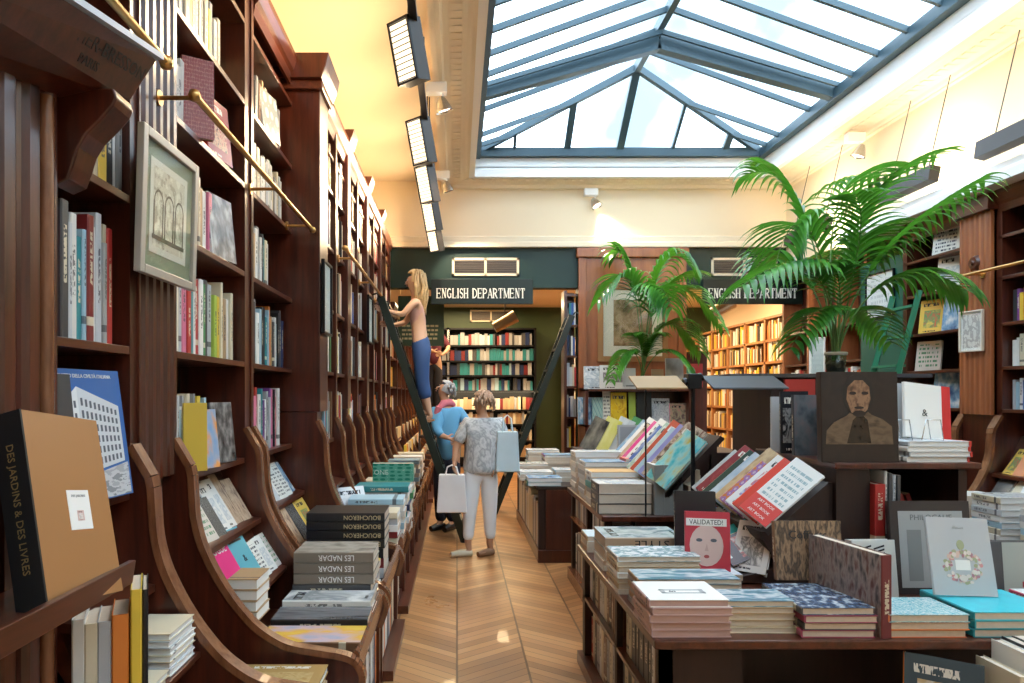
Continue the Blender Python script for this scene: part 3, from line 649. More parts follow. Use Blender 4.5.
# --------------------------------- books on the left shelves
def rows(y0, y1, X, spec, bayname, grp):
    for z, hm, pal, rn, frac in spec:
        shelf_row_left(X, y0+.012, y0+(y1-y0)*frac-.005, z, hm, pal, f"{rn} shelf of {bayname}", grp)
G1, G2, G3 = 'books in the narrow left bay', 'books in the wide left bay', 'books in the bay before the pillar'
rows(1.95, 2.40, -1.165, [(1.79, .44, ['cream', 'red', 'charcoal', 'silver grey', 'white', 'teal', 'pale blue', 'dark red', 'white', 'silver grey', 'grey'], 'middle', .92),
                         (2.32, .38, ['grey', 'cream', 'yellow', 'black', 'white'], 'upper', 1)], 'the narrow leftmost bay', G1)
rows(2.80, 3.70, -1.2, [(1.28, .36, ['charcoal', 'cream', 'grey', 'black', 'yellow', 'silver grey', 'pale blue', 'white', 'grey', 'charcoal'], 'lowest', .55),
                         (1.80, .42, ['white', 'tan', 'white', 'cream', 'silver grey', 'pink', 'red', 'teal', 'white', 'red', 'red', 'white', 'green', 'charcoal', 'silver grey', 'lime', 'yellow', 'yellow', 'cream'], 'second', .97),
                         (2.29, .38, ['red', 'cream', 'tan', 'white', 'pink', 'grey', 'blue', 'white', 'dark red', 'black'], 'third', .62),
                         (2.77, .38, ['white', 'cream', 'white', 'silver grey', 'white', 'white'], 'fourth', .42),
                         (3.22, .38, ['white', 'cream', 'orange', 'white', 'silver grey', 'cream', 'yellow', 'grey'], 'fifth', .78)], 'the wide left bay', G2)
rows(3.86, 4.76, -1.2, [(1.28, .40, ['silver grey', 'purple', 'pink', 'white', 'black', 'pink', 'red', 'white', 'charcoal', 'teal', 'purple', 'white', 'grey'], 'lowest', .9),
                         (1.80, .41, ['teal', 'pale blue', 'orange', 'orange', 'tan', 'charcoal', 'silver grey', 'white', 'pale blue', 'black', 'charcoal', 'navy', 'black'], 'second', .97),
                         (2.29, .40, ['pale blue', 'teal', 'cream', 'white', 'blue', 'tan', 'white', 'grey', 'white', 'charcoal'], 'third', .6),
                         (2.77, .38, ['white', 'cream', 'silver grey', 'white', 'green', 'white', 'white', 'cream', 'grey', 'white'], 'fourth', .95),
                         (3.22, .36, ['brown', 'cream', 'tan', 'white', 'cream', 'silver grey', 'black', 'white', 'grey'], 'fifth', .9)], 'bay before the pillar', G3)
for i in range(8):
    for z in SH[:-1]:
        far_row((-.985, divs[i]+.02), (-.985, divs[i+1]-.08), .25, z, .40, (1, 0), ALLC, .02, .045, R.uniform(.75, 1))
for i in range(6):
    y0 = 10.25+i*.85
    for z in (1.28, 1.75, 2.2, 2.65 if False else 2.2): far_row((-1.02, y0+.02), (-1.02, y0+.75), .25, z, .36, (1, 0), ['cream', 'tan', 'orange', 'brown', 'yellow', 'white'], .025, .05)
# face-out books on the left wall
def faceout(cx, cy, cz, n, w_, h_, t_, col, lab, grp=None, artm=None, tilt=12, roll=0, **k):
    """cover faces n (x,y); tilted back by tilt degrees; cx,cy,cz = bottom centre of the cover"""
    n = V((n[0], n[1], 0)).normalized(); a = math.radians(tilt)
    nn = n*math.cos(a)+V((0, 0, 1))*math.sin(a); u = -n*math.sin(a)+V((0, 0, 1))*math.cos(a)
    r = u.cross(nn)
    if roll: q = M.Rotation(math.radians(roll), 3, nn); u = q @ u; r = q @ r
    o = V((cx, cy, cz))-r*w_/2-nn*t_/2
    return book(w_, h_, t_, frame_m(o, nn, u), col, lab, grp, artm=artm, **k)
def quad(parent, y0, y1, z0, z1, t_, m_, name='cover_panel', d=.0012):
    return MB().box(t_/2, t_/2+d, y0, y1, z0, z1).build(name, m_, parent)
def poly(parent, pts, t_, m_, name='cover_picture', d=.0016):
    return MB().prism(pts, t_/2, t_/2+d, 'x').build(name, m_, parent)
def ell(cx, cz, rx, rz, n=20, a0=0, a1=2*PI): return [(cx+rx*math.cos(a0+(a1-a0)*k/n), cz+rz*math.sin(a0+(a1-a0)*k/n)) for k in range(n)]
# blue book with the white building
T = .03
PB = faceout(-1.13, 2.16, 1.285, (1, -.12), .36, .42, T, (.03, .13, .40), 'blue book with white arcaded building on its cover in the narrow bay', None, plain=True, tilt=8)
MBLD = mat('white_building_print', (.74, .76, .78), .4); WDK = mat('window_print', (.10, .11, .14), .5)
poly(PB, [(.02, .11), (.02, .275), (.135, .365), (.135, .09)], T, MBLD); poly(PB, [(.135, .09), (.135, .365), (.335, .30), (.335, .115)], T, mat('white_building_side', (.62, .65, .69), .4))
wn = MB()
for r_ in range(6):
    for k in range(5):
        y_ = .03+k*.021; f = (y_-.02)/.115; zz = .105-.015*f+r_*(.026+f*.0155)+.012
        wn.box(T/2+.0016, T/2+.002, y_, y_+.010, zz, zz+.017+.006*f)
    for k in range(9):
        y_ = .147+k*.0205; f = 1-(y_-.135)/.2; zz = .115-.02*f+r_*(.0275+f*.0125)+.012
        wn.box(T/2+.0016, T/2+.002, y_, y_+.010, zz, zz+.017+.008*f)
wn.build('window_pattern', WDK, PB)
poly(PB, [(.01, .004), (.01, .10), (.135, .08), (.35, .11), (.35, .004)], T, art('street_print', [(.28, .30, .32), (.55, .57, .6), (.4, .42, .45)], 'noise', 5), 'pavement_print', .001)
text('PALAZZO DELLA CIVILTÀ ITALIANA', .0165, M.Translation((T/2+.001, .18, .398)) @ ON, PAPER, PB)
faceout(-1.15, 1.99, 1.285, (1, -.1), .18, .40, .02, 'charcoal', 'grey book standing half behind the blue building book', None, tilt=6)
# brown boxed book on the ledge, with black spine
T = .075
n_ = V((1, 0, .27)).normalized(); 
BX = book(.275, .465, T, frame_m((-.955, 1.535, 1.132), (.965, -.10, .26), (-.26, .17, .965)), (.36, .17, .062), 'large brown cardboard boxed book with black spine on the wooden ledge', None, plain=True, detail=False, name='boxed_book', pg=mat('brown_card', (.36, .17, .062), .7))
MB().box(-T/2-.001, T/2+.001, -.002, .004, -.0005, .466).build('black_spine', INK, BX)
MB().box(T/2, T/2+.001, .115, .195, .17, .27).build('price_label', PAPER, BX)
text('DES JARDINS', .009, M.Translation((T/2+.0014, .155, .255)) @ ON, GREYP, BX); 
sm = art('label_print', [(.8, .79, .76), (.8, .79, .76), (.25, .24, .24)], 'text', 30); MB().box(T/2+.001, T/2+.0014, .143, .167, .192, .218).build('label_picture', art('label_pic', [(.7, .5, .45), (.8, .78, .76), (.5, .45, .42)], 'cells', 6), BX)
text('DES JARDINS & DES LIVRES', .026, M.Translation((0, -.0024, .235)) @ M(((0, 1, 0, 0), (0, 0, -1, 0), (-1, 0, 0, 0), (0, 0, 0, 1))), mat('gold_foil', (.45, .32, .14), .4, .6), BX)
for k, (c, t) in enumerate((('charcoal', .03), ('cream', .02), ('brown', .025), ('black', .03))):
    book(.24, .42-.03*k, t, frame_m((-1.0, 1.48-.048*k, 1.135), (.0, 1, .0), (-.18, .0, .98)), c, f'{c} book leaning {ORD[k]} in front of the brown boxed book', 'books on the near ledge', detail=False)
# books below the ledge (yellow, orange, pale) standing on the lower front
for k, (px, top, c, w_, t) in enumerate(((145, 590, 'black', .2, .016), (136, 590, 'yellow', .2, .030), (120, 615, 'orange', .18, .045), (104, 622, 'silver grey', .18, .036), (91, 624, 'cream', .18, .036), (78, 620, 'white', .18, .034))):
    yy = 1.99-.012*k; x = PX(px, yy); zt = PZ(top, yy)
    book(w_, zt-.7205, t, frame_m((x, yy, .7205), (.91, .41, 0), (0, 0, 1)), c, f'{c} upright book below the near ledge at lower left', 'upright books under the near ledge', detail=True, plain=True)
ch(MB().box(-1.14, -.90, 1.2, 1.94, .69, .72), 'low_shelf', MAHOGH, P0, .003)
stack(-.99, 2.17, .722, .16, .2, .022, 6, ['white', 'silver grey', 'cream'], '%s white book in the small pile behind the yellow book', 'white pile on the low left shelf', pg=PAGEW)
stack(-.99, 1.96, .722, .17, .17, .019, 2, ['cream'], '%s cream paperback lying in front of the white pile', 'cream paperbacks on the low left shelf', pg=PAGEW)

# wide bay extras: patterned box, palm postcard book, leaning row below
faceout(-1.13, 3.12, 1.285, (1, -.25), .17, .27, .012, 'pale blue', 'book with dark palm tree on an orange and blue cover, wide bay', None, artm=art('sunset_cover', [(.75, .20, .02), (.80, .36, .10), (.35, .42, .55), (.22, .38, .62)], 'soft', 2.0), tilt=6)
faceout(-1.15, 3.0, 1.285, (.55, -1), .10, .30, .02, 'yellow', 'yellow book turned outward beside the palm tree book', None, plain=True, tilt=2)
faceout(-1.15, 3.40, 1.285, (1, -.2), .2, .30, .02, 'charcoal', 'dark book with grey photograph at right of the palm tree book', None, artm=art('grey_photo', [(.03, .03, .03), (.12, .12, .12), (.3, .3, .3)], 'soft', 4), tilt=6)
faceout(-1.16, 3.36, 2.775, (1, -.15), .24, .30, .03, 'red', 'patterned red and black book standing face out on fourth shelf', None, artm=art('red_pattern', [(.30, .03, .02), (.6, .35, .2), (.05, .03, .03)], 'cells', 18), tilt=6)
faceout(-1.16, 3.06, 2.775, (.6, -1), .14, .36, .03, 'dark red', 'red woven looking box on fourth shelf of the wide bay', None, artm=art('woven_red', [(.28, .03, .02), (.5, .16, .1)], 'circles', 20), tilt=2)
faceout(-1.16, 3.42, 2.295, (1, -.2), .22, .32, .02, 'white', 'book with portrait photo face out on third shelf', None, artm=art('grey_photo2', [(.05, .05, .05), (.25, .22, .2), (.6, .58, .55)], 'soft', 3), tilt=6)
faceout(-1.16, 4.3, 3.225, (1, -.2), .22, .30, .03, 'silver grey', 'face-out grey book with round emblem high in bay before pillar', None, artm=art('round_emblem', [(.6, .6, .55), (.3, .32, .3), (.65, .65, .6)], 'circles', 3), tilt=6)

# leaning books on the sloping racks
ARTS = [art('cover_a', [(.10, .05, .05), (.5, .12, .08), (.55, .48, .4)], 'noise', 6), art('cover_b', [(.75, .75, .7), (.1, .1, .12), (.72, .7, .68)], 'text', 9), art('cover_c', [(.05, .1, .22), (.2, .35, .5), (.7, .72, .7)], 'soft', 3),
        art('cover_d', [(.75, .5, .1), (.15, .3, .12), (.6, .15, .08)], 'cells', 6), art('cover_e', [(.74, .73, .7), (.45, .5, .55), (.74, .73, .7)], 'noise', 5), art('cover_f', [(.35, .24, .16), (.55, .4, .28), (.2, .13, .1)], 'soft', 4),
        art('cover_g', [(.06, .06, .06), (.3, .3, .3), (.06, .06, .06)], 'stripes', 5), art('cover_h', [(.6, .55, .5), (.12, .25, .15), (.65, .6, .5)], 'text', 8)]
CN8 = ['dark red', 'white', 'blue', 'yellow', 'silver grey', 'brown', 'black', 'cream']
def lean_books(y0, y1, X, z, wr, hr, where, grp, n, skip=(), tilt=32):
    for i in range(n):
        if i in skip: continue
        yy = y0+(y1-y0)*(i+.5)/n; k = R.randrange(8)
        faceout(X+R.uniform(-.008, .008), yy, z, (1, R.uniform(-.12, .02)), R.uniform(*wr), R.uniform(*hr), R.uniform(.015, .03), CN8[k], f'{CN8[k]} book leaning {ORD[i]} from left on {where}', grp, artm=ARTS[k], tilt=tilt, pg=PAGEW)
lean_books(2.83, 3.66, -1.105, .962, (.09, .12), (.20, .30), 'upper ledge below wide bay', 'leaning books below the wide bay', 8)
VG = faceout(-.95, 3.06, .706, (1, -.15), .19, .30, .02, 'magenta', 'hot pink VOGUE book leaning on the rack below wide bay', 'leaning books below the wide bay', plain=True, tilt=32, pg=PAGEW)
text('VOGUE', .062, M.Translation((.012, .09, .25)) @ ON, PAPER, VG, xs=.7)
TB = faceout(-.945, 3.28, .706, (1, -.12), .19, .31, .05, (.09, .36, .45), 'thick pale teal book leaning right of the pink one', 'leaning books below the wide bay', plain=True, tilt=32, pg=PAGEW)
text('&', .05, M.Translation((.0265, .10, .15)) @ ON, INK, TB); MB().box(.025, .0262, .03, .16, .24, .25).build('title_band', INK, TB)
for k, (yy, c) in enumerate(((3.45, 'white'), (3.56, 'cream'), (3.645, 'silver grey'))):
    faceout(-.955, yy, .706, (1, -.1), .12, .20, .02, c, f'small {c} book leaning right of the thick teal book', 'leaning books below the wide bay', artm=ARTS[(k*3+1) % 8], tilt=32, pg=PAGEW)
lean_books(3.88, 4.72, -1.105, .962, (.10, .14), (.20, .29), 'upper ledge before the pillar', 'leaning books before the pillar', 6)
lean_books(3.88, 4.72, -.96, .706, (.17, .21), (.24, .30), 'lower ledge before the pillar', 'leaning books before the pillar', 4)
faceout(-.80, 5.30, .60, (.7, -1), .30, .32, .02, 'charcoal', 'dark edged square picture book leaning beyond the pillar', None, artm=art('frame_cover', [(.72, .75, .78), (.5, .52, .55), (.75, .76, .78)], 'noise', 3), tilt=25)

# counter stacks, left.  (texts run upside down: the spines face the camera with the front cover down)
def spine_text(body, cx, y0, z, size, m_, parent, flip=True, xs=1):
    t = text(body, size, M.Identity(4), m_, None, xs=xs)
    mw = M.Translation((cx, y0-.0015, z)) @ M.Rotation(PI/2, 4, 'X')
    if flip: mw = mw @ M.Rotation(PI, 4, 'Z')
    t.parent = parent; t.matrix_parent_inverse = parent.matrix_world.inverted(); t.matrix_world = mw
    t.matrix_parent_inverse = M.Identity(4); t.matrix_local = parent.matrix_world.inverted() @ mw
    return t
C0 = .4625
z, o = stack(-.68, 2.50, C0, .33, .20, .030, 3, ['tan'], '%s tan book in the pile nearest the camera on left counter', 'tan pile on the left counter', pg=PAGEW, artm=art('tan_cover', [(.42, .27, .10), (.55, .40, .18), (.42, .27, .10)], 'noise', 8))
z, o = stack(-.63, 2.87, C0, .44, .21, .058, 2, ['black', 'brown'], '%s thick book of the pair under colourful cover, left counter', 'thick colourful pair on the left counter', spine='front', artm=art('sun_cover', [(.22, .42, .60), (.60, .45, .50), (.8, .45, .08), (.82, .62, .10)], 'soft', 1.6, .15, (1, 1, 1.3)))
ya = 3.10
z1, o = stack(-.63, ya, C0, .44, .19, .068, 2, ['black'], '%s big dark glossy book behind the colourful pair', 'dark glossy pair on the left counter', spine='front', artm=art('grey_sheen', [(.05, .05, .055), (.18, .18, .19), (.10, .10, .11)], 'soft', 3, .1, (1, 1, .5)))
z1, o = stack(-.63, 3.31, C0, .43, .18, .052, 3, ['white'], '%s white picture book behind the dark glossy pair', 'white picture books on the left counter', spine='front', artm=art('eye_cover', [(.78, .78, .76), (.30, .32, .33), (.78, .78, .76)], 'noise', 3, .2, (1, .5, 1)))
z1, _ = stack(-.64, 3.51, C0, .40, .25, .060, 3, ['white', 'grey', 'charcoal'], '%s book hidden under the LES NADAR books', 'books below the LES NADAR books', spine='front')
for i in range(3):
    b = flat(-.635, 3.51, z1, .41, .27, .054, (.22, .18, .14), f'grey-brown LES NADAR book, {["lowest", "middle one", "topmost"][i]} of the three', 'LES NADAR books', 'front', detail=True, plain=True, artm=art('nadar%d' % i, [(.30, .26, .21), (.45, .41, .35), (.2, .18, .15)], 'soft', 3))
    bpy.context.view_layer.update(); spine_text('LES NADAR', -.62, 3.51, z1+.027, .042, PAPER, b, xs=.85); z1 += .0552
z1, _ = stack(-.66, 4.10, C0, .44, .26, .058, 4, ['charcoal', 'silver grey', 'dark red', 'black'], '%s book hidden under the BOUCHERON books', 'books below the BOUCHERON books', spine='front')
for i in range(4):
    b = flat(-.67, 4.10, z1, .47, .30, .052, 'black', f'black BOUCHERON book, {["lowest", "second up", "third up", "topmost"][i]} of the four', 'BOUCHERON books', 'front', plain=True)
    bpy.context.view_layer.update(); spine_text('BOUCHERON', -.57, 4.10, z1+.026, .038, mat('gold_print%d' % i, (.6, .5, .3), .4), b, xs=.95); z1 += .0532
stack(-.50, 3.86, C0, .10, .13, .04, 5, ['pale blue', 'white', 'navy', 'red', 'yellow'], '%s small coloured book piled at the rail by BOUCHERON books', 'small pile at the rail')
stack(-.90, 2.86, .665, .13, .19, .045, 4, ['tan'], '%s card boxed paperback in pile left of the LES NADAR books', 'card boxed pile', pg=PAGEW)
# farther along the counter
def mixed(cx, y, z0, w_, d_, t_, n, pal, lab, grp, **k): return stack(cx, y, z0, w_, d_, t_, n, pal, lab, grp, jit=.012, **k)
mixed(-.64, 4.86, C0, .42, .25, .045, 7, ['white', 'silver grey', 'cream', 'dark red'], '%s book in first counter pile beyond the big pillar', 'first counter pile beyond the pillar', spine='front', pg=PAGEW)
mixed(-.62, 5.20, C0, .42, .25, .045, 8, ['white', 'silver grey', 'white', 'pale blue'], '%s book in second counter pile beyond the big pillar', 'second counter pile beyond the pillar', spine='front', pg=PAGEW)
mixed(-.62, 5.62, C0, .44, .28, .05, 8, ['navy', 'white', 'silver grey', 'teal'], '%s book in pile before the green banknote box', 'pile before the green box', spine='front', pg=PAGEW)
gb = faceout(-.56, 5.98, .86, (0, -1), .36, .16, .10, (.02, .20, .13), 'green banknote patterned boxed book standing on the left counter', None, plain=True, artm=art('banknote', [(.02, .20, .13), (.10, .36, .26), (.35, .5, .42)], 'circles', 5), tilt=0)
text('ONE', .06, M.Translation((.052, .075, .08)) @ ON, mat('pale_green_ink', (.5, .62, .52), .5), gb)
mixed(-.62, 5.94, C0, .46, .20, .05, 7, ['white', 'teal', 'green'], '%s book under the green banknote box', 'books under the green box', spine='front')
for j, yy in enumerate((6.35, 6.75, 7.2, 8.3, 8.8, 9.3)):
    for t in range(7):
        c = lin(R.choice(['white', 'silver grey', 'cream', 'pale blue', 'red', 'white'])); x0 = -.84+R.uniform(-.02, .02); z_ = C0+t*.052
        FAR.box(x0, x0+.38, yy, yy+.27, z_, z_+.049, 1 if t % 2 else 0, c)
# floor level books under the left counter
for (a, b) in ((2.46, 2.75), (2.82, 3.68), (3.88, 4.70)):
    y = a; i = 0
    while y < b-.05:
        t = R.uniform(.035, .07); c = R.choice(['white', 'charcoal', 'orange', 'navy', 'silver grey', 'black', 'cream', 'teal'])
        if NB[0] > 900: break
        book(.22, R.uniform(.26, .34), t, frame_m((-.435, y+t/2, .081), (0, 1, 0), (0, 0, 1)), c, f'{c} book, {ORD[i]} along floor shelf from {"tan pile" if a < 2.6 else ("wide bay" if a < 3 else "bay before pillar")}', 'books under the left counter', detail=False)
        y += t+.003; i += 1
for i in range(8): far_row((-.45, divs[i]+.02), (-.45, divs[i+1]-.09), .2, .081, .33, (1, 0))
for i in range(1, 8):
    for z, X in ((.90, -.94), (.64, -.80)):
        y = divs[i]+.02
        while y < divs[i+1]-.15:
            wd = R.uniform(.12, .18); hh = R.uniform(.2, .27); c = lin(R.choice(['white', 'cream', 'silver grey', 'tan', 'orange', 'yellow']))
            d = V((-math.sin(.55), 0, math.cos(.55)))*hh; nn = V((-math.cos(.55), 0, -math.sin(.55)))*.02; p = V((X, y, z))
            vs = [p, p+V((0, wd, 0)), p+V((0, wd, 0))+d, p+d]; vs += [v+nn for v in vs]
            FAR.add(vs, [(0, 1, 2, 3), (7, 6, 5, 4), (0, 4, 5, 1), (1, 5, 6, 2), (3, 2, 6, 7), (0, 3, 7, 4)], 0, c); y += wd+.01
for i in range(6):
    for z, X in ((.90, -.94), (.64, -.80), (.47, -.6)):
        y = 10.27+i*.85
        for k in range(5):
            c = lin(R.choice(['cream', 'orange', 'tan', 'yellow', 'white'])); FAR.box(X, X+.04, y, y+.12, z, z+.22, 0, c); y += .15

# ------------------------------------------------------------------ right hand bookcases (mirror of the left, face at x 4.6)
RB = []
for i, (y0, y1, nm) in enumerate(((2.2, 4.0, 'nearest right bookcase bay, outside the picture edge'), (4.0, 5.80, 'right bookcase bay with full shelves, cut by the right picture edge'), (6.22, 7.02, 'narrow right bookcase bay with face-out picture books by green ladder'))):
    b = left_bay(y0, y1, -1.15, nm, [1.50, 1.86, 2.23, 2.62, 2.97], 3.33, 'built-in bookcases along the right wall', mir=-1, off=3.45, back=-1.5, nose=.41); RB.append(b)
bay_panel(4.0, 4.05, -1.15, -1.5, 3.33, RB[1], -1, 3.45); bay_panel(5.76, 5.82, -1.15, -1.5, 3.33, RB[1], -1, 3.45); bay_panel(6.18, 6.24, -1.15, -1.5, 3.33, RB[2], -1, 3.45); bay_panel(6.98, 7.04, -1.15, -1.5, 3.33, RB[2], -1, 3.45)
RP = empty('bookcase_pilaster', (4.6, 6.0, 0), 'fluted right pilaster with round rosette and small white framed drawing', 'pilaster')
flutes(4.55, 5.82, 6.18, 1.45, 3.2, RP, 6, -1, m_=PANELW)
ch(MB().box(4.58, 5.04, 5.82, 6.18, 0, 3.34), 'pilaster_core', MAHOG, RP)
ch(MB().box(4.50, 5.04, 5.79, 6.21, 3.20, 3.34), 'capital', MAHOGH, RP, .004)
ch(MB().tube([(4.56, 6.0, 2.78), (4.53, 6.0, 2.78)], [.07, .05], 18).tube([(4.53, 6.0, 2.78), (4.515, 6.0, 2.78)], [.025, .015], 12), 'rosette', MAHOGH, RP)
picture((4.53, 6.0, 2.18), (-1, -.12, 0), .24, .36, 'small white framed line drawing on the fluted right pilaster', mat('pale_frame', (.7, .62, .5), .4), PAPER, art('line_drawing', [(.82, .80, .76), (.55, .52, .5), (.82, .80, .76)], 'noise', 4), fw=.014, mw_=.02)
struct(MB().prism([(4.40, 3.355), (4.40, 3.43), (4.45, 3.47), (4.47, 3.53), (4.58, 3.56), (5.04, 3.56), (5.04, 3.355)], 1, 7.9), 'trim_6', WHITE)
rail([(4.42, 4.2, 2.66), (4.42, 5.98, 2.66)], (5.9, 4.4), 'brass ladder rail across the right bookcase', 4.55)
# end panel, green leaf of a door, and the dark bookcase against the wall behind the palm
E1 = empty('bookcase', (4.9, 8.5, 0), 'dark bookcase between the green ladder and the back wall, behind palm', 'bookcase')
ch(MB().box(5.0, 5.04, 7.06, 9.95, 0, 3.4), 'back_panel', MAHOG, E1)
for y in (7.06, 7.9, 8.5, 9.2, 9.9): ch(MB().box(4.74, 5.0, y, y+.05, 0, 3.4), 'divider', PANELW, E1)
for z in (1.25, 1.65, 2.05, 2.5, 3.35): ch(MB().box(4.76, 5.0, 7.06, 9.95, z-.03, z), 'shelf', MAHOGH, E1)
for z in (1.25, 1.65): far_row((4.76, 9.9), (4.76, 7.9), .22, z, .34, (-1, 0), ['orange', 'cream', 'red', 'white', 'brown'])
tag(MB().box(4.66, 4.72, 7.08, 7.88, 0, 3.1).build('green_panel', mat('green_door_paint', (.012, .10, .07), .35)), 'dark green tall door panel behind the green ladder', 'panel')
picture((4.655, 7.5, 2.72), (-1, 0, 0), .5, .5, 'white notice pane high on the green door panel', BLACKM, PAPER, art('notice', [(.8, .85, .85), (.6, .66, .68)], 'text', 12), fw=.015, mw_=.02)
picture((4.72, 8.93, 2.12), (-1, -.5, 0), .22, .5, 'narrow white notice hanging on the post behind the tall palm', WHITE, PAPER, DOC, fw=.008, mw_=.02)
# green ladder
LG = empty('ladder', (4.2, 6.6, 0), 'green wooden ladder leaning on the right bookcase', 'ladder')
for (ya_, yb_) in ((6.90, 6.52), (7.30, 6.92)):
    ch(MB().beam((3.98, ya_, 0), (4.42, yb_, 2.62), .03, .05), 'stringer', LADG, LG)
for k in range(9):
    f = (k+.7)/9.2; ch(MB().box(3.98+.44*f-.04, 3.98+.44*f+.05, 6.90-.38*f, 7.30-.38*f, 2.62*f-.015, 2.62*f+.01), 'tread', LADG, LG)
# books on the right bookcase
RG = 'books in the right bookcase'
def shelf_row_right(X, y1, y0, z0, hmax, pal, where, grp, n=99, tr=(.025, .055)):
    y = y1; i = 0
    while y > y0 and i < n:
        t = R.uniform(*tr); h = hmax*R.uniform(.72, .97); c = pal[i % len(pal)]
        book(.2, h, t, frame_m((X+R.uniform(0, .02), y-t/2, z0+.0005), (0, -1, 0), (0, 0, 1)), c, f'{c} book, {ORD[i] if i < 28 else i} from pilaster on {where}', grp, detail=False); y -= t+.0015; i += 1
shelf_row_right(4.66, 5.74, 4.9, 2.23, .33, ['charcoal', 'purple', 'yellow', 'orange', 'purple', 'red', 'grey', 'charcoal', 'black', 'teal', 'pale blue', 'green', 'blue', 'white'], 'third shelf of the right bookcase', RG)
shelf_row_right(4.66, 5.74, 4.9, 1.86, .30, ['white', 'white', 'cream', 'white', 'red', 'red', 'dark red', 'silver grey', 'white', 'white', 'pink', 'cream'], 'second shelf of the right bookcase', RG)
shelf_row_right(4.66, 5.74, 4.9, 1.50, .31, ['silver grey', 'pale blue', 'white', 'blue', 'blue', 'white', 'silver grey', 'charcoal', 'red', 'white', 'white', 'cream'], 'first shelf of the right bookcase', RG)
shelf_row_right(4.66, 5.6, 4.9, 2.62, .30, ['cream', 'black', 'white', 'tan', 'black', 'white'], 'fourth shelf of the right bookcase', RG)
shelf_row_right(4.66, 5.55, 4.9, 2.97, .28, ['dark red', 'tan', 'brown', 'cream'], 'top shelf of the right bookcase', RG)
for z in (1.5, 1.86, 2.23, 2.62): far_row((4.66, 4.88), (4.66, 4.1), .2, z, .33, (-1, 0))
def right_lean(y0, y1, X, z, n, where, hr=(.24, .3)):
    for i in range(n):
        yy = y1+(y0-y1)*(i+.5)/n; k = R.randrange(8)
        faceout(X, yy, z, (-1, R.uniform(-.3, .1)), R.uniform(.14, .18), R.uniform(*hr), .02, R.choice(['white', 'cream', 'silver grey', 'orange']), f'book leaning {ORD[i]} from pilaster on {where}', 'leaning books below right shelves', artm=ARTS[k], tilt=35, pg=PAGEW)
right_lean(4.6, 5.72, 4.555, .962, 8, 'the upper right rack')
right_lean(4.6, 5.72, 4.41, .706, 7, 'the lower right rack')
for j, (y, n) in enumerate(((5.35, 8), (4.95, 9), (4.5, 8))):
    stack(4.12, y, C0, .36, .28, .045, n, ['white', 'silver grey', 'white', 'cream', 'pale blue'], '%s pale book in counter pile '+['nearest the right pilaster', 'second from right pilaster', 'third from right pilaster'][j], 'piles on the right counter', pg=PAGEW, artm=ARTS[4])
for i, (yy, z, c, am, h_) in enumerate(((6.55, 2.97, 'white', 1, .32), (6.5, 2.62, 'white', 4, .34), (6.75, 2.23, 'green', 3, .34), (6.42, 2.23, 'blue', 2, .34), (6.55, 1.50, 'pale blue', 2, .36), (6.8, 1.86, 'white', 7, .3))):
    faceout(4.68, yy, z, (-1, -.35), .26, h_, .02, c, f'{c} picture book face out on {["top", "fourth", "third", "third", "first", "second"][i]} shelf by green ladder'+(', near end' if i == 3 else ''), 'face-out books by the green ladder', artm=ARTS[am], tilt=8)

# ------------------------------------------------------------------ right display table in the foreground
TA = empty('display_table', (1.9, 3.3, 0), 'nearest dark wooden display table loaded with art books, lower right', 'table')
TX0, TX1, TY0, TY1, TH = .73, 3.45, 2.52, 4.15, .713
ch(MB().box(TX0, TX1, TY0, TY1, TH-.035, TH), 'table_top', MEDGE if False else MAHOGH, TA, .006)
ch(MB().box(TX0+.03, TX0+.08, TY0+.04, TY0+.09, .07, TH-.035), 'post', DARKW, TA); ch(MB().box(TX0+.03, TX0+.08, TY1-.09, TY1-.02, .07, TH-.035), 'post', DARKW, TA); ch(MB().box(TX0+.03, TX0+.06, 3.25, 3.29, .07, TH-.035), 'post', DARKW, TA)
ch(MB().box(TX0+.32, TX1, TY0+.34, TY1-.02, .05, TH-.035), 'carcass', DARKW, TA)
ch(MB().box(TX0+.03, TX0+.34, TY0+.04, TY1-.02, .40, .42), 'side_shelf', MAHOGH, TA); ch(MB().box(TX0, TX1, TY0+.3, TY1, 0, .07), 'plinth', MAHOGH, TA)
ch(MB().box(TX0+.0, TX0+.34, TY0+.04, TY0+.3, 0, .07), 'plinth', MAHOGH, TA)
ch(MB().box(TX0+.03, TX0+.34, TY0+.04, TY0+.06, .07, TH-.035), 'end_panel', DARKW, TA)
ch(MB().box(1.15, TX1, TY0-.22, TY0+.34, .33, .36).box(1.15, 1.19, TY0-.2, TY0+.3, 0, .33).box(3.0, 3.04, TY0-.2, TY0+.3, 0, .33), 'front_step', MAHOGH, TA)
for zz, nm, zlab in ((.42, 'upper', .24), (.071, 'floor', .3)):
    y = TY0+.10; i = 0
    while y < TY1-.15:
        t = R.uniform(.04, .08); c = R.choice(['red', 'charcoal', 'white', 'cream', 'brown', 'grey'])
        if abs(y-3.27) > .08: book(.22, R.uniform(.8, 1)*zlab, t*.9, frame_m((TX0+.06, y+t/2, zz+.001), (0, -1, 0), (0, 0, 1)), c, f'{c} book, {ORD[i]} from the camera on {nm} side shelf of nearest table', 'books in the side of the nearest table', detail=False); i += 1
        y += t
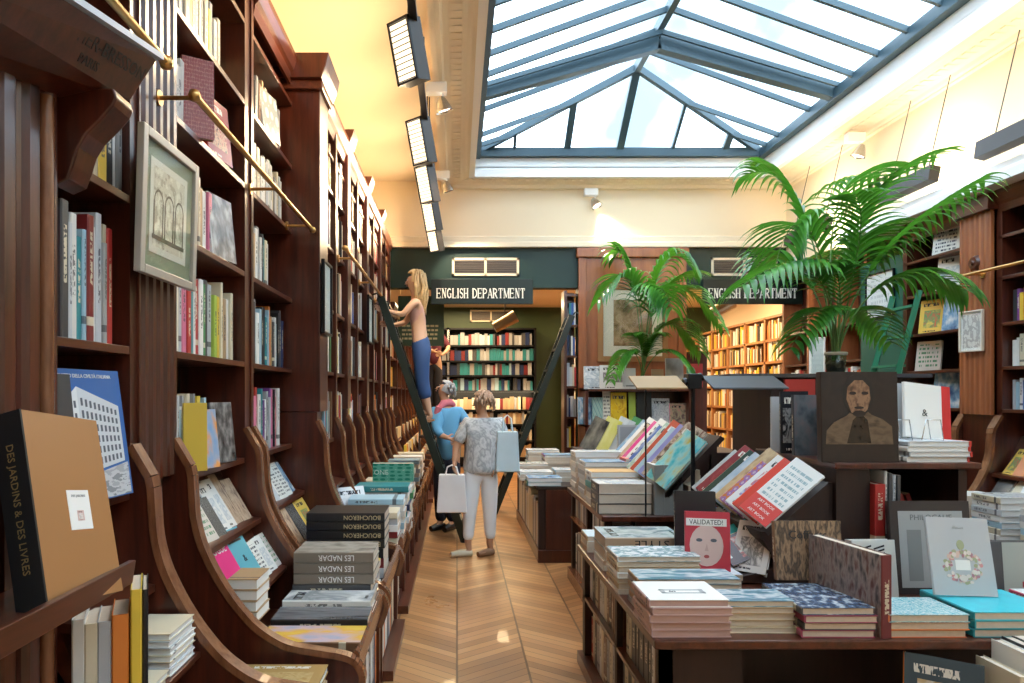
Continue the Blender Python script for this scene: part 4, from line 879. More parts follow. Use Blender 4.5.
# front step books
for i, (x, c, t, h_) in enumerate(((1.86, 'white', .035, .36), (1.90, 'black', .04, .37), (1.945, 'black', .04, .37), (1.99, 'charcoal', .035, .36), (1.80, 'cream', .03, .30), (2.04, 'brown', .03, .34))):
    book(.2, h_, t, frame_m((x+.13, 2.32, .361), (1, 0, 0), (0, 0, 1)), c, f'{c} upright book, {ORD[[1, 2, 3, 4, 0, 5][i]]} from left below the table front', 'books standing below the table front', detail=True)
faceout(1.72, 2.42, .361, (-.75, -1), .24, .31, .03, 'orange', 'orange edged book with landscape cover below the table front', None, artm=art('landscape_cover', [(.05, .08, .10), (.5, .35, .15), (.65, .6, .5)], 'noise', 4), tilt=10)
flat(1.30, 2.55, .361, .30, .22, .06, 'tan', 'tan box lying on the step under table front', None)
EXT = mat('landscape_print_base', (.1, .2, .25), .4)
# the stacks on the table
Z = TH+.0005
PINKC = (.50, .32, .30)
z, o = stack(.873, 2.545, Z, .30, .255, .0275, 5, [PINKC], '%s pink-paged book in pile at the near table corner', 'pile at the near table corner', pg=mat('pink_paper', (.52, .33, .28), .7), artm=mat('cream_cover', (.80, .76, .70), .45))
tb = o[-1]; fr = MB(); 
for (a, b, c_, d) in ((.075, .245, .125, .137), (.075, .245, .085, .097), (.075, .092, .085, .137), (.228, .245, .085, .137)): fr.box(.0138, .0148, a, b, c_, d)
fr.build('cover_frame', GREYP, tb); text('Art', .02, M.Translation((.0145, .12, .111)) @ ON, INK, tb)
MTN = art('mountain_cover', [(.10, .20, .25), (.14, .28, .34), (.55, .62, .64), (.12, .22, .26)], 'soft', 2.8, .2, (1, 1, 1.6))
z, o = stack(.975, 2.86, Z, .43, .17, .022, 6, ['grey', 'tan'], '%s book in blue-grey mountain cover pile behind pink pile', 'mountain cover pile', artm=MTN)
z, o = stack(.92, 3.10, Z, .38, .22, .024, 7, ['white', 'tan', 'cream'], '%s book in white illustrated pile third from camera', 'white illustrated pile', artm=art('white_lines', [(.75, .77, .78), (.3, .4, .42), (.75, .77, .78)], 'noise', 5, .2))
z, o = stack(1.16, 2.60, Z, .262, .16, .0235, 5, ['cream', 'tan'], '%s book in blue cloudy cover pile right of pink pile', 'blue cloudy pile', artm=MTN, pg=PAGES)
z, o = stack(.815, 3.93, Z, .14, .20, .03, 3, ['tan', 'cream'], '%s small pale book at the far left table corner', 'small pile at far table corner', artm=mat('pale_cover', (.66, .72, .72), .4))
z, _ = stack(.96, 3.52, Z, .40, .24, .024, 2, ['white'], '%s book hidden under the STYLE books', 'books below the STYLE books')
for i in range(2):
    b = flat(.965, 3.50, z, .41, .30, .062, (.42, .30, .20), f'{["lower", "upper"][i]} tan STYLE box book on the nearest table', 'STYLE box books', 'front', plain=True, artm=art('style%d' % i, [(.35, .40, .38), (.55, .58, .55), (.2, .26, .28)], 'noise', 4))
    spine_text('STYLE', 1.00, 3.50, z+.031, .052, INK, b, xs=1.3); z += .063
# VALIDATED book, black book behind
T = .03
VB = faceout(1.165, 3.17, Z+.09, (-.22, -1), .20, .27, T, (.62, .05, .08), 'red book with pale face and VALIDATED! on its cover', None, plain=True, tilt=5)
poly(VB, ell(.095, .115, .075, .095), T, mat('pale_skin_print', (.72, .52, .48), .5), 'face_print'); quad(VB, .005, .185, .205, .24, T, PAPER, 'title_panel', .002)
text('VALIDATED!', .032, M.Translation((T/2+.0025, .095, .222)) @ ON, INK, VB, xs=.85)
for s in (-1, 1): poly(VB, ell(.095+s*.032, .14, .014, .008), T, WDK, 'eye_print', .0022)
poly(VB, ell(.095, .065, .012, .008), T, mat('lip_print', (.4, .08, .08), .5), 'mouth_print', .0022); poly(VB, [(.086, .09), (.104, .09), (.097, .125)], T, mat('nose_print', (.6, .4, .36), .5), 'nose_print', .0021)
stack(1.17, 3.12, Z, .26, .22, .028, 3, ['white', 'pink', 'silver grey'], '%s book under the red VALIDATED! book', 'books under the VALIDATED! book')
faceout(1.20, 3.43, Z+.06, (-.15, -1), .20, .36, .03, 'black', 'tall black book standing behind the red VALIDATED! book', None, tilt=4, pg=PAGEW)
stack(1.2, 3.40, Z, .24, .2, .028, 2, ['white', 'grey'], '%s book under the tall black book', 'books under the tall black book')
# central pile with picture book standing on it, and the book with red spine
z, o = stack(1.428, 2.545, Z, .275, .33, .0275, 4, [(.38, .06, .12), 'charcoal'], '%s dark-covered book in pile at table front centre', 'pile at table front centre', artm=art('blossom_cover', [(.05, .08, .14), (.08, .11, .17), (.62, .66, .68)], 'soft', 9, .15))
COF = art('figures_cover', [(.14, .09, .06), (.36, .23, .14), (.08, .06, .05), (.24, .15, .09)], 'soft', 5, .2, (1, 2.6, .7))
cb = faceout(1.515, 2.93, Z+.112, (0, -1), .29, .25, .025, 'brown', 'clear wrapped picture book with brown figures standing on centre pile', None, artm=COF, tilt=6)
text('Coffrets', .05, M.Translation((.0132, .145, .19)) @ ON, INK, cb)
book(.40, .31, .045, frame_m((1.600, 2.54, Z), (.985, .17, 0), (0, 0, 1)), (.16, .03, .035), 'dark red spined book standing on edge beside the centre pile', None, artm=art('figures_cover_b', [(.10, .09, .09), (.35, .28, .26), (.16, .08, .07)], 'soft', 5, .15, (1, 3, .8)))
zb = faceout(1.86, 3.02, Z, (.05, -1), .20, .26, .05, 'white', 'white book with black hatched squares standing before the tower', None, plain=True, tilt=7, pg=PAGEW)
hz = MB()
for k in range(2):
    for q in range(3):
        x0 = .04+k*.06; y_ = .185+q*.016; hz.add([(.0262, x0, y_), (.0262, x0, y_+.007), (.0262, x0+.05, y_+.022), (.0262, x0+.05, y_+.014)], [(0, 1, 2, 3)])
hz.build('hatched_squares', INK, zb); poly(zb, ell(.10, .05, .05, .06), .05, art('blue_figure', [(.2, .24, .35), (.4, .42, .5)], 'noise', 5), 'figure_print')
ph = faceout(2.17, 3.10, Z, (0, -1), .37, .42, .03, (.05, .038, .038), 'big dark bordered PHILOCALIE book leaning against the tower', None, plain=True, tilt=6)
quad(ph, .04, .335, .03, .375, .03, mat('grey_cover_field', (.40, .41, .41), .5)); text('PHILOCALIE', .036, M.Translation((.0166, .19, .345)) @ ON, mat('title_grey', (.16, .17, .17), .5), ph); quad(ph, .075, .14, .06, .29, .03, mat('grey_cover_shadow', (.25, .26, .26), .5), 'cover_column', .0018)
fl = faceout(2.045, 2.74, Z+.10, (.0, -1), .255, .31, .012, 'silver grey', 'pale floral perfume bottle book leaning on turquoise stack', None, plain=True, tilt=14, roll=-2, pg=PAGEW)
fm = [mat('petal_%d' % i, c_, .5) for i, c_ in enumerate(((.66, .28, .28), (.70, .50, .42), (.45, .22, .26), (.40, .42, .25), (.75, .66, .60)))]
fb = [MB() for _ in fm]
for k in range(110):
    an = R.uniform(0, 2*PI); rr = R.uniform(.7, 1.15); cy, cz = .13+.068*rr*math.cos(an), .115+.058*rr*math.sin(an)
    j = R.randrange(5); fb[j].prism(ell(cy, cz, R.uniform(.005, .010), R.uniform(.005, .010), 7), .0065, .0068+.0002*j+.000002*k, 'x')
for j, m_ in enumerate(fm): fb[j].build('flower_pattern', m_, fl)
poly(fl, [(.10, .10), (.10, .14), (.16, .14), (.16, .10)], .012, PAPER, 'bottle_label', .0012); poly(fl, ell(.13, .20, .015, .02), .012, fm[3], 'bottle_stopper')
text('Fleurs', .018, M.Translation((.0066, .13, .27)) @ ON, GREYP, fl)
z, o = stack(1.755, 2.545, Z, .305, .22, .029, 3, [(.62, .16, .06), 'orange'], '%s orange edged book in the pile left of turquoise stack', 'orange edged pile', artm=art('teal_sketch', [(.10, .38, .42), (.62, .68, .66), (.15, .42, .46)], 'text', 14, .2))
TQ = art('turquoise_cover', [(.04, .50, .60), (.05, .55, .64), (.07, .48, .58)], 'soft', 3, .3)
z, o = stack(2.10, 2.55, Z, .34, .30, .031, 3, [(.02, .30, .34)], '%s turquoise book in the stack under the floral book', 'turquoise stack', artm=TQ, jit=.003)
z, o = stack(2.46, 2.62, Z, .30, .24, .031, 3, [(.6, .08, .14)], '%s red edged book at the right end of table front', 'red edged pile', artm=ARTS[4])
jb = faceout(2.55, 3.0, Z, (0, -1), .38, .26, .04, (.10, .10, .11), 'grey book with small red sofa drawing at right table end', None, plain=True, tilt=5)
quad(jb, .05, .375, .005, .255, .04, mat('grey_green_field', (.42, .45, .42), .5)); text('Jacky Art', .035, M.Translation((.0216, .21, .17)) @ ON, INK, jb)
MB().box(.021, .0222, .13, .36, .06, .085).box(.021, .0222, .2, .36, .085, .105).build('sofa_drawing', mat('sofa_red', (.5, .03, .05), .5), jb)
# ------------------------------------------------------------------ tower on the table
def tower(y0, y1, x0, x1, zt, lab, sidex, lip=True, cat='display stand'):
    t = empty('display_tower', ((x0+x1)/2, (y0+y1)/2, TH), lab, cat)
    ch(MB().box(x0-.02, x1+.05, y0-.03, y1+.02, zt-.03, zt), 'top_board', MAHOG, t, .006)
    ch(MB().box(x0, x0+.16, y0, y1, TH, zt-.03), 'side_cabinet', DARKW, t); ch(MB().box(x1-.04, x1, y0, y1, TH, zt-.03), 'side_panel', DARKW, t)
    ch(MB().box(x0+.16, x1-.04, y1-.3, y1-.28, TH, zt-.03), 'back_panel', DARKW, t)
    ch(MB().box(x0+.16, x1-.04, y0, y1-.3, .88, .90), 'inner_shelf', MAHOGH, t)
    # sloping rack on the left flank
    ch(MB().prism([(sidex, .93), (sidex-.01, .965), (sidex+.015, .965), (sidex+.03, .945), (x0-.02, zt-.10), (x0, zt-.10), (x0, .86), (sidex+.08, .82)], y0+.03, y1-.02), 'sloping_rack', DARKW, t)
    ch(MB().prism([(sidex-.12, .72), (sidex-.13, .745), (sidex-.11, .745), (x0, .86), (x0, .82), (x0, .72)], y0+.03, y1-.02), 'lower_rack', DARKW, t)
    return t
tower(3.24, 4.06, 1.80, 2.42, 1.30, 'dark wooden tower on the nearest table carrying the portrait book', 1.46)
RK = []
def rack(xb, zb_, xt, zt, y0, dy, items, where, grp, wd=.20):
    """shingled covers leaning on a left-facing slope; items from the far end to the near end"""
    sl = V((xt-xb, 0, zt-zb_)); u0 = sl.normalized(); n0 = V((-u0.z, 0, u0.x))
    n0 = -n0 if n0.x > 0 else n0
    for i, (c, am, h_, t) in enumerate(items):
        y = y0-dy*i; a = math.radians(38)
        n = n0*math.cos(a)+V((0, -1, 0))*math.sin(a)
        r = u0.cross(n)
        p = V((xb, y, zb_))+n0*(.016+t+wd*math.sin(a))+u0*.004
        RK.append(book(wd, h_, t, frame_m(p-n*t/2, n, u0), c, f'{c if isinstance(c, str) else "coloured"} book, {ORD[len(items)-1-i]} from the near end of {where}', grp, artm=am, pg=PAGEW))
A = lambda n, *a, **k: art(n, *a, **k)
rack(1.475, .968, 1.80, 1.25, 4.04, .085, [
    ('silver grey', A('r0', [(.35, .36, .36), (.5, .52, .5)], 'soft', 3), .34, .02), ('dark red', A('r1', [(.22, .03, .04), (.32, .05, .05), (.12, .02, .03)], 'noise', 5), .38, .03),
    ('green', A('r2', [(.02, .05, .04), (.04, .08, .06), (.5, .52, .5)], 'noise', 6), .36, .02), ('silver grey', A('r3', [(.55, .6, .63), (.3, .4, .5)], 'soft', 3), .35, .02),
    ('tan', A('r4', [(.45, .30, .15), (.58, .42, .24), (.30, .18, .09)], 'soft', 3), .40, .018), ('orange', A('r5', [(.50, .38, .50), (.30, .15, .35), (.55, .18, .06), (.38, .12, .05)], 'circles', 7), .30, .02),
    ('white', A('r6', [(.74, .74, .72), (.25, .3, .55), (.6, .15, .12), (.75, .75, .72)], 'noise', 7), .36, .02), ('red', A('r7', [(.62, .06, .04), (.62, .06, .04), (.28, .10, .10)], 'soft', 1.2), .35, .02),
    ('white', A('r8', [(.75, .76, .74), (.30, .42, .45), (.75, .76, .74)], 'text', 15), .37, .015)], 'the tower rack', 'shingled books on the tower rack', .17)
wt = RK[-1]
quad(wt, .0, .17, .0, .11, .015, mat('red_band', (.62, .05, .04), .5)); 
for k in range(3): text('ART BOOK', .02, M.Translation((.0088, .085, .09-.033*k)) @ ON, PAPER, wt)
rack(1.355, .752, 1.72, .90, 3.98, .13, [('blue', A('l0', [(.05, .35, .5), (.02, .2, .4)], 'soft', 3), .26, .02), ('tan', ARTS[3], .26, .02), ('brown', ARTS[5], .27, .02), ('turquoise', A('l3', [(.05, .40, .60), (.1, .6, .7), (.3, .2, .1)], 'stripes', 3), .28, .02), ('yellow', ARTS[0], .27, .02)], 'the lower tower rack', 'books on the lower tower rack', .17)
ls = faceout(1.40, 3.30, .765, (-.65, -.75), .17, .27, .03, 'white', 'white line drawing book at the near end of the lower rack', None, artm=A('l5', [(.76, .75, .72), (.2, .2, .2), (.76, .75, .72)], 'noise', 6), tilt=35)
# red tall book and neighbours in the tower opening
for i, (x, c, t, y, zz, h_) in enumerate(((1.985, 'red', .05, 3.20, .901, .30), (2.025, 'white', .012, 3.22, .901, .36), (2.045, 'charcoal', .015, 3.22, .901, .35), (2.065, 'silver grey', .014, 3.22, .901, .34), (2.085, 'charcoal', .014, 3.22, .901, .34))):
    book(.2, h_ if h_ < .365 else .36, t, frame_m((x, y, zz), (1, 0, 0), (0, 0, 1)), c, f'{c} upright book in the tower opening, {ORD[i]} from left', 'upright books in the tower opening')
for i, c in enumerate(('silver grey', 'charcoal', 'brown', 'orange', 'green', 'red', 'dark red')):
    book(.16, .24, .022, frame_m((2.12+i*.037, 3.42, .901), (.93, 0, .36), (-.36, 0, .93)), c, f'{c} book tilting left inside the tower opening', 'tilted books in the tower opening')
# portrait book, big, on the tower top
T = .045
PBK = faceout(1.915, 3.24, 1.3005, (0, -1), .365, .43, T, (.045, .028, .022), 'large dark book with painted bearded man portrait atop the tower', None, plain=True, tilt=2, artm=art('umber_paint', [(.010, .006, .005), (.026, .014, .010), (.018, .010, .007)], 'soft', 3, .5))
hs = lambda P: [(.18+(a_-.18)*1.32, .300+(b_-.300)*1.28) for a_, b_ in P]
SKT = art('skin_paint', [(.08, .04, .022), (.20, .10, .055), (.32, .18, .10), (.15, .075, .045)], 'soft', 4, .4)
CLT = art('shirt_paint', [(.06, .035, .02), (.17, .11, .065), (.10, .06, .035)], 'soft', 4, .4)
poly(PBK, [(.02, .085), (.34, .085), (.335, .17), (.29, .205), (.24, .225), (.205, .255), (.155, .255), (.12, .22), (.06, .19), (.025, .15)], T, CLT, 'painted_shoulders', .0010)
poly(PBK, [(.12, .09), (.235, .09), (.22, .20), (.185, .235), (.15, .20)], T, art('dark_chest', [(.02, .012, .009), (.035, .02, .012)], 'soft', 5), 'painted_chest', .0013)
poly(PBK, hs(ell(.178, .315, .056, .078)), T, mat('dark_hair_paint', (.018, .011, .008), .5), 'painted_hair', .0014)
poly(PBK, hs([(.135, .30), (.14, .345), (.165, .37), (.195, .37), (.218, .345), (.222, .30), (.21, .26), (.18, .235), (.152, .25)]), T, SKT, 'painted_face', .0018)
DKP = mat('dark_feature_paint', (.02, .010, .007), .5)
for s in (-1, 1): poly(PBK, hs(ell(.18+s*.022, .322, .013, .0065, 10)), T, DKP, 'painted_eye', .0022)
poly(PBK, hs([(.172, .285), (.190, .283), (.184, .32)]), T, mat('nose_highlight', (.30, .17, .10), .5), 'painted_nose', .0022)
poly(PBK, hs(ell(.18, .268, .018, .005, 10)), T, DKP, 'painted_mouth', .0022); poly(PBK, hs(ell(.18, .246, .024, .012, 12)), T, DKP, 'painted_beard', .0021)
zz = 1.3005
DARKCOV = [A('d0', [(.02, .02, .025), (.35, .36, .36), (.03, .03, .035)], 'noise', 6), A('d1', [(.06, .07, .08), (.13, .14, .15), (.20, .15, .15)], 'soft', 3)]
book(.20, .33, .04, frame_m((1.70, 3.98, zz), (.1, 1, 0), (0, 0, 1)) , 'black', 'black book with white page edge standing at left end of tower top', None) if False else None
for i, (x, y, w_, h_, c, am, d_) in enumerate(((1.83, 3.86, .10, .31, 'silver grey', None, (-.3, -1)), (1.84, 3.72, .14, .34, 'black', DARKCOV[0], (-.25, -1)), (1.90, 3.60, .24, .32, 'charcoal', DARKCOV[1], (-.05, -1)), (1.98, 3.50, .16, .32, 'charcoal', DARKCOV[1], (.05, -1)), (1.90, 3.40, .10, .20, 'silver grey', None, (-.1, -1)))):
    faceout(x, y, zz, d_, w_, h_, .03, c, f'{["pale grey", "black and white patterned", "dark grey photographic", "plain charcoal", "small grey square"][i]} book standing behind the portrait book', 'books standing behind the portrait book', artm=am, tilt=2, pg=PAGEW)
z, o = stack(2.295, 3.25, zz, .30, .24, .024, 4, ['white', 'silver grey'], '%s white book in red edged pile right of portrait book', 'white pile on the tower', pg=PAGEW)
for k in range(4):
    MB().box(-.0125, .0125, .292, .302, -.001, .241).build('red_edge', mat('red_edge_%d' % k, (.55, .04, .03), .5), o[k])
T = .02
f1 = faceout(2.17, 3.46, z, (.1, -1), .24, .29, T, 'silver grey', 'pale grey book leaning left on the white pile', None, tilt=8, roll=-4, pg=PAGEW); poly(f1, [(.07, .02), (.13, .02), (.10, .16), (.07, .19)], T, WDK, 'figure_print')
f2 = faceout(2.36, 3.42, z, (.12, -1), .25, .28, T, 'white', 'white book with red spine edge leaning on the white pile', None, plain=True, tilt=10, roll=-7, pg=PAGEW)
quad(f2, .205, .252, -.001, .281, T, mat('red_spine_cloth', (.60, .03, .03), .5), 'red_edge', .001); text('&', .05, M.Translation((T/2+.001, .11, .13)) @ ON, INK, f2)
for i, x in enumerate((2.14, 2.29)):
    tag(MB().tube([(x-.05, 3.29, z+.002), (x-.03, 3.29, z+.10), (x+.04, 3.29, z+.10), (x+.055, 3.29, z+.002), (x+.055, 3.38, z+.002), (x+.04, 3.38, z+.10)], .0025, 6).build('wire_book_stand', STEEL), ['left', 'right'][i]+' wire book stand on the white pile beside portrait book', 'book stand', 'wire book stands')

# ------------------------------------------------------------------ second table, with reading lamp and its tower
TB2 = empty('display_table', (2.0, 5.3, 0), 'second dark display table, behind the nearest, under the reading lamp', 'table')
ch(MB().box(.98, 3.3, 4.62, 6.08, .76, .80), 'table_top', MAHOGH, TB2, .005); ch(MB().box(1.22, 3.2, 4.66, 6.04, .05, .76), 'carcass', DARKW, TB2)
ch(MB().box(1.0, 1.22, 4.66, 6.04, .54, .56), 'side_shelf', MEDGE, TB2); ch(MB().box(.98, 3.25, 4.64, 6.06, 0, .10), 'plinth', MEDGE, TB2)
ch(MB().box(1.01, 1.06, 4.66, 4.70, .1, .76), 'post', DARKW, TB2); ch(MB().box(1.01, 1.06, 5.98, 6.04, .1, .76), 'post', DARKW, TB2); ch(MB().box(1.01, 1.03, 5.3, 5.34, .1, .76), 'post', DARKW, TB2)
for zz_, hh in ((.10, .36), (.561, .18)):
    y = 4.72; i = 0
    while y < 5.95:
        t = R.uniform(.04, .08)
        if abs(y-5.32) > .09: book(.18, hh*R.uniform(.8, 1), t*.9, frame_m((1.04, y+t/2, zz_+.001), (0, -1, 0), (0, 0, 1)), R.choice(['white', 'cream', 'silver grey', 'grey', 'charcoal']), f'book {ORD[i]} from near end on {"floor" if hh > .3 else "upper"} side shelf of second table', 'books in the side of the second table', detail=False); i += 1
        y += t
z2 = .8005
def tstack(px0, px1, py_top, y, tk, n, cols, lab, grp, am=None, z0=z2, **k):
    x0, x1 = PX(px0, y), PX(px1, y); t = (PZ(py_top, y)-z0)/n
    return stack((x0+x1)/2, y, z0, x1-x0, tk, t-.0009, n, cols, lab, grp, artm=am, **k)
tstack(598, 652, 484, 4.70, .26, 3, ['black', 'charcoal'], '%s thick black book in near pile on second table', 'black pile on the second table', ARTS[4])
tstack(592, 640, 472, 5.02, .24, 6, ['silver grey', 'white', 'grey', 'teal'], '%s book in orange topped pile on second table', 'orange topped pile', mat('tan_orange_cover', (.62, .38, .15), .5), pg=PAGEW)
tstack(585, 660, 462, 5.34, .28, 8, ['white', 'silver grey', 'grey'], '%s book in tall grey pile behind the orange topped pile', 'tall grey pile', ARTS[2], pg=PAGEW)
tstack(576, 640, 452, 5.70, .25, 8, ['silver grey', 'white'], '%s book in tallest white pile on second table', 'tallest white pile', ARTS[4], pg=PAGEW)
tstack(655, 700, 470, 4.98, .25, 7, ['white', 'cream', 'silver grey'], '%s book in pale pile at the foot of lamp post', 'pale pile at the lamp post', mat('cream_cover2', (.75, .72, .62), .5), pg=PAGEW)
b = flat(PX(648, 5.36), 5.36, PZ(462, 5.36), .34, .22, .022, 'red', 'bright red book lying across the tall grey pile', None)
tstack(690, 745, 486, 4.66, .24, 6, ['white', 'cream', 'charcoal', 'silver grey'], '%s book in pile right of the lamp post', 'pile right of the lamp post', ARTS[7], pg=PAGEW)
gx = faceout(PX(668, 4.36), 4.40, TH, (-.25, -1), .20, .41, .06, 'silver grey', 'grey blank slipcase standing between the first and second tables', None, tilt=1, pg=PAGEW) if False else None
bxx = tag(MB().box(1.21, 1.42, 4.38, 4.60, 0, 1.09).build('x', DARKW), None, None) if False else None
sc = book(.26, .34, .07, frame_m((PX(652, 4.72)+.035, 4.655, .8005), (1, 0, 0), (0, 0, 1)), (.28, .29, .28), 'grey blank slipcase standing upright on second table', None, plain=True, detail=True, pg=PAGEW)
sc2 = faceout(PX(672, 4.66), 4.66, .8005, (0, -1), .15, .34, .02, (.28, .29, .28), 'grey board fronted book beside the blank slipcase', None, tilt=0, pg=PAGEW)
T2 = empty('display_tower', (2.6, 5.4, .8), 'second tall dark stand behind portrait book, carrying the tall palm', 'display stand')
ch(MB().box(1.98, 3.45, 4.95, 5.75, 1.745, 1.775), 'top_board', mat('grey_dark_board', (.07, .07, .08), .25), T2, .004)
ch(MB().box(2.30, 3.35, 5.0, 5.7, .80, 1.745), 'carcass', DARKW, T2)
ch(MB().prism([(1.40, .92), (1.39, .955), (1.42, .955), (1.80, 1.34), (1.83, 1.32), (1.45, .92)], 4.66, 6.0), 'sloping_rack', DARKW, T2)
for yy in (4.75, 5.85):
    for x_, z_ in ((1.44, .93), (1.79, 1.31)): ch(MB().box(x_-.02, x_+.02, yy, yy+.04, .80, z_), 'rack_leg', DARKW, T2)
cs = [('silver grey', ARTS[2]), ('white', ARTS[4]), ('brown', ARTS[5]), ('pink', A('k0', [(.7, .05, .25), (.7, .1, .3), (.5, .5, .5)], 'soft', 2)), ('cream', ARTS[1]), ('blue', A('k1', [(.05, .10, .35), (.10, .18, .45), (.5, .55, .6)], 'soft', 3)), ('white', A('k2', [(.7, .72, .68), (.3, .45, .35), (.7, .72, .7)], 'noise', 5)), ('red', A('k3', [(.45, .08, .05), (.25, .05, .04), (.6, .3, .2)], 'noise', 4)), ('pale blue', A('k4', [(.4, .55, .62), (.3, .45, .55)], 'soft', 2)), ('purple', A('k5', [(.20, .22, .50), (.3, .32, .6)], 'soft', 2)), ('brown', A('k6', [(.12, .08, .06), (.55, .45, .35), (.2, .1, .08)], 'noise', 6)), ('turquoise', A('k7', [(.02, .45, .55), (.3, .65, .65), (.55, .45, .1)], 'soft', 3))]
rack(1.42, .96, 1.95, 1.55, 5.92, .108, [(c, a_, .46+.04*math.sin(i*2.1), .025) for i, (c, a_) in enumerate(cs)], 'the tall rack of second table', 'shingled books on the tall rack', .19)
rack(1.60, 1.17, 2.05, 1.68, 5.75, .15, [(c, a_, .30, .02) for i, (c, a_) in enumerate(cs[3:10])], 'the upper row of the tall rack', 'upper row books on the tall rack', .17) if False else None
# reading lamp on a black post
RL = empty('reading_lamp', (PX(693, 4.5), 4.5, 0), 'black post reading lamp with two long flat shades over tables', 'lamp')
xp = PX(693, 4.5)
ch(MB().tube([(xp, 4.5, 0), (xp, 4.5, 1.70)], .014, 10), 'post', BLACKM, RL); ch(MB().lathe([(0, 0), (.12, 0), (.12, .015), (.02, .03), (.014, .05)], (xp, 4.5, 0), 20), 'base', BLACKM, RL)
ch(MB().box(xp-.045, xp+.045, 4.45, 4.55, 1.66, 1.76).tube([(xp-.06, 4.5, 1.70), (xp+.06, 4.5, 1.74)], .03, 8), 'joint', BLACKM, RL, .006)
def shade(xa, xb, m_): ch(MB().prism([(4.40, 1.655), (4.62, 1.735), (4.62, 1.750), (4.40, 1.668)], xa, xb, 'x'), 'shade', m_, RL, .003)
shade(PX(633, 4.5), PX(683, 4.5), mat('tan_shade', (.36, .22, .09), .6)); shade(PX(708, 4.5), PX(782, 4.5), mat('grey_shade', (.07, .07, .075), .6))
ch(MB().tube([(PX(650, 4.5), 4.6, .80), (PX(650, 4.5), 4.6, 1.74)], .006, 6), 'thin_rod', BLACKM, RL)
rb = faceout(2.12, 4.85, 1.62, (0, -1), .22, .16, .04, 'red', 'red box seen above the dark books behind portrait', None, tilt=0) if False else None
rbx = faceout(2.13, 5.02, 1.7755, (0, -1), .01, .01, .01, 'red', 'tiny red', None) if False else None
b = faceout(2.49, 4.955, 1.6045, (0, -1), .22, .13, .03, 'red', 'red book lying on dark books under palm stand edge', None, tilt=0)
ch(MB().box(2.32, 2.66, 4.90, 5.0, 1.585, 1.603), 'side_bracket', DARKW, T2)

# ------------------------------------------------------------------ third table, far tables
TC = empty('display_table', (1.2, 7.5, 0), 'third small dark display table with panelled end beside the aisle', 'table')
ch(MB().box(.77, 1.95, 6.6, 9.0, .70, .735), 'table_top', DARKW, TC, .004); ch(MB().box(.90, 1.9, 6.63, 8.95, .05, .70), 'carcass', MAHOG, TC)
ch(MB().box(.86, 1.24, 6.60, 6.63, .12, .70), 'end_panel', wood('end_panel_mahogany', (.05, .014, .009), (.11, .03, .016), .3, (8, 8, .7), 2.5), TC); ch(MB().box(.78, 1.92, 6.58, 8.97, 0, .12), 'plinth', MAHOG, TC, .004)
ch(MB().box(.79, .90, 6.62, 6.66, .12, .70), 'post', DARKW, TC); ch(MB().box(.79, .90, 8.9, 8.94, .12, .70), 'post', DARKW, TC)
y = 6.70; i = 0
while y < 8.8:
    t = R.uniform(.05, .1); FAR.box(.80, .98, y, y+t*.9, .121, .121+R.uniform(.38, .48), 0, lin(R.choice(['white', 'silver grey', 'charcoal', 'cream']))); y += t
z3 = .7355
tstack(528, 562, 478, 6.62, .28, 2, ['teal', 'white'], '%s teal and white book at near end of third table', 'near pile on the third table', ARTS[2], z0=z3, pg=PAGEW)
tstack(520, 553, 472, 7.05, .28, 4, ['white', 'silver grey', 'pale blue'], '%s book in second pile on the third table', 'second pile on the third table', ARTS[4], z0=z3, pg=PAGEW)
tstack(556, 590, 470, 6.95, .26, 5, ['white', 'pale blue', 'cream'], '%s book in right pile on the third table', 'right pile on the third table', ARTS[4], z0=z3, pg=PAGEW)
tstack(518, 548, 464, 7.6, .28, 5, ['white', 'silver grey'], '%s book in third pile on the third table', 'third pile on the third table', ARTS[7], z0=z3, pg=PAGEW)
tstack(545, 590, 455, 7.9, .3, 7, ['navy', 'silver grey', 'purple', 'white'], '%s book in the purple and grey pile on third table', 'purple and grey pile', ARTS[2], z0=z3, pg=PAGEW)
tstack(528, 560, 450, 8.5, .3, 7, ['silver grey', 'pale blue'], '%s book in farthest pile on the third table', 'farthest pile on the third table', ARTS[4], z0=z3, pg=PAGEW)
for i, (c, am) in enumerate((('charcoal', A('y0', [(.03, .03, .03), (.25, .24, .2)], 'soft', 2)), ('yellow', A('y1', [(.60, .58, .12), (.7, .68, .3)], 'soft', 2)), ('silver grey', A('y2', [(.45, .5, .55), (.6, .65, .68)], 'soft', 3)), ('green', A('y3', [(.03, .25, .12), (.4, .55, .3), (.02, .12, .08)], 'noise', 4)))):
    faceout(1.32+.12*i, 6.98-.05*i, 1.06, (-.5, -1), .17, .36, .03, c, f'{c} book tilting in the row on the third table display', 'tilted books on the third table display', artm=am, tilt=16, roll=-24, pg=PAGEW)
TD = empty('display_box', (1.9, 6.8, .7), 'dark display box with tilted yellow and green books, behind tall piles', 'display stand')
ch(MB().box(1.26, 2.9, 6.75, 7.5, .74, 1.05), 'box_body', DARKW, TD, .004)
ch(MB().box(1.96, 2.9, 6.62, 7.5, 0, .735), 'support', DARKW, TD)
wb = faceout(PX(641, 6.6), 6.72, 1.055, (0, -1), .38, .27, .05, 'silver grey', 'grey book with woman profile photograph standing behind piles', None, tilt=3, pg=PAGEW)
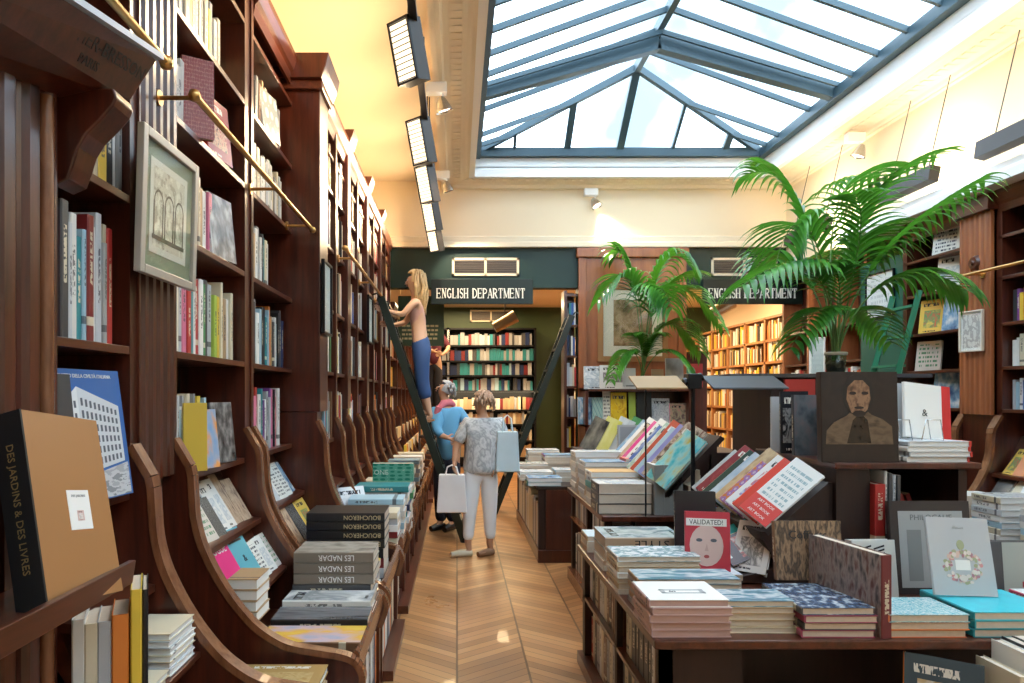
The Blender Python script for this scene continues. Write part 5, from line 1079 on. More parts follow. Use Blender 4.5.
quad(wb, .02, .36, .015, .25, .05, mat('grey_photo_field', (.36, .38, .42), .5)); poly(wb, ell(.20, .165, .055, .055), .05, INK, 'hair_print', .0016); poly(wb, [(.15, .16), (.20, .17), (.21, .12), (.19, .095), (.165, .11), (.148, .13)], .05, mat('face_grey', (.5, .5, .5), .5), 'face_print', .002); poly(wb, [(.15, .02), (.30, .02), (.28, .07), (.22, .11), (.19, .09)], .05, mat('dress_grey', (.12, .12, .14), .5), 'shoulder_print', .0018)
for i in range(3): faceout(PX(662+i*9, 6.9), 6.9, 1.055, (.2, -1), .08, .26, .03, 'silver grey', f'pale spine standing {ORD[i]} right of profile photograph book', 'pale spines by the profile photograph', tilt=0)

# cabinet against the wood panel with face-out books, picture above, and palm
WP = empty('wood_panel', (2.55, 10, 0), 'tall warm brown wood panel between the two doorways', 'panel')
ch(MB().box(1.79, 3.32, 9.955, 9.995, 0, 3.72), 'field', PANELW, WP); ch(MB().box(1.77, 1.88, 9.93, 9.995, 0, 3.68), 'stile', PANELW, WP, .006); ch(MB().box(3.22, 3.34, 9.93, 9.995, 0, 3.68), 'stile', PANELW, WP, .006)
ch(MB().box(1.74, 3.37, 9.90, 9.995, 3.62, 3.76), 'cornice', PANELW, WP, .01)
picture((PX(633, 9.93), 9.95, PZ(323, 9.95)), (0, -1, 0), 1.02, 1.13, 'large framed picture with cream mount on the wood panel', mat('gilt_brown_frame', (.32, .16, .06), .4), mat('cream_mount', (.80, .74, .62), .6), art('sepia_painting', [(.12, .07, .03), (.30, .18, .09), (.50, .33, .2), (.2, .12, .06)], 'soft', 3), fw=.08, mw_=.15)
CB = empty('display_cabinet', (2.4, 9.4, 0), 'shelving with face-out books in front of the wood panel', 'bookcase')
for z in (1.22, 1.70): ch(MB().box(1.72, 3.15, 9.15, 9.6, z-.03, z), 'shelf', MAHOGH, CB)
ch(MB().box(1.72, 3.15, 9.6, 9.63, 0, 1.72), 'back_panel', MAHOG, CB); ch(MB().box(1.72, 1.76, 9.15, 9.6, 0, 1.70), 'side_panel', MAHOG, CB); ch(MB().box(3.11, 3.15, 9.15, 9.6, 0, 1.70), 'side_panel', MAHOG, CB)
ch(MB().box(1.76, 3.11, 9.5, 9.6, 0, 1.19), 'lower_box', DARKW, CB)
SHB = ((584, 613, 365, 388, 'white', A('f0', [(.7, .72, .75), (.35, .42, .5), (.72, .72, .72)], 'noise', 5), 1), (600, 626, 364, 388, 'white', A('f1', [(.7, .7, .72), (.15, .12, .15), (.7, .7, .7)], 'noise', 4), 1), (612, 622, 365, 386, 'silver grey', A('f2', [(.3, .35, .45), (.65, .65, .68), (.5, .1, .1)], 'noise', 7), 1), (623, 636, 365, 386, 'white', None, 1), (652, 664, 366, 386, 'tan', ARTS[5], 1), (666, 684, 357, 388, 'silver grey', A('f5', [(.3, .28, .27), (.4, .38, .36)], 'soft', 3), 1),
       (578, 592, 389, 416, 'white', ARTS[2], 0), (592, 603, 389, 416, 'pale blue', A('f7', [(.3, .55, .55), (.55, .6, .55), (.2, .42, .45)], 'stripes', 2), 0), (603, 611, 386, 420, 'white', ARTS[1], 0), (611, 627, 388, 420, 'yellow', A('f9', [(.75, .48, .01), (.78, .58, .03), (.55, .3, .02)], 'noise', 5), 0), (629, 636, 388, 420, 'lime', None, 0), (637, 652, 388, 420, 'black', None, 0), (652, 670, 394, 420, 'silver grey', A('f12', [(.35, .4, .45), (.65, .68, .7), (.4, .42, .5)], 'cells', 8), 0), (670, 688, 390, 411, 'pink', A('f13', [(.5, .25, .22), (.35, .3, .2), (.15, .1, .1)], 'noise', 5), 0))
for i, (a, b_, t0, t1, c, am, row) in enumerate(SHB):
    y = 9.30-(.03 if i % 2 else 0)
    faceout(PX((a+b_)/2, y), y, (1.7005 if row else 1.2205), (0, -1), (b_-a)*y/F, (t1-t0)*y/F*1.0, .02, c, f'{c} face-out book, {ORD[i if row else i-6]} from left on {"upper" if row else "lower"} shelf before wood panel', 'face-out books before the wood panel', artm=am, tilt=4)

# door side bookcases and back room furniture
BS = empty('bookcase', (1.70, 10.2, 0), 'narrow bookcase edge left of the wood panel', 'bookcase')
ch(MB().box(1.60, 1.76, 10.25, 10.28, 0, 3.15).box(1.57, 1.61, 10.0, 10.28, 0, 3.15), 'carcass', MAHOG, BS)
for z in (.4, .85, 1.3, 1.75, 2.2, 2.65, 3.1):
    ch(MB().box(1.60, 1.76, 10.01, 10.26, z-.03, z), 'shelf', MAHOGH, BS)
    if z < 3: far_row((1.615, 10.02), (1.755, 10.02), .2, z, .36, (0, -1))
DB = empty('bookcase', (.7, 15.2, 0), 'dark bookcase of blue and grey books at the far end', 'bookcase')
ch(MB().box(-.6, 1.75, 15.45, 15.5, 0, 3.1), 'back_panel', BLACKM, DB)
for x in (-.6, -.22, 1.70): ch(MB().box(x, x+.05, 15.05, 15.45, 0, 3.1), 'side_panel', BLACKM if x != -.22 else STEEL, DB)
for z in (.25, .62, .98, 1.30, 1.72, 2.06, 2.38, 2.72, 3.10):
    ch(MB().box(-.6, 1.75, 15.05, 15.45, z-.04, z), 'shelf', BLACKM, DB)
    if z < 3: far_row((-.15, 15.1), (1.68, 15.1), .25, z, .30, (0, -1), ['teal', 'navy', 'grey', 'silver grey', 'pale blue', 'charcoal', 'teal', 'navy', 'grey', 'dark red'] if z > 1.5 else ['cream', 'tan', 'tan', 'cream', 'brown', 'dark red', 'grey'], .04, .10); far_row((-.55, 15.1), (-.25, 15.1), .25, z, .28, (0, -1), ['navy', 'grey', 'blue'], .05, .1)
area('shelf_strip_light', (.7, 14.85, 1.66), (.7, 15.2, 1.2), 2.2, .08, 8, (1, .8, .5))
GB = empty('bookcase', (5.5, 12.5, 0), 'long honey coloured bookcase along right side of back room', 'bookcase', 'bookcases in the back room')
ch(MB().box(5.70, 5.75, 10.3, 15.4, 0, 2.98), 'back_panel', GOLDW, GB)
for k in range(7): ch(MB().box(5.40, 5.70, 10.3+k*.83, 10.36+k*.83, 0, 2.98), 'divider', GOLDW, GB)
for z in (.5, .95, 1.40, 1.80, 2.2, 2.58, 2.98):
    ch(MB().box(5.40, 5.70, 10.3, 15.4, z-.04, z), 'shelf', GOLDW, GB)
    if z < 2.9:
        for k in range(6): far_row((5.42, 11.10+k*.83), (5.42, 10.38+k*.83), .22, z, .36, (-1, 0), ['cream', 'white', 'tan', 'yellow', 'brown', 'orange', 'white', 'black'], .03, .055, R.uniform(.8, 1))
GC = empty('bookcase', (4.3, 15.2, 0), 'honey coloured bookcase across the end of the back room', 'bookcase', 'bookcases in the back room')
ch(MB().box(2.4, 5.35, 15.5, 15.55, 0, 2.9), 'back_panel', GOLDW, GC)
for k in range(5): ch(MB().box(2.4+k*.725, 2.46+k*.725, 15.2, 15.5, 0, 2.9), 'divider', GOLDW, GC)
for z in (.95, 1.40, 1.80, 2.2, 2.58, 2.9):
    ch(MB().box(2.4, 5.35, 15.2, 15.5, z-.04, z), 'shelf', GOLDW, GC)
    if z < 2.8: far_row((2.46, 15.22), (5.3, 15.22), .22, z, .36, (0, -1), ['cream', 'white', 'tan', 'yellow', 'brown', 'orange'], .03, .06)
RC = empty('cabinet', (3.65, 11.5, 0), 'dark cabinet with red poster beyond the second doorway', 'cabinet')
ch(MB().box(3.75, 4.25, 11.6, 12.0, 0, 2.35), 'carcass', MAHOG, RC, .006); ch(MB().box(3.82, 4.17, 11.585, 11.6, 1.75, 2.15), 'red_poster', mat('poster_red', (.55, .05, .05), .5), RC); ch(MB().prism(ell(3.93, 2.0, .12, .12), 11.58, 11.586), 'green_disc', mat('disc_green', (.12, .42, .25), .5), RC)

# vents and signs
def vent(px0, px1, py0, py1, y, lab):
    x0, x1, z1, z0 = PX(px0, y), PX(px1, y), PZ(py0, y), PZ(py1, y); r = empty('air_vent', ((x0+x1)/2, y, z0), lab, 'vent', 'cream framed air vents'); f = .035
    ch(MB().box(x0, x1, y-.02, y, z1-f, z1).box(x0, x1, y-.02, y, z0, z0+f).box(x0, x0+f, y-.02, y, z0, z1).box(x1-f, x1, y-.02, y, z0, z1).box((x0+x1)/2-f/2, (x0+x1)/2+f/2, y-.02, y, z0, z1), 'frame', CREAM2, r)
    ch(MB().box(x0+f, x1-f, y-.004, y, z0+f, z1-f), 'backing', DKGREY, r)
    s = MB(); n = 7
    for k in range(n): zz_ = z0+f+(z1-z0-2*f)*(k+.5)/n; s.box(x0+f, x1-f, y-.016, y-.004, zz_-.006, zz_+.006)
    ch(s, 'slats', mat('slat_brown', (.13, .10, .08), .5), r)
vent(452, 519, 258, 276, 9.998, 'white framed air vent above the left ENGLISH DEPARTMENT sign'); vent(711, 777, 258, 276, 9.998, 'white framed air vent above the right ENGLISH DEPARTMENT sign'); vent(470, 512, 310, 322, 15.58, 'smaller air vent on the olive wall of the back room')
GLY = {  # condensed slab serif capitals: strokes (points, width), unit height
 'E': [([(0, 0), (0, 1)], .16), ([(0, 1), (.5, 1)], .07), ([(0, .5), (.38, .5)], .07), ([(0, 0), (.5, 0)], .07), ([(.5, 0), (.5, .22)], .05), ([(.5, .78), (.5, 1)], .05), ([(.38, .4), (.38, .6)], .05)],
 'N': [([(.06, 0), (.06, 1)], .07), ([(.5, 0), (.5, 1)], .07), ([(.08, 1), (.48, 0)], .16)],
 'G': [('arc', .29, .5, .27, .48, 50, 310, .14), ([(.5, .05), (.5, .42)], .13), ([(.34, .44), (.58, .44)], .06)],
 'L': [([(0, 0), (0, 1)], .16), ([(0, 0), (.46, 0)], .07), ([(.46, 0), (.46, .26)], .05)],
 'I': [([(.04, 0), (.04, 1)], .16)],
 'S': [('arc', .23, .74, .2, .25, 20, 250, .10), ('arc', .23, .26, .21, .26, -160, 75, .10), ([(.06, .62), (.40, .40)], .15), ([(.42, .76), (.42, .95)], .05), ([(.03, .06), (.03, .26)], .05)],
 'H': [([(0, 0), (0, 1)], .15), ([(.44, 0), (.44, 1)], .15), ([(0, .5), (.44, .5)], .07)],
 'D': [([(0, 0), (0, 1)], .16), ('arc', .1, .5, .42, .48, -90, 90, .12)],
 'P': [([(0, 0), (0, 1)], .16), ('arc', .12, .73, .34, .26, -90, 90, .11), ([(0, .98), (.14, .98)], .07), ([(0, .47), (.14, .47)], .07)],
 'A': [([(0, 0), (.26, 1)], .07), ([(.54, 0), (.28, 1)], .15), ([(.1, .32), (.44, .32)], .06)],
 'R': [([(0, 0), (0, 1)], .16), ('arc', .12, .74, .32, .25, -90, 90, .11), ([(0, .98), (.14, .98)], .07), ([(0, .5), (.14, .5)], .07), ([(.2, .5), (.48, 0)], .15)],
 'T': [([(.28, 0), (.28, 1)], .16), ([(0, 1), (.56, 1)], .07), ([(0, .78), (0, 1)], .05), ([(.56, .78), (.56, 1)], .05)],
 'M': [([(.03, 0), (.03, 1)], .07), ([(.66, 0), (.66, 1)], .15), ([(.05, 1), (.34, .05)], .14), ([(.64, 1), (.34, .05)], .07)]}
SER = {'E': [(0, 0), (0, 1)], 'N': [(.06, 0), (.06, 1), (.5, 1)], 'L': [(0, 1), (0, 0)], 'I': [(.04, 0), (.04, 1)], 'H': [(0, 0), (0, 1), (.44, 0), (.44, 1)], 'D': [(0, 0), (0, 1)], 'P': [(0, 0), (0, 1)], 'A': [(0, 0), (.54, 0)], 'R': [(0, 0), (0, 1), (.5, 0)], 'T': [(.28, 0)], 'M': [(.03, 0), (.66, 0), (.03, 1), (.66, 1)]}
def lettering(txt, x0, x1, y, z0, h, parent):
    W = {'E': .58, 'N': .6, 'G': .66, 'L': .54, 'I': .16, 'S': .5, 'H': .54, 'D': .6, 'P': .54, 'A': .62, 'R': .58, 'T': .62, 'M': .76, ' ': .4}
    gap = .14; tot = sum(W[c] for c in txt)+gap*(len(txt)-1); sx = (x1-x0)/tot; mb = MB(); x = x0; e = 0
    def st(a, b, w_):
        nonlocal e; e += 1; d = V((b[0]-a[0], b[1]-a[1])); 
        if d.length == 0: return
        d.normalize(); n = V((-d.y, d.x))*w_/2
        p = [(a[0]+n.x, a[1]+n.y), (a[0]-n.x, a[1]-n.y), (b[0]-n.x, b[1]-n.y), (b[0]+n.x, b[1]+n.y)]
        mb.prism([(x+q[0]*sx, z0+q[1]*h) for q in p], y-.012-.0001*(e % 7), y)
    for c in txt:
        for s_ in GLY.get(c, []):
            if s_[0] == 'arc':
                _, cx, cz, rx, rz, a0, a1, w_ = s_; n = 10; P = [(cx+rx*math.cos(math.radians(a0+(a1-a0)*k/n)), cz+rz*math.sin(math.radians(a0+(a1-a0)*k/n))) for k in range(n+1)]
                for k in range(n): st(P[k], P[k+1], w_)
            else: st(s_[0][0], s_[0][1], s_[1])
        for q in SER.get(c, []): st((q[0]-.12, q[1]), (q[0]+.12, q[1]), .06)
        x += (W[c]+gap)*sx
    return ch(mb, 'lettering', IVORY, parent)
for (a, b_, l0, l1, lab) in ((431, 533, 437, 525, 'dark green hanging ENGLISH DEPARTMENT sign over the left doorway'), (703, 803, 709, 797, 'dark green hanging ENGLISH DEPARTMENT sign beside the tall palm')):
    y = 9.85; r = empty('hanging_sign', (PX((a+b_)/2, y), y, PZ(304, y)), lab, 'sign', 'department signs')
    ch(MB().box(PX(a, y), PX(b_, y), y, y+.05, PZ(304, y), PZ(279, y)), 'board', SIGNG, r, .004)
    ch(MB().tube([(PX(a+8, y), y+.03, PZ(281, y)), (PX(a+8, y), 10.0, 3.3)], .008, 5).tube([(PX(b_-8, y), y+.03, PZ(281, y)), (PX(b_-8, y), 10.0, 3.3)], .008, 5), 'hanger', BRASS, r)
    lettering('ENGLISH DEPARTMENT', PX(l0, y), PX(l1, y), y, PZ(298, y), .135, r)
OS = empty('hanging_sign', (PX(418, 10.4), 10.4, 2.4), 'olive green glass sign with gold text lines beside the climbing woman', 'sign')
y = 10.4; ch(MB().box(PX(398, y), PX(444, y), y, y+.03, PZ(346, y), PZ(296, y)), 'board', GREENR, OS)
g = MB()
for k in range(4):
    x = PX(402, y); 
    while x < PX(440, y)-.03: w_ = R.uniform(.02, .07); g.box(x, min(x+w_, PX(441, y)), y-.004, y, PZ(325+4.2*k, y)-.03, PZ(325+4.2*k, y)); x += w_+.015
ch(g, 'gold_text_lines', mat('gold_letter', (.55, .42, .2), .5), OS); ch(MB().tube([(PX(400, y), y, PZ(296, y)), (PX(400, y), y, 3.62)], .006, 5).tube([(PX(442, y), y, PZ(296, y)), (PX(442, y), y, 3.62)], .006, 5), 'hanger', BRASS, OS)
for i, (px, py, y) in enumerate(((505, 322, 11.5), (722, 308, 11.5))):
    r = empty('ceiling_spotlight', (PX(px, y), y, PZ(py, y)), ['spotlight hanging in back room under the left sign', 'spotlight hanging in back room under the right sign'][i], 'lamp', 'back room spotlights'); x, z = PX(px, y), PZ(py, y)
    ch(MB().tube([(x, y, z+.1), (x, y, 3.62)], .01, 6), 'stem', DKGREY, r); ch(MB().tube([(x-.18, y, z-.1), (x+.18, y, z+.1)], [.09, .11], 16), 'housing', mat('lamp_bronze', (.35, .25, .14), .35, .5), r)
# second ladder leaning in the far left of the doorway and the ladder with the woman
def ladder(xb, xt, zt, y0, y1, lab, n, m_=BLACKM, w_=.03, d_=.085):
    r = empty('ladder', (xb, y0, 0), lab, 'ladder', 'black library ladders')
    for y in (y0, y1): ch(MB().beam((xb, y, 0), (xt, y, zt), w_, d_), 'stringer', m_, r, .004); ch(MB().box(xb-.03, xb+.03, y-.025, y+.025, 0, .04), 'foot', mat('rubber', (.01, .01, .01), .8), r)
    s = -1 if xt < xb else 1
    for k in range(n): f = (k+.8)/(n+.4); ch(MB().box(xb+(xt-xb)*f-.05, xb+(xt-xb)*f+.05, y0+.015, y1-.015, zt*f-.012, zt*f+.012), 'tread', m_, r)
    for y in (y0, y1): ch(MB().tube([(xt, y, zt-.02), (xt+s*.04, y, zt+.04), (xt+s*.09, y, zt+.02)], .012, 6), 'hook', m_, r)
    return r
LDB = mat('ladder_black_green', (.008, .016, .013), .3)
ladder(.085, -.84, 2.70, 7.50, 7.92, 'black ladder on left rail with the blonde woman standing on it', 9, LDB)
ladder(.50, 1.56, 2.70, 9.25, 9.62, 'black ladder leaning to the right in front of left doorway', 9, LDB)

# ------------------------------------------------------------------ palms
LEAF = bpy.data.materials.new('palm_leaf'); LEAF.use_nodes = True; n_ = LEAF.node_tree; b_ = n_.nodes['Principled BSDF']
t_ = n_.nodes.new('ShaderNodeTexCoord'); z_ = n_.nodes.new('ShaderNodeTexNoise'); z_.inputs['Scale'].default_value = 5; c_ = n_.nodes.new('ShaderNodeValToRGB')
c_.color_ramp.elements[0].position = .35; c_.color_ramp.elements[0].color = (.02, .11, .02, 1); c_.color_ramp.elements[1].position = .7; c_.color_ramp.elements[1].color = (.10, .32, .045, 1)
n_.links.new(t_.outputs['Object'], z_.inputs['Vector']); n_.links.new(z_.outputs['Fac'], c_.inputs[0]); n_.links.new(c_.outputs[0], b_.inputs['Base Color']); b_.inputs['Roughness'].default_value = .28
tr = n_.nodes.new('ShaderNodeBsdfTranslucent'); tr.inputs[0].default_value = (.12, .40, .03, 1); mx_ = n_.nodes.new('ShaderNodeMixShader'); mx_.inputs[0].default_value = .28
n_.links.new(b_.outputs[0], mx_.inputs[1]); n_.links.new(tr.outputs[0], mx_.inputs[2]); n_.links.new(mx_.outputs[0], n_.nodes['Material Output'].inputs[0])
STEM = mat('palm_stem', (.10, .20, .05), .45)
def bez(P, t):
    P = [V(p) for p in P]
    while len(P) > 1: P = [P[i].lerp(P[i+1], t) for i in range(len(P)-1)]
    return P[0]
def frond(ctrl, parent, n=22, L=.40, w_=.030, start=.38, droop=.26):
    mb = MB(); pts = [bez(ctrl, i/24) for i in range(25)]
    mb.tube(pts, [.009*(1-.75*i/24) for i in range(25)], 6, 1)
    for i in range(n):
        t = start+(1-start)*(i+.4)/n; p = bez(ctrl, t); T = (bez(ctrl, min(1, t+.01))-bez(ctrl, max(0, t-.01))).normalized()
        sd = T.cross(V((0, 0, 1)));
        if sd.length < .15: sd = V((R.uniform(-1, 1), R.uniform(-1, 1), 0))
        sd.normalize(); u = (i+.5)/n; ln = L*(.55+.9*math.sin(PI*(.12+.80*u))*.5)*R.uniform(.9, 1.08)
        if u > .9: ln *= .75
        for s in (-1, 1):
            d = (sd*s*.80+T*.62+V((0, 0, .18))).normalized(); q = p.copy(); vs = []; ns = 7
            for k in range(ns+1):
                f = k/ns; ww = w_*(math.sin(PI*min(1, .12+f*.95))**.7)*(1-f*.35) if f < 1 else .001
                across = d.cross(V((0, 0, 1))); across = across.normalized() if across.length > .1 else T
                up = across.cross(d).normalized()
                vs += [q-across*ww/2, q-up*ww*.22, q+across*ww/2]
                q = q+d*ln/ns; d = (d+V((0, 0, -droop*(.5+f)))).normalized()
            fs = []
            for k in range(ns): a = k*3; fs += [(a, a+1, a+4, a+3), (a+1, a+2, a+5, a+4)]
            mb.add(vs, fs, 0, None, True)
    return ch(mb, 'frond', [LEAF, STEM], parent)
def palm(base, sc, fr, lab, vr, vh, L, w_, n=22, zs=1.0):
    r = empty('potted_palm', base, lab, 'potted palm'); b = V(base)
    ch(MB().lathe([(0, .004), (vr*.85, .004), (vr*.9, vh*.3), (vr, vh), (vr*.96, vh), (vr*.86, vh*.3), (vr*.8, .012), (0, .012)], base, 24), 'glass_vase', VGLASS, r)
    ch(MB().lathe([(vr+.002, vh*.86), (vr+.006, vh*.9), (vr+.006, vh*.98), (vr+.001, vh)], base, 24), 'vase_rim', mat('vase_rim_'+str(round(vr, 2)), (.45, .4, .3), .3), r)
    m = MB().lathe([(0, .014), (vr*.78, .014), (vr*.82, vh*.5), (vr*.7, vh*.62), (0, vh*.68)], base, 18); ch(m, 'soil', mat('soil_'+str(round(vr, 2)), (.035, .022, .012), .9, bump=.4), r)
    for (pts, dy, kw) in fr:
        ctrl = [b+V((R.uniform(-.3, .3)*vr, R.uniform(-.3, .3)*vr, vh*.55))]
        for k, (dx, dz) in enumerate(pts): ctrl.append(b+V((dx*sc, dy*(k+1)/len(pts), dz*sc*zs)))
        frond(ctrl, r, **{**dict(n=n, L=L, w_=w_), **kw})
    return r
# pixel offsets from the base (right, up) as control points, at depth 5.2 m
s5 = 5.2/F
palm((2.885, 5.2, 1.7755), s5, [
    ([(-8, 110), (-50, 190), (-78, 85)], -.25, {}), ([(-10, 90), (-50, 120), (-120, 72)], -.45, dict(droop=.34)),
    ([(5, 120), (30, 190), (118, 212)], .15, {}), ([(10, 100), (45, 130), (112, 168)], -.35, dict(droop=.34)),
    ([(8, 80), (60, 110), (100, 72)], -.3, dict(droop=.36)), ([(0, 120), (5, 205), (75, 200)], .35, {}),
    ([(-6, 60), (-30, 82), (-72, 18)], -.4, dict(L=.32)), ([(5, 60), (40, 90), (82, 30)], .3, dict(L=.34)),
    ([(-4, 120), (-25, 220), (-68, 200)], .4, {}), ([(2, 90), (10, 140), (-20, 150)], -.5, dict(L=.34)), ([(4, 70), (18, 120), (50, 128)], .5, {}), ([(-3, 80), (-20, 140), (-52, 110)], .5, {}),
    ([(0, 60), (-8, 100), (-30, 95)], -.3, dict(L=.28)), ([(6, 100), (30, 160), (62, 120)], .1, {})],
    'tall green palm in a glass vase on the second stand, right of centre', .075, .17, .50, .054, 17, 1.08)
s9 = 9.25/F
palm((PX(642, 9.25), 9.25, 1.7005), s9, [
    ([(0, 60), (-5, 130), (-50, 70)], -.3, {}), ([(2, 70), (10, 140), (45, 95)], -.4, dict(droop=.34)), ([(0, 60), (-2, 110), (12, 60)], -.8, dict(droop=.4)),
    ([(4, 60), (30, 120), (75, 50)], -.2, {}), ([(-3, 30), (-20, 50), (-38, 5)], -.4, dict(L=.3)), ([(4, 30), (25, 50), (45, 5)], -.4, dict(L=.3)),
    ([(3, 60), (20, 100), (58, 100)], .2, {}), ([(-2, 80), (-12, 130), (-25, 115)], .15, {}), ([(6, 50), (30, 80), (62, 30)], .1, {}), ([(0, 20), (-5, 50), (-15, 45)], -.3, dict(L=.25)), ([(0, 20), (5, 50), (15, 45)], -.3, dict(L=.25))],
    'smaller palm in a glass vase in front of the framed picture', .08, .17, .58, .065, 17, 1.18)

# ------------------------------------------------------------------ people
def skinned(name, J, E, m_, parent=None, root=0, sub=2, smooth=True):
    me = bpy.data.meshes.new(name); me.from_pydata([j[:3] for j in J], E, []); me.update()
    o = bpy.data.objects.new(name, me); COL.objects.link(o)
    sk = o.modifiers.new('skin', 'SKIN'); sk.use_smooth_shade = True; sk.branch_smoothing = .6
    if not me.skin_vertices: me.skin_vertices.new() if hasattr(me.skin_vertices, 'new') else None
    return o, me
def body(name, joints, chains, m_, parent=None, root=None, sub=2):
    """joints: name -> (x, y, z, rx, ry); chains: lists of joint names"""
    idx = {}; vs = []; es = []
    for k, j in joints.items(): idx[k] = len(vs); vs.append(j[:3])
    for c in chains:
        for a, b in zip(c, c[1:]): es.append((idx[a], idx[b]))
    bm = bmesh.new(); lay = bm.verts.layers.skin.verify(); bv = [bm.verts.new(v) for v in vs]
    for a, b in es: bm.edges.new((bv[a], bv[b]))
    for k, j in joints.items():
        s = bv[idx[k]][lay]; s.radius = (j[3], j[4] if len(j) > 4 else j[3]); s.use_root = (k == (root or list(joints)[0]))
    me = bpy.data.meshes.new(name); bm.to_mesh(me); bm.free()
    o = bpy.data.objects.new(name, me); COL.objects.link(o); me.materials.append(m_)
    sk = o.modifiers.new('skin', 'SKIN'); sk.use_smooth_shade = True
    sb = o.modifiers.new('subdivision', 'SUBSURF'); sb.levels = sub; sb.render_levels = sub
    if parent: o.parent = parent
    return o
SKIN = mat('skin', (.58, .34, .22), .5, var=.06); SKIN2 = mat('skin_tanned', (.50, .26, .15), .5)
def hand(J, C, wrist, dirv, side, pre, curl=.3, sc=1.0):
    """palm and five fingers grown from the wrist joint; dirv along the fingers, side towards the thumb"""
    w_ = V(J[wrist][:3]); d = V(dirv).normalized(); s = V(side).normalized(); n = d.cross(s).normalized()
    pm = w_+d*.055*sc; J[pre+'palm'] = (*pm, .026*sc, .016*sc); C.append([wrist, pre+'palm'])
    for k, (o_f, ln) in enumerate(((.027, .072), (.009, .080), (-.009, .075), (-.026, .060))):
        k0 = pm+d*.035*sc+s*o_f*sc; k1 = k0+(d-n*curl).normalized()*ln*.5*sc; k2 = k1+(d-n*curl*2.2).normalized()*ln*.5*sc
        for q, (p, r) in enumerate(((k0, .0095), (k1, .0085), (k2, .0065))): J[f'{pre}f{k}{q}'] = (*p, r*sc, r*sc)
        C.append([pre+'palm', f'{pre}f{k}0', f'{pre}f{k}1', f'{pre}f{k}2'])
    t0 = w_+d*.03*sc+s*.026*sc; t1 = t0+(s*.8+d*.6-n*.3).normalized()*.035*sc; t2 = t1+(d-n*.4).normalized()*.028*sc
    for q, (p, r) in enumerate(((t0, .012), (t1, .010), (t2, .0075))): J[f'{pre}t{q}'] = (*p, r*sc, r*sc)
    C.append([wrist, pre+'t0', pre+'t1', pre+'t2'])
def face(parent, c, f, up, skin, s=1.0, hair=None):
    """ears, nose, eyes, brows and mouth on the head at c looking along f"""
    c, f, up = V(c), V(f).normalized(), V(up).normalized(); r = f.cross(up).normalized(); up = r.cross(f)
    g = lambda a, b_, z: c+r*a*s+f*b_*s+up*z*s
    return dict(nose=[g(0, .088, .015), g(0, .110, -.02), g(0, .118, -.032), g(0, .090, -.040)], eyes=[g(-.031, .084, .012), g(.031, .084, .012)], mouth=[g(-.025, .088, -.062), g(0, .097, -.062), g(.025, .088, -.062)], ears=[g(-.078, .0, -.01), g(.078, .0, -.01)], brows=[[g(q*.045, .086, .035), g(q*.018, .096, .038)] for q in (-1, 1)])
EYE = mat('eye_white', (.8, .8, .78), .3); IRIS = mat('iris', (.06, .04, .03), .3); LIPS = mat('lips', (.45, .14, .12), .5); BROW = mat('brow_hair', (.16, .10, .06), .7)
def addface(root, c, f, up, skin, s=1.0, browm=BROW):
    s *= .84; F_ = face(root, c, f, up, skin, s)
    mb = MB().tube(F_['nose'], [.006, .010, .012, .006], 8)
    for e in F_['ears']: mb.lathe([(.0, -.032*s), (.012*s, -.02*s), (.016*s, 0), (.013*s, .02*s), (0, .032*s)], e, 10)
    ch(mb, 'nose_and_ears', skin, root)
    mb = MB(); 
    for e in F_['eyes']: mb.lathe([(0, -.010), (.008, -.006), (.011, 0), (.008, .006), (0, .010)], e, 10)
    ch(mb, 'eyes', EYE, root); mb = MB()
    for e in F_['eyes']: mb.lathe([(0, -.005), (.0045, 0), (0, .005)], e+V(f).normalized()*.009, 8)
    ch(mb, 'irises', IRIS, root)
    ch(MB().tube(F_['mouth'], [.003, .006, .003], 6), 'lips', LIPS, root)
    mb = MB(); [mb.tube(b_, .004, 5) for b_ in F_['brows']]; ch(mb, 'eyebrows', browm, root)
def hairlocks(root, c, f, up, m_, length, n=44, s=1.0, back=.5, wave=.012, top=True):
    c, f, up = V(c), V(f).normalized(), V(up).normalized(); r = f.cross(up).normalized(); up = r.cross(f); mb = MB()
    # cap
    vs = []; fs = []; NU, NV = 20, 9
    for i in range(NV):
        ph = PI*.60*i/(NV-1)
        for k in range(NU):
            th = 2*PI*k/NU; d = r*math.sin(ph)*math.cos(th)*.092+f*math.sin(ph)*math.sin(th)*.105+up*math.cos(ph)*.118
            fr = math.sin(ph)*math.sin(th)
            if fr > .45 and ph > 1.0: d = d*.86
            vs.append(c+d*s*(1+R.uniform(-.02, .02)))
    for i in range(NV-1):
        for k in range(NU):
            th = 2*PI*(k+.5)/NU; ph = PI*.60*(i+.5)/(NV-1)
            if math.sin(th) > .35 and ph > .95: continue
            fs.append((i*NU+k, i*NU+(k+1) % NU, (i+1)*NU+(k+1) % NU, (i+1)*NU+k))
    mb.add(vs, fs, 0, None, True)
    for k in range(n):
        th = PI*(1.02+.96*(k+.5)/n)+R.uniform(-.05, .05); ph = R.uniform(.35, 1.5)
        d = (r*math.sin(ph)*math.cos(th)*.094+f*math.sin(ph)*math.sin(th)*.107+up*math.cos(ph)*.12)*s; p = c+d; ln = length*R.uniform(.75, 1.05)
        out = (d-up*d.dot(up)).normalized(); pts = []; rr = []
        for q in range(9):
            t = q/8; wv = wave*math.sin(t*9+k)
            pts.append(p+out*(.012+.02*math.sin(t*PI))+r*wv-V((0, 0, 1))*ln*t+out*wv*.5-V((0, 0, 0))); rr.append(.013*(1-t*.75)+.001)
        mb.tube(pts, rr, 6)
    return ch(mb, 'hair', m_, root)
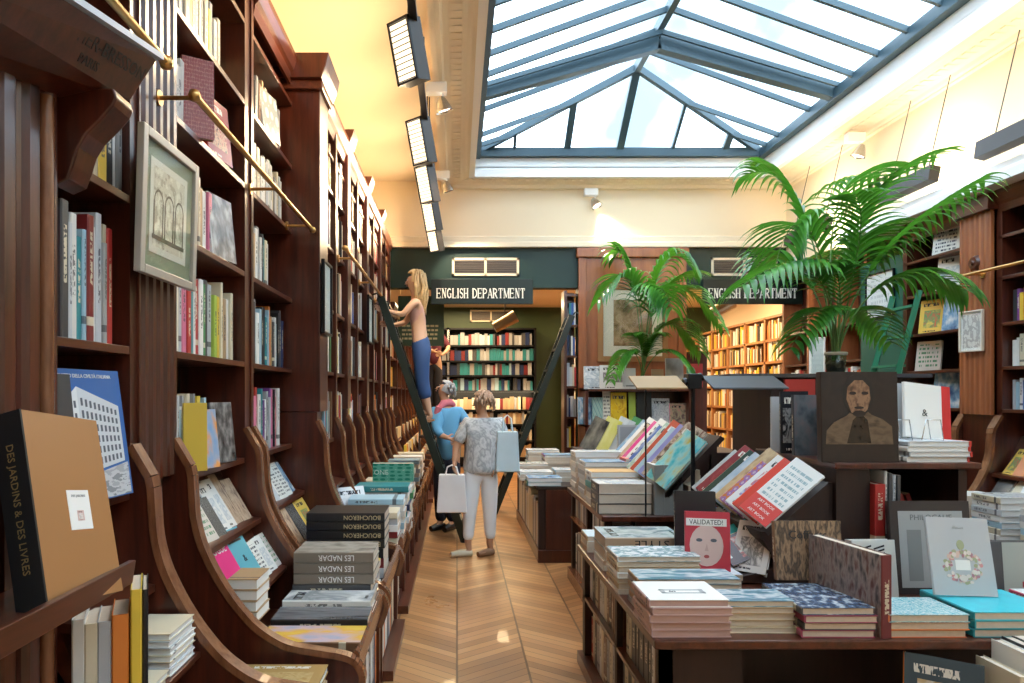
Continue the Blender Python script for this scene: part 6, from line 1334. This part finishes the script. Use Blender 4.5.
# blonde woman on the ladder, facing the bookcase
W1 = empty('person', (-.34, 7.71, 1.30), 'person with long blonde hair in pink top and long blue trousers on ladder', 'person')
yc = 7.71
J = {'pelvis': (-.40, yc, 2.22, .135, .115), 'waist': (-.43, yc, 2.38, .105, .085), 'chest': (-.455, yc, 2.56, .125, .10), 'neckb': (-.46, yc, 2.70, .06, .055), 'neck': (-.47, yc, 2.76, .048, .045), 'chin': (-.49, yc, 2.84, .06, .068), 'head': (-.48, yc, 2.91, .082, .098), 'crown': (-.475, yc, 2.97, .062, .078),
     'sh_l': (-.46, yc-.16, 2.66, .052, .05), 'el_l': (-.60, yc-.20, 2.50, .037), 'wr_l': (-.76, yc-.17, 2.545, .026, .02),
     'sh_r': (-.46, yc+.16, 2.66, .052, .05), 'el_r': (-.60, yc+.22, 2.46, .037), 'wr_r': (-.74, yc+.17, 2.42, .026, .02),
     'hip_l': (-.40, yc-.09, 2.14, .095), 'kn_l': (-.40, yc-.09, 1.78, .060), 'ca_l': (-.35, yc-.085, 1.60, .055), 'an_l': (-.31, yc-.08, 1.42, .034), 'he_l': (-.285, yc-.08, 1.375, .032), 'ba_l': (-.385, yc-.08, 1.352, .036, .022), 'to_l': (-.44, yc-.08, 1.348, .028, .016),
     'hip_r': (-.40, yc+.09, 2.14, .095), 'kn_r': (-.43, yc+.10, 1.84, .060), 'ca_r': (-.38, yc+.095, 1.68, .055), 'an_r': (-.36, yc+.09, 1.50, .034), 'he_r': (-.34, yc+.09, 1.43, .032), 'ba_r': (-.42, yc+.09, 1.41, .034, .022), 'to_r': (-.47, yc+.09, 1.405, .026, .016)}
C = [['pelvis', 'waist', 'chest', 'neckb', 'neck', 'chin', 'head', 'crown'], ['chest', 'sh_l', 'el_l', 'wr_l'], ['chest', 'sh_r', 'el_r', 'wr_r'], ['pelvis', 'hip_l', 'kn_l', 'ca_l', 'an_l', 'he_l', 'ba_l', 'to_l'], ['pelvis', 'hip_r', 'kn_r', 'ca_r', 'an_r', 'he_r', 'ba_r', 'to_r']]
hand(J, C, 'wr_l', (-1, .1, .25), (0, .3, 1), 'hl', .5); hand(J, C, 'wr_r', (-1, -.1, .2), (0, -.3, 1), 'hr', .5)
rel(body('body', J, C, SKIN), W1)
addface(W1, (-.485, yc, 2.90), (-1, 0, .05), (0, 0, 1), SKIN)
hairlocks(W1, (-.475, yc, 2.92), (-1, 0, .05), (0, 0, 1), mat('blonde_hair', (.62, .42, .20), .45, var=.2, vscale=30), .40, 54, 1.04, wave=.016)
J2 = {k: J[k] for k in ('pelvis', 'waist', 'hip_l', 'kn_l', 'hip_r', 'kn_r')}; J2['pelvis'] = (-.40, yc, 2.22, .15, .13); J2['waist'] = (-.42, yc, 2.33, .118, .10)
J2.update({'hip_l': (-.40, yc-.09, 2.12, .112), 'kn_l': (-.39, yc-.09, 1.78, .085), 'hem_l': (-.345, yc-.085, 1.56, .078), 'hip_r': (-.40, yc+.09, 2.12, .112), 'kn_r': (-.41, yc+.10, 1.84, .085), 'hem_r': (-.37, yc+.095, 1.60, .078)})
rel(body('trousers', J2, [['pelvis', 'waist'], ['pelvis', 'hip_l', 'kn_l', 'hem_l'], ['pelvis', 'hip_r', 'kn_r', 'hem_r']], mat('blue_denim', (.025, .07, .20), .7, bump=.1, bscale=90)), W1)
rel(body('top', {'a': (-.425, yc, 2.35, .118, .10), 'b': (-.445, yc, 2.48, .122, .098), 'c': (-.457, yc, 2.60, .138, .105), 'sl': (-.46, yc-.13, 2.65, .062), 'sr': (-.46, yc+.13, 2.65, .062)}, [['a', 'b', 'c', 'sl'], ['c', 'sr']], mat('dusty_pink_cloth', (.55, .30, .24), .8)), W1)
for s, k in ((-1, 'l'), (1, 'r')):
    h_ = J['he_'+k]; t_o = J['to_'+k]
    rel(MB().prism([(h_[0]+.035, h_[2]-.042), (h_[0]+.03, h_[2]-.025), (t_o[0]-.03, t_o[2]-.012), (t_o[0]-.04, t_o[2]-.03), (h_[0]-.02, t_o[2]-.032)], h_[1]-.038, h_[1]+.038).tube([(t_o[0]+.03, h_[1]-.036, t_o[2]-.01), (t_o[0]+.025, h_[1], t_o[2]+.028), (t_o[0]+.03, h_[1]+.036, t_o[2]-.01)], .006, 6).build('sandal', mat('tan_leather'+k, (.35, .17, .08), .6)), W1)
# woman in grey top and white trousers, back half turned to the camera
W2 = empty('person', (.22, 6.85, 0), 'person in grey patterned top and white trousers standing in the aisle', 'person')
y0 = 6.86
J = {'pelvis': (.24, y0, .92, .15, .12), 'waist': (.25, y0, 1.08, .125, .10), 'chest': (.26, y0, 1.26, .15, .11), 'neckb': (.26, y0, 1.385, .07, .06), 'neck': (.255, y0-.0, 1.43, .050), 'chin': (.235, y0, 1.49, .06, .066), 'head': (.245, y0, 1.555, .080, .092), 'crown': (.25, y0, 1.60, .062, .072),
     'sh_l': (.10, y0-.03, 1.34, .058), 'el_l': (-.01, y0-.05, 1.10, .043), 'wr_l': (-.02, y0-.10, .98, .028, .022),
     'sh_r': (.43, y0+.03, 1.34, .058), 'el_r': (.50, y0+.04, 1.10, .045), 'wr_r': (.42, y0-.05, .94, .03, .024),
     'hip_l': (.16, y0, .86, .105), 'kn_l': (.13, y0-.02, .48, .062), 'ca_l': (.12, y0+.0, .34, .055), 'an_l': (.11, y0, .11, .036), 'he_l': (.13, y0, .05, .034), 'ba_l': (.02, y0-.03, .035, .036, .024), 'to_l': (-.06, y0-.05, .03, .028, .016),
     'hip_r': (.32, y0+.03, .86, .105), 'kn_r': (.33, y0+.03, .48, .062), 'ca_r': (.34, y0+.04, .34, .055), 'an_r': (.33, y0+.05, .11, .036), 'he_r': (.345, y0+.06, .05, .034), 'ba_r': (.27, y0+.0, .035, .036, .024), 'to_r': (.21, y0-.04, .03, .028, .016)}
C = [['pelvis', 'waist', 'chest', 'neckb', 'neck', 'chin', 'head', 'crown'], ['chest', 'sh_l', 'el_l', 'wr_l'], ['chest', 'sh_r', 'el_r', 'wr_r'], ['pelvis', 'hip_l', 'kn_l', 'ca_l', 'an_l', 'he_l', 'ba_l', 'to_l'], ['pelvis', 'hip_r', 'kn_r', 'ca_r', 'an_r', 'he_r', 'ba_r', 'to_r']]
hand(J, C, 'wr_l', (-.1, -.2, -1), (-.3, -1, 0), 'hl', .6); hand(J, C, 'wr_r', (-.6, -.3, -.6), (.2, -.6, .6), 'hr', .5)
rel(body('body', J, C, SKIN2), W2)
addface(W2, (.245, y0, 1.545), (-.8, .6, 0), (0, 0, 1), SKIN2)
hairlocks(W2, (.248, y0, 1.555), (-.8, .6, 0), (0, 0, 1), mat('auburn_grey_hair', (.42, .27, .18), .6, var=.3, vscale=40), .11, 46, 1.0, wave=.006)
WTR = mat('white_cotton', (.80, .82, .84), .8, bump=.15, bscale=18)
rel(body('trousers', {'p': (.24, y0, .93, .16, .13), 'w': (.245, y0, 1.0, .14, .115), 'hl': (.16, y0, .85, .118), 'kl': (.13, y0-.01, .48, .078), 'al': (.11, y0, .15, .055), 'hr': (.32, y0+.03, .85, .118), 'kr': (.33, y0+.03, .48, .078), 'ar': (.335, y0+.05, .15, .055)}, [['p', 'w'], ['p', 'hl', 'kl', 'al'], ['p', 'hr', 'kr', 'ar']], WTR), W2)
GT = art('grey_print_cloth', [(.42, .44, .46), (.62, .63, .64), (.30, .32, .34), (.55, .56, .57)], 'soft', 6, .85)
rel(body('top', {'hh': (.245, y0, .80, .21, .17), 'h': (.245, y0, .92, .20, .165), 'w': (.25, y0, 1.08, .19, .15), 'c': (.26, y0, 1.25, .185, .14), 'n': (.26, y0, 1.37, .095, .075), 'sl': (.10, y0-.03, 1.335, .078), 'el': (.0, y0-.05, 1.13, .066), 'sr': (.43, y0+.03, 1.335, .078), 'er': (.49, y0+.04, 1.13, .068)}, [['hh', 'h', 'w', 'c', 'n'], ['c', 'sl', 'el'], ['c', 'sr', 'er']], GT), W2)
for k in 'lr':
    h_, t_o = V(J['he_'+k][:3]), V(J['to_'+k][:3])
    rel(MB().tube([h_+V((.02, 0, -.015)), (h_+t_o)/2+V((0, 0, -.006)), t_o+V((0, 0, -.003))], [.036, .038, .028], 10).build('shoe', mat('beige_shoe' if k == 'l' else 'tan_shoe', (.62, .52, .36) if k == 'l' else (.28, .15, .08), .5)), W2)
def bag(x, y, z0, w_, h_, d_, m_, lab, handle, taper=.85):
    r = empty('shopping_bag', (x, y, z0), lab, 'bag'); a, b_ = w_/2*taper, w_/2; dd = d_/2
    vs = [(x-b_, y-dd, z0), (x+b_, y-dd, z0), (x+b_, y+dd, z0), (x-b_, y+dd, z0), (x-a, y-dd*.7, z0+h_), (x+a, y-dd*.7, z0+h_), (x+a, y+dd*.7, z0+h_), (x-a, y+dd*.7, z0+h_)]
    ch(MB().add(vs, [(0, 3, 2, 1), (0, 1, 5, 4), (1, 2, 6, 5), (2, 3, 7, 6), (3, 0, 4, 7), (4, 5, 6, 7)]), 'bag_body', m_, r, .012)
    for s in (-1, 1): ch(MB().tube([(x-a*.5, y+s*dd*.7, z0+h_-.01), (x-a*.35, y+s*dd*.4, z0+h_+handle*.8), (x, y+s*dd*.1, z0+h_+handle), (x+a*.35, y+s*dd*.4, z0+h_+handle*.8), (x+a*.5, y+s*dd*.7, z0+h_-.01)], .007, 6), 'handle', m_, r)
bag(-.05, 6.72, .47, .30, .37, .14, mat('white_bag', (.72, .70, .70), .5, var=.1), 'white carrier bag hanging from the hand of woman in grey', .09)
bag(.50, 6.78, .86, .24, .40, .14, mat('pale_blue_bag', (.50, .62, .68), .5, var=.12), 'pale blue shoulder bag at right side of woman in grey', .16)
# man in blue shirt looking up
W3 = empty('person', (-.12, 8.15, 0), 'person in blue shirt and pink scarf looking up beside the ladder', 'person')
y0 = 8.2
J = {'pelvis': (-.12, y0, .95, .15, .12), 'waist': (-.115, y0, 1.10, .135, .105), 'chest': (-.11, y0, 1.32, .155, .115), 'neckb': (-.12, y0, 1.47, .07, .062), 'neck': (-.13, y0, 1.53, .055), 'chin': (-.17, y0, 1.62, .058, .062), 'head': (-.15, y0, 1.69, .090, .082), 'crown': (-.12, y0, 1.735, .07, .07),
     'sh_l': (-.22, y0-.10, 1.42, .062), 'el_l': (-.24, y0-.22, 1.18, .047), 'wr_l': (-.12, y0-.30, 1.12, .03, .024),
     'sh_r': (.04, y0+.06, 1.42, .062), 'el_r': (.16, y0-.05, 1.20, .047), 'wr_r': (.06, y0-.18, 1.07, .03, .024),
     'hip_l': (-.19, y0, .88, .105), 'kn_l': (-.20, y0, .50, .066), 'ca_l': (-.195, y0+.02, .34, .06), 'an_l': (-.19, y0, .10, .04), 'ba_l': (-.26, y0-.08, .04, .038, .026), 'to_l': (-.31, y0-.12, .035, .03, .02),
     'hip_r': (-.05, y0, .88, .105), 'kn_r': (-.05, y0-.02, .50, .066), 'ca_r': (-.055, y0, .34, .06), 'an_r': (-.06, y0-.02, .10, .04), 'ba_r': (-.12, y0-.10, .04, .038, .026), 'to_r': (-.15, y0-.16, .035, .03, .02)}
C = [['pelvis', 'waist', 'chest', 'neckb', 'neck', 'chin', 'head', 'crown'], ['chest', 'sh_l', 'el_l', 'wr_l'], ['chest', 'sh_r', 'el_r', 'wr_r'], ['pelvis', 'hip_l', 'kn_l', 'ca_l', 'an_l', 'ba_l', 'to_l'], ['pelvis', 'hip_r', 'kn_r', 'ca_r', 'an_r', 'ba_r', 'to_r']]
hand(J, C, 'wr_l', (1, -.2, -.2), (0, -.2, 1), 'hl', .4); hand(J, C, 'wr_r', (-1, -.3, 0), (0, -.2, 1), 'hr', .4)
rel(body('body', J, C, SKIN2), W3)
addface(W3, (-.155, y0, 1.675), (-.85, 0, .5), (.5, 0, .85), SKIN2)
hairlocks(W3, (-.145, y0, 1.69), (-.85, 0, .5), (.5, 0, .85), mat('grey_hair', (.34, .33, .33), .6, var=.2, vscale=40), .05, 40, .98, wave=.004)
rel(body('shirt', {'h': (-.12, y0, .80, .19, .14), 'w': (-.115, y0, 1.05, .17, .13), 'c': (-.11, y0, 1.32, .178, .135), 'n': (-.12, y0, 1.44, .10, .085), 'sl': (-.22, y0-.10, 1.41, .080), 'el': (-.24, y0-.22, 1.19, .064), 'wl': (-.16, y0-.28, 1.14, .05), 'sr': (.04, y0+.06, 1.41, .080), 'er': (.155, y0-.05, 1.21, .064), 'wr': (.09, y0-.15, 1.10, .05)}, [['h', 'w', 'c', 'n'], ['c', 'sl', 'el', 'wl'], ['c', 'sr', 'er', 'wr']], mat('blue_shirt_cloth', (.10, .30, .50), .8, bump=.15, bscale=20)), W3)
rel(body('trousers', {'p': (-.12, y0, .93, .165, .13), 'w': (-.12, y0, 1.0, .15, .12), 'hl': (-.19, y0, .86, .12), 'kl': (-.20, y0, .50, .09), 'al': (-.19, y0, .09, .075), 'hr': (-.05, y0, .86, .12), 'kr': (-.05, y0-.02, .50, .09), 'ar': (-.06, y0-.02, .09, .075)}, [['p', 'w'], ['p', 'hl', 'kl', 'al'], ['p', 'hr', 'kr', 'ar']], mat('navy_black_cloth', (.012, .016, .032), .8)), W3)
rel(MB().tube([(-.24, y0-.08, 1.30), (-.22, y0-.10, 1.44), (-.16, y0-.07, 1.52), (-.08, y0-.02, 1.53), (-.05, y0+.04, 1.5)], [.04, .045, .045, .045, .04], 10).tube([(-.21, y0-.14, 1.48), (-.25, y0-.13, 1.36), (-.28, y0-.13, 1.20)], [.04, .04, .035], 10).build('scarf', mat('pink_scarf_cloth', (.58, .16, .20), .9)), W3)
for k in 'lr':
    a_, b_ = V(J['an_'+k][:3]), V(J['to_'+k][:3])
    rel(MB().tube([a_+V((.03, .02, -.055)), (a_+b_)/2+V((0, 0, -.02)), b_+V((0, 0, .0))], [.042, .044, .034], 10).build('shoe', mat('black_shoe_'+k, (.012, .012, .014), .35)), W3)
# person on library steps in the back room
off = V((-.31, 4.4, 1.28)); base_ = V((-.12, 8.2, 0))
LS = empty('library_steps', tuple(base_+V((off.x, off.y, 0))), 'small dark library steps in the back room under the standing person', 'steps')
bx_, by_ = (base_+off).x, (base_+off).y
for k in range(4): ch(MB().box(bx_-.25-.0, bx_+.2, by_-.5+.14*k, by_+.12, .3*k+.24+.06*(k == 3)*1.3, .3*k+.28+.06*(k == 3)*1.3), 'step', DARKW, LS)
for sx in (-.27, .2): ch(MB().prism([(by_-.52, 0), (by_+.14, 0), (by_+.14, 1.2), (by_-.06, 1.2)], bx_+sx, bx_+sx+.025, 'x'), 'side_board', DARKW, LS)
W4 = empty('person', tuple(base_+off), 'person in burgundy jumper and dark trousers standing high in the back room', 'person')
J4 = {k: (v[0]+off.x, v[1]+off.y, v[2]+off.z, *v[3:]) for k, v in J.items()}
rel(body('body', J4, C, SKIN), W4)
def sh(d): return {k: (v[0]+off.x, v[1]+off.y, v[2]+off.z, *v[3:]) for k, v in d.items()}
y0 = 8.2
rel(body('jumper', sh({'h': (-.12, y0, .86, .17, .13), 'w': (-.115, y0, 1.05, .16, .125), 'c': (-.11, y0, 1.32, .17, .13), 'n': (-.12, y0, 1.44, .10, .085), 'sl': (-.22, y0-.10, 1.41, .080), 'el': (-.24, y0-.22, 1.19, .064), 'sr': (.04, y0+.06, 1.41, .080), 'er': (.155, y0-.05, 1.21, .064)}), [['h', 'w', 'c', 'n'], ['c', 'sl', 'el'], ['c', 'sr', 'er']], mat('burgundy_wool', (.10, .015, .03), .9)), W4)
rel(body('trousers', sh({'p': (-.12, y0, .93, .165, .13), 'w': (-.12, y0, 1.0, .15, .12), 'hl': (-.19, y0, .86, .12), 'kl': (-.20, y0, .50, .09), 'al': (-.19, y0, .09, .075), 'hr': (-.05, y0, .86, .12), 'kr': (-.05, y0-.02, .50, .09), 'ar': (-.06, y0-.02, .09, .075)}), [['p', 'w'], ['p', 'hl', 'kl', 'al'], ['p', 'hr', 'kr', 'ar']], mat('black_trouser_cloth', (.012, .012, .02), .8)), W4)
addface(W4, tuple(V((-.155, y0, 1.675))+off), (-.85, 0, .5), (.5, 0, .85), SKIN)
hairlocks(W4, tuple(V((-.145, y0, 1.69))+off), (-.85, 0, .5), (.5, 0, .85), mat('dark_brown_hair', (.05, .03, .02), .6), .08, 30, .98, wave=.004)
# ------------------------------------------------------------------ the many far books, one object
# the 300 books that show largest stay separate things; the rest join the many far books
KEEP = {2,3,4,5,6,7,9,10,12,20,21,23,29,31,35,45,46,47,49,51,52,53,55,56,58,59,61,63,75,77,78,83,84,95,97,98,99,102,103,104,105,106,107,114,115,117,119,120,123,125,128,137,139,143,144,147,148,152,153,154,161,163,164,167,175,176,178,180,182,185,190,192,199,202,217,218,219,224,225,226,227,228,229,230,231,232,233,234,235,237,238,239,240,241,242,243,244,247,248,249,250,251,252,253,254,255,256,257,261,262,263,265,266,267,268,271,273,275,278,281,282,283,284,289,290,291,292,298,299,300,301,305,308,316,323,324,325,348,350,352,363,367,391,412,465,473,490,491,492,493,494,495,496,505,506,507,508,509,510,512,513,514,515,516,517,518,519,520,522,523,524,526,527,529,530,541,542,543,544,545,547,548,549,551,552,553,556,558,560,561,562,563,564,569,570,572,573,574,575,576,577,578,579,580,581,582,585,588,589,590,594,597,598,599,600,601,602,603,604,605,606,607,608,609,610,611,614,615,616,617,618,619,620,621,622,623,624,629,630,631,632,634,643,644,645,646,649,650,651,652,653,654,669,672,682,692,693,694,699,700,708,716,731,732,733,734,735,736,737,738,739,740,741,742,743,744,745,746,747,751,756,761,768,775,776,777,778,780,784,785,787,789,790,791,792,793,794,795,796,797}
assert len(BOOKS) == 798, len(BOOKS)
for (o, w_, h_, t_, mw) in [b_ for n_, b_ in enumerate(BOOKS) if n_ not in KEEP]:
    c = tuple(o.color[:3]); a = t_/2; e_ = .003
    vs = [mw @ V(p) for p in ((-a, 0, 0), (a, 0, 0), (a, w_, 0), (-a, w_, 0), (-a, 0, h_), (a, 0, h_), (a, w_, h_), (-a, w_, h_))]
    FAR.add(vs, [(0, 1, 5, 4), (1, 2, 6, 5), (3, 0, 4, 7)], 0, c); FAR.add(vs, [(0, 3, 2, 1), (4, 5, 6, 7), (2, 3, 7, 6)], 1, c)
    for q in list(o.children): bpy.data.objects.remove(q)
    bpy.data.objects.remove(o)
fo = FAR.build('shelved_books', [CLOTHV, PAGES])
tag(fo, 'the many small distant books on far shelves and low cabinet shelves', 'books', None, 'stuff')
print('BOOKS', NB[0], 'OBJECTS', len(bpy.data.objects))
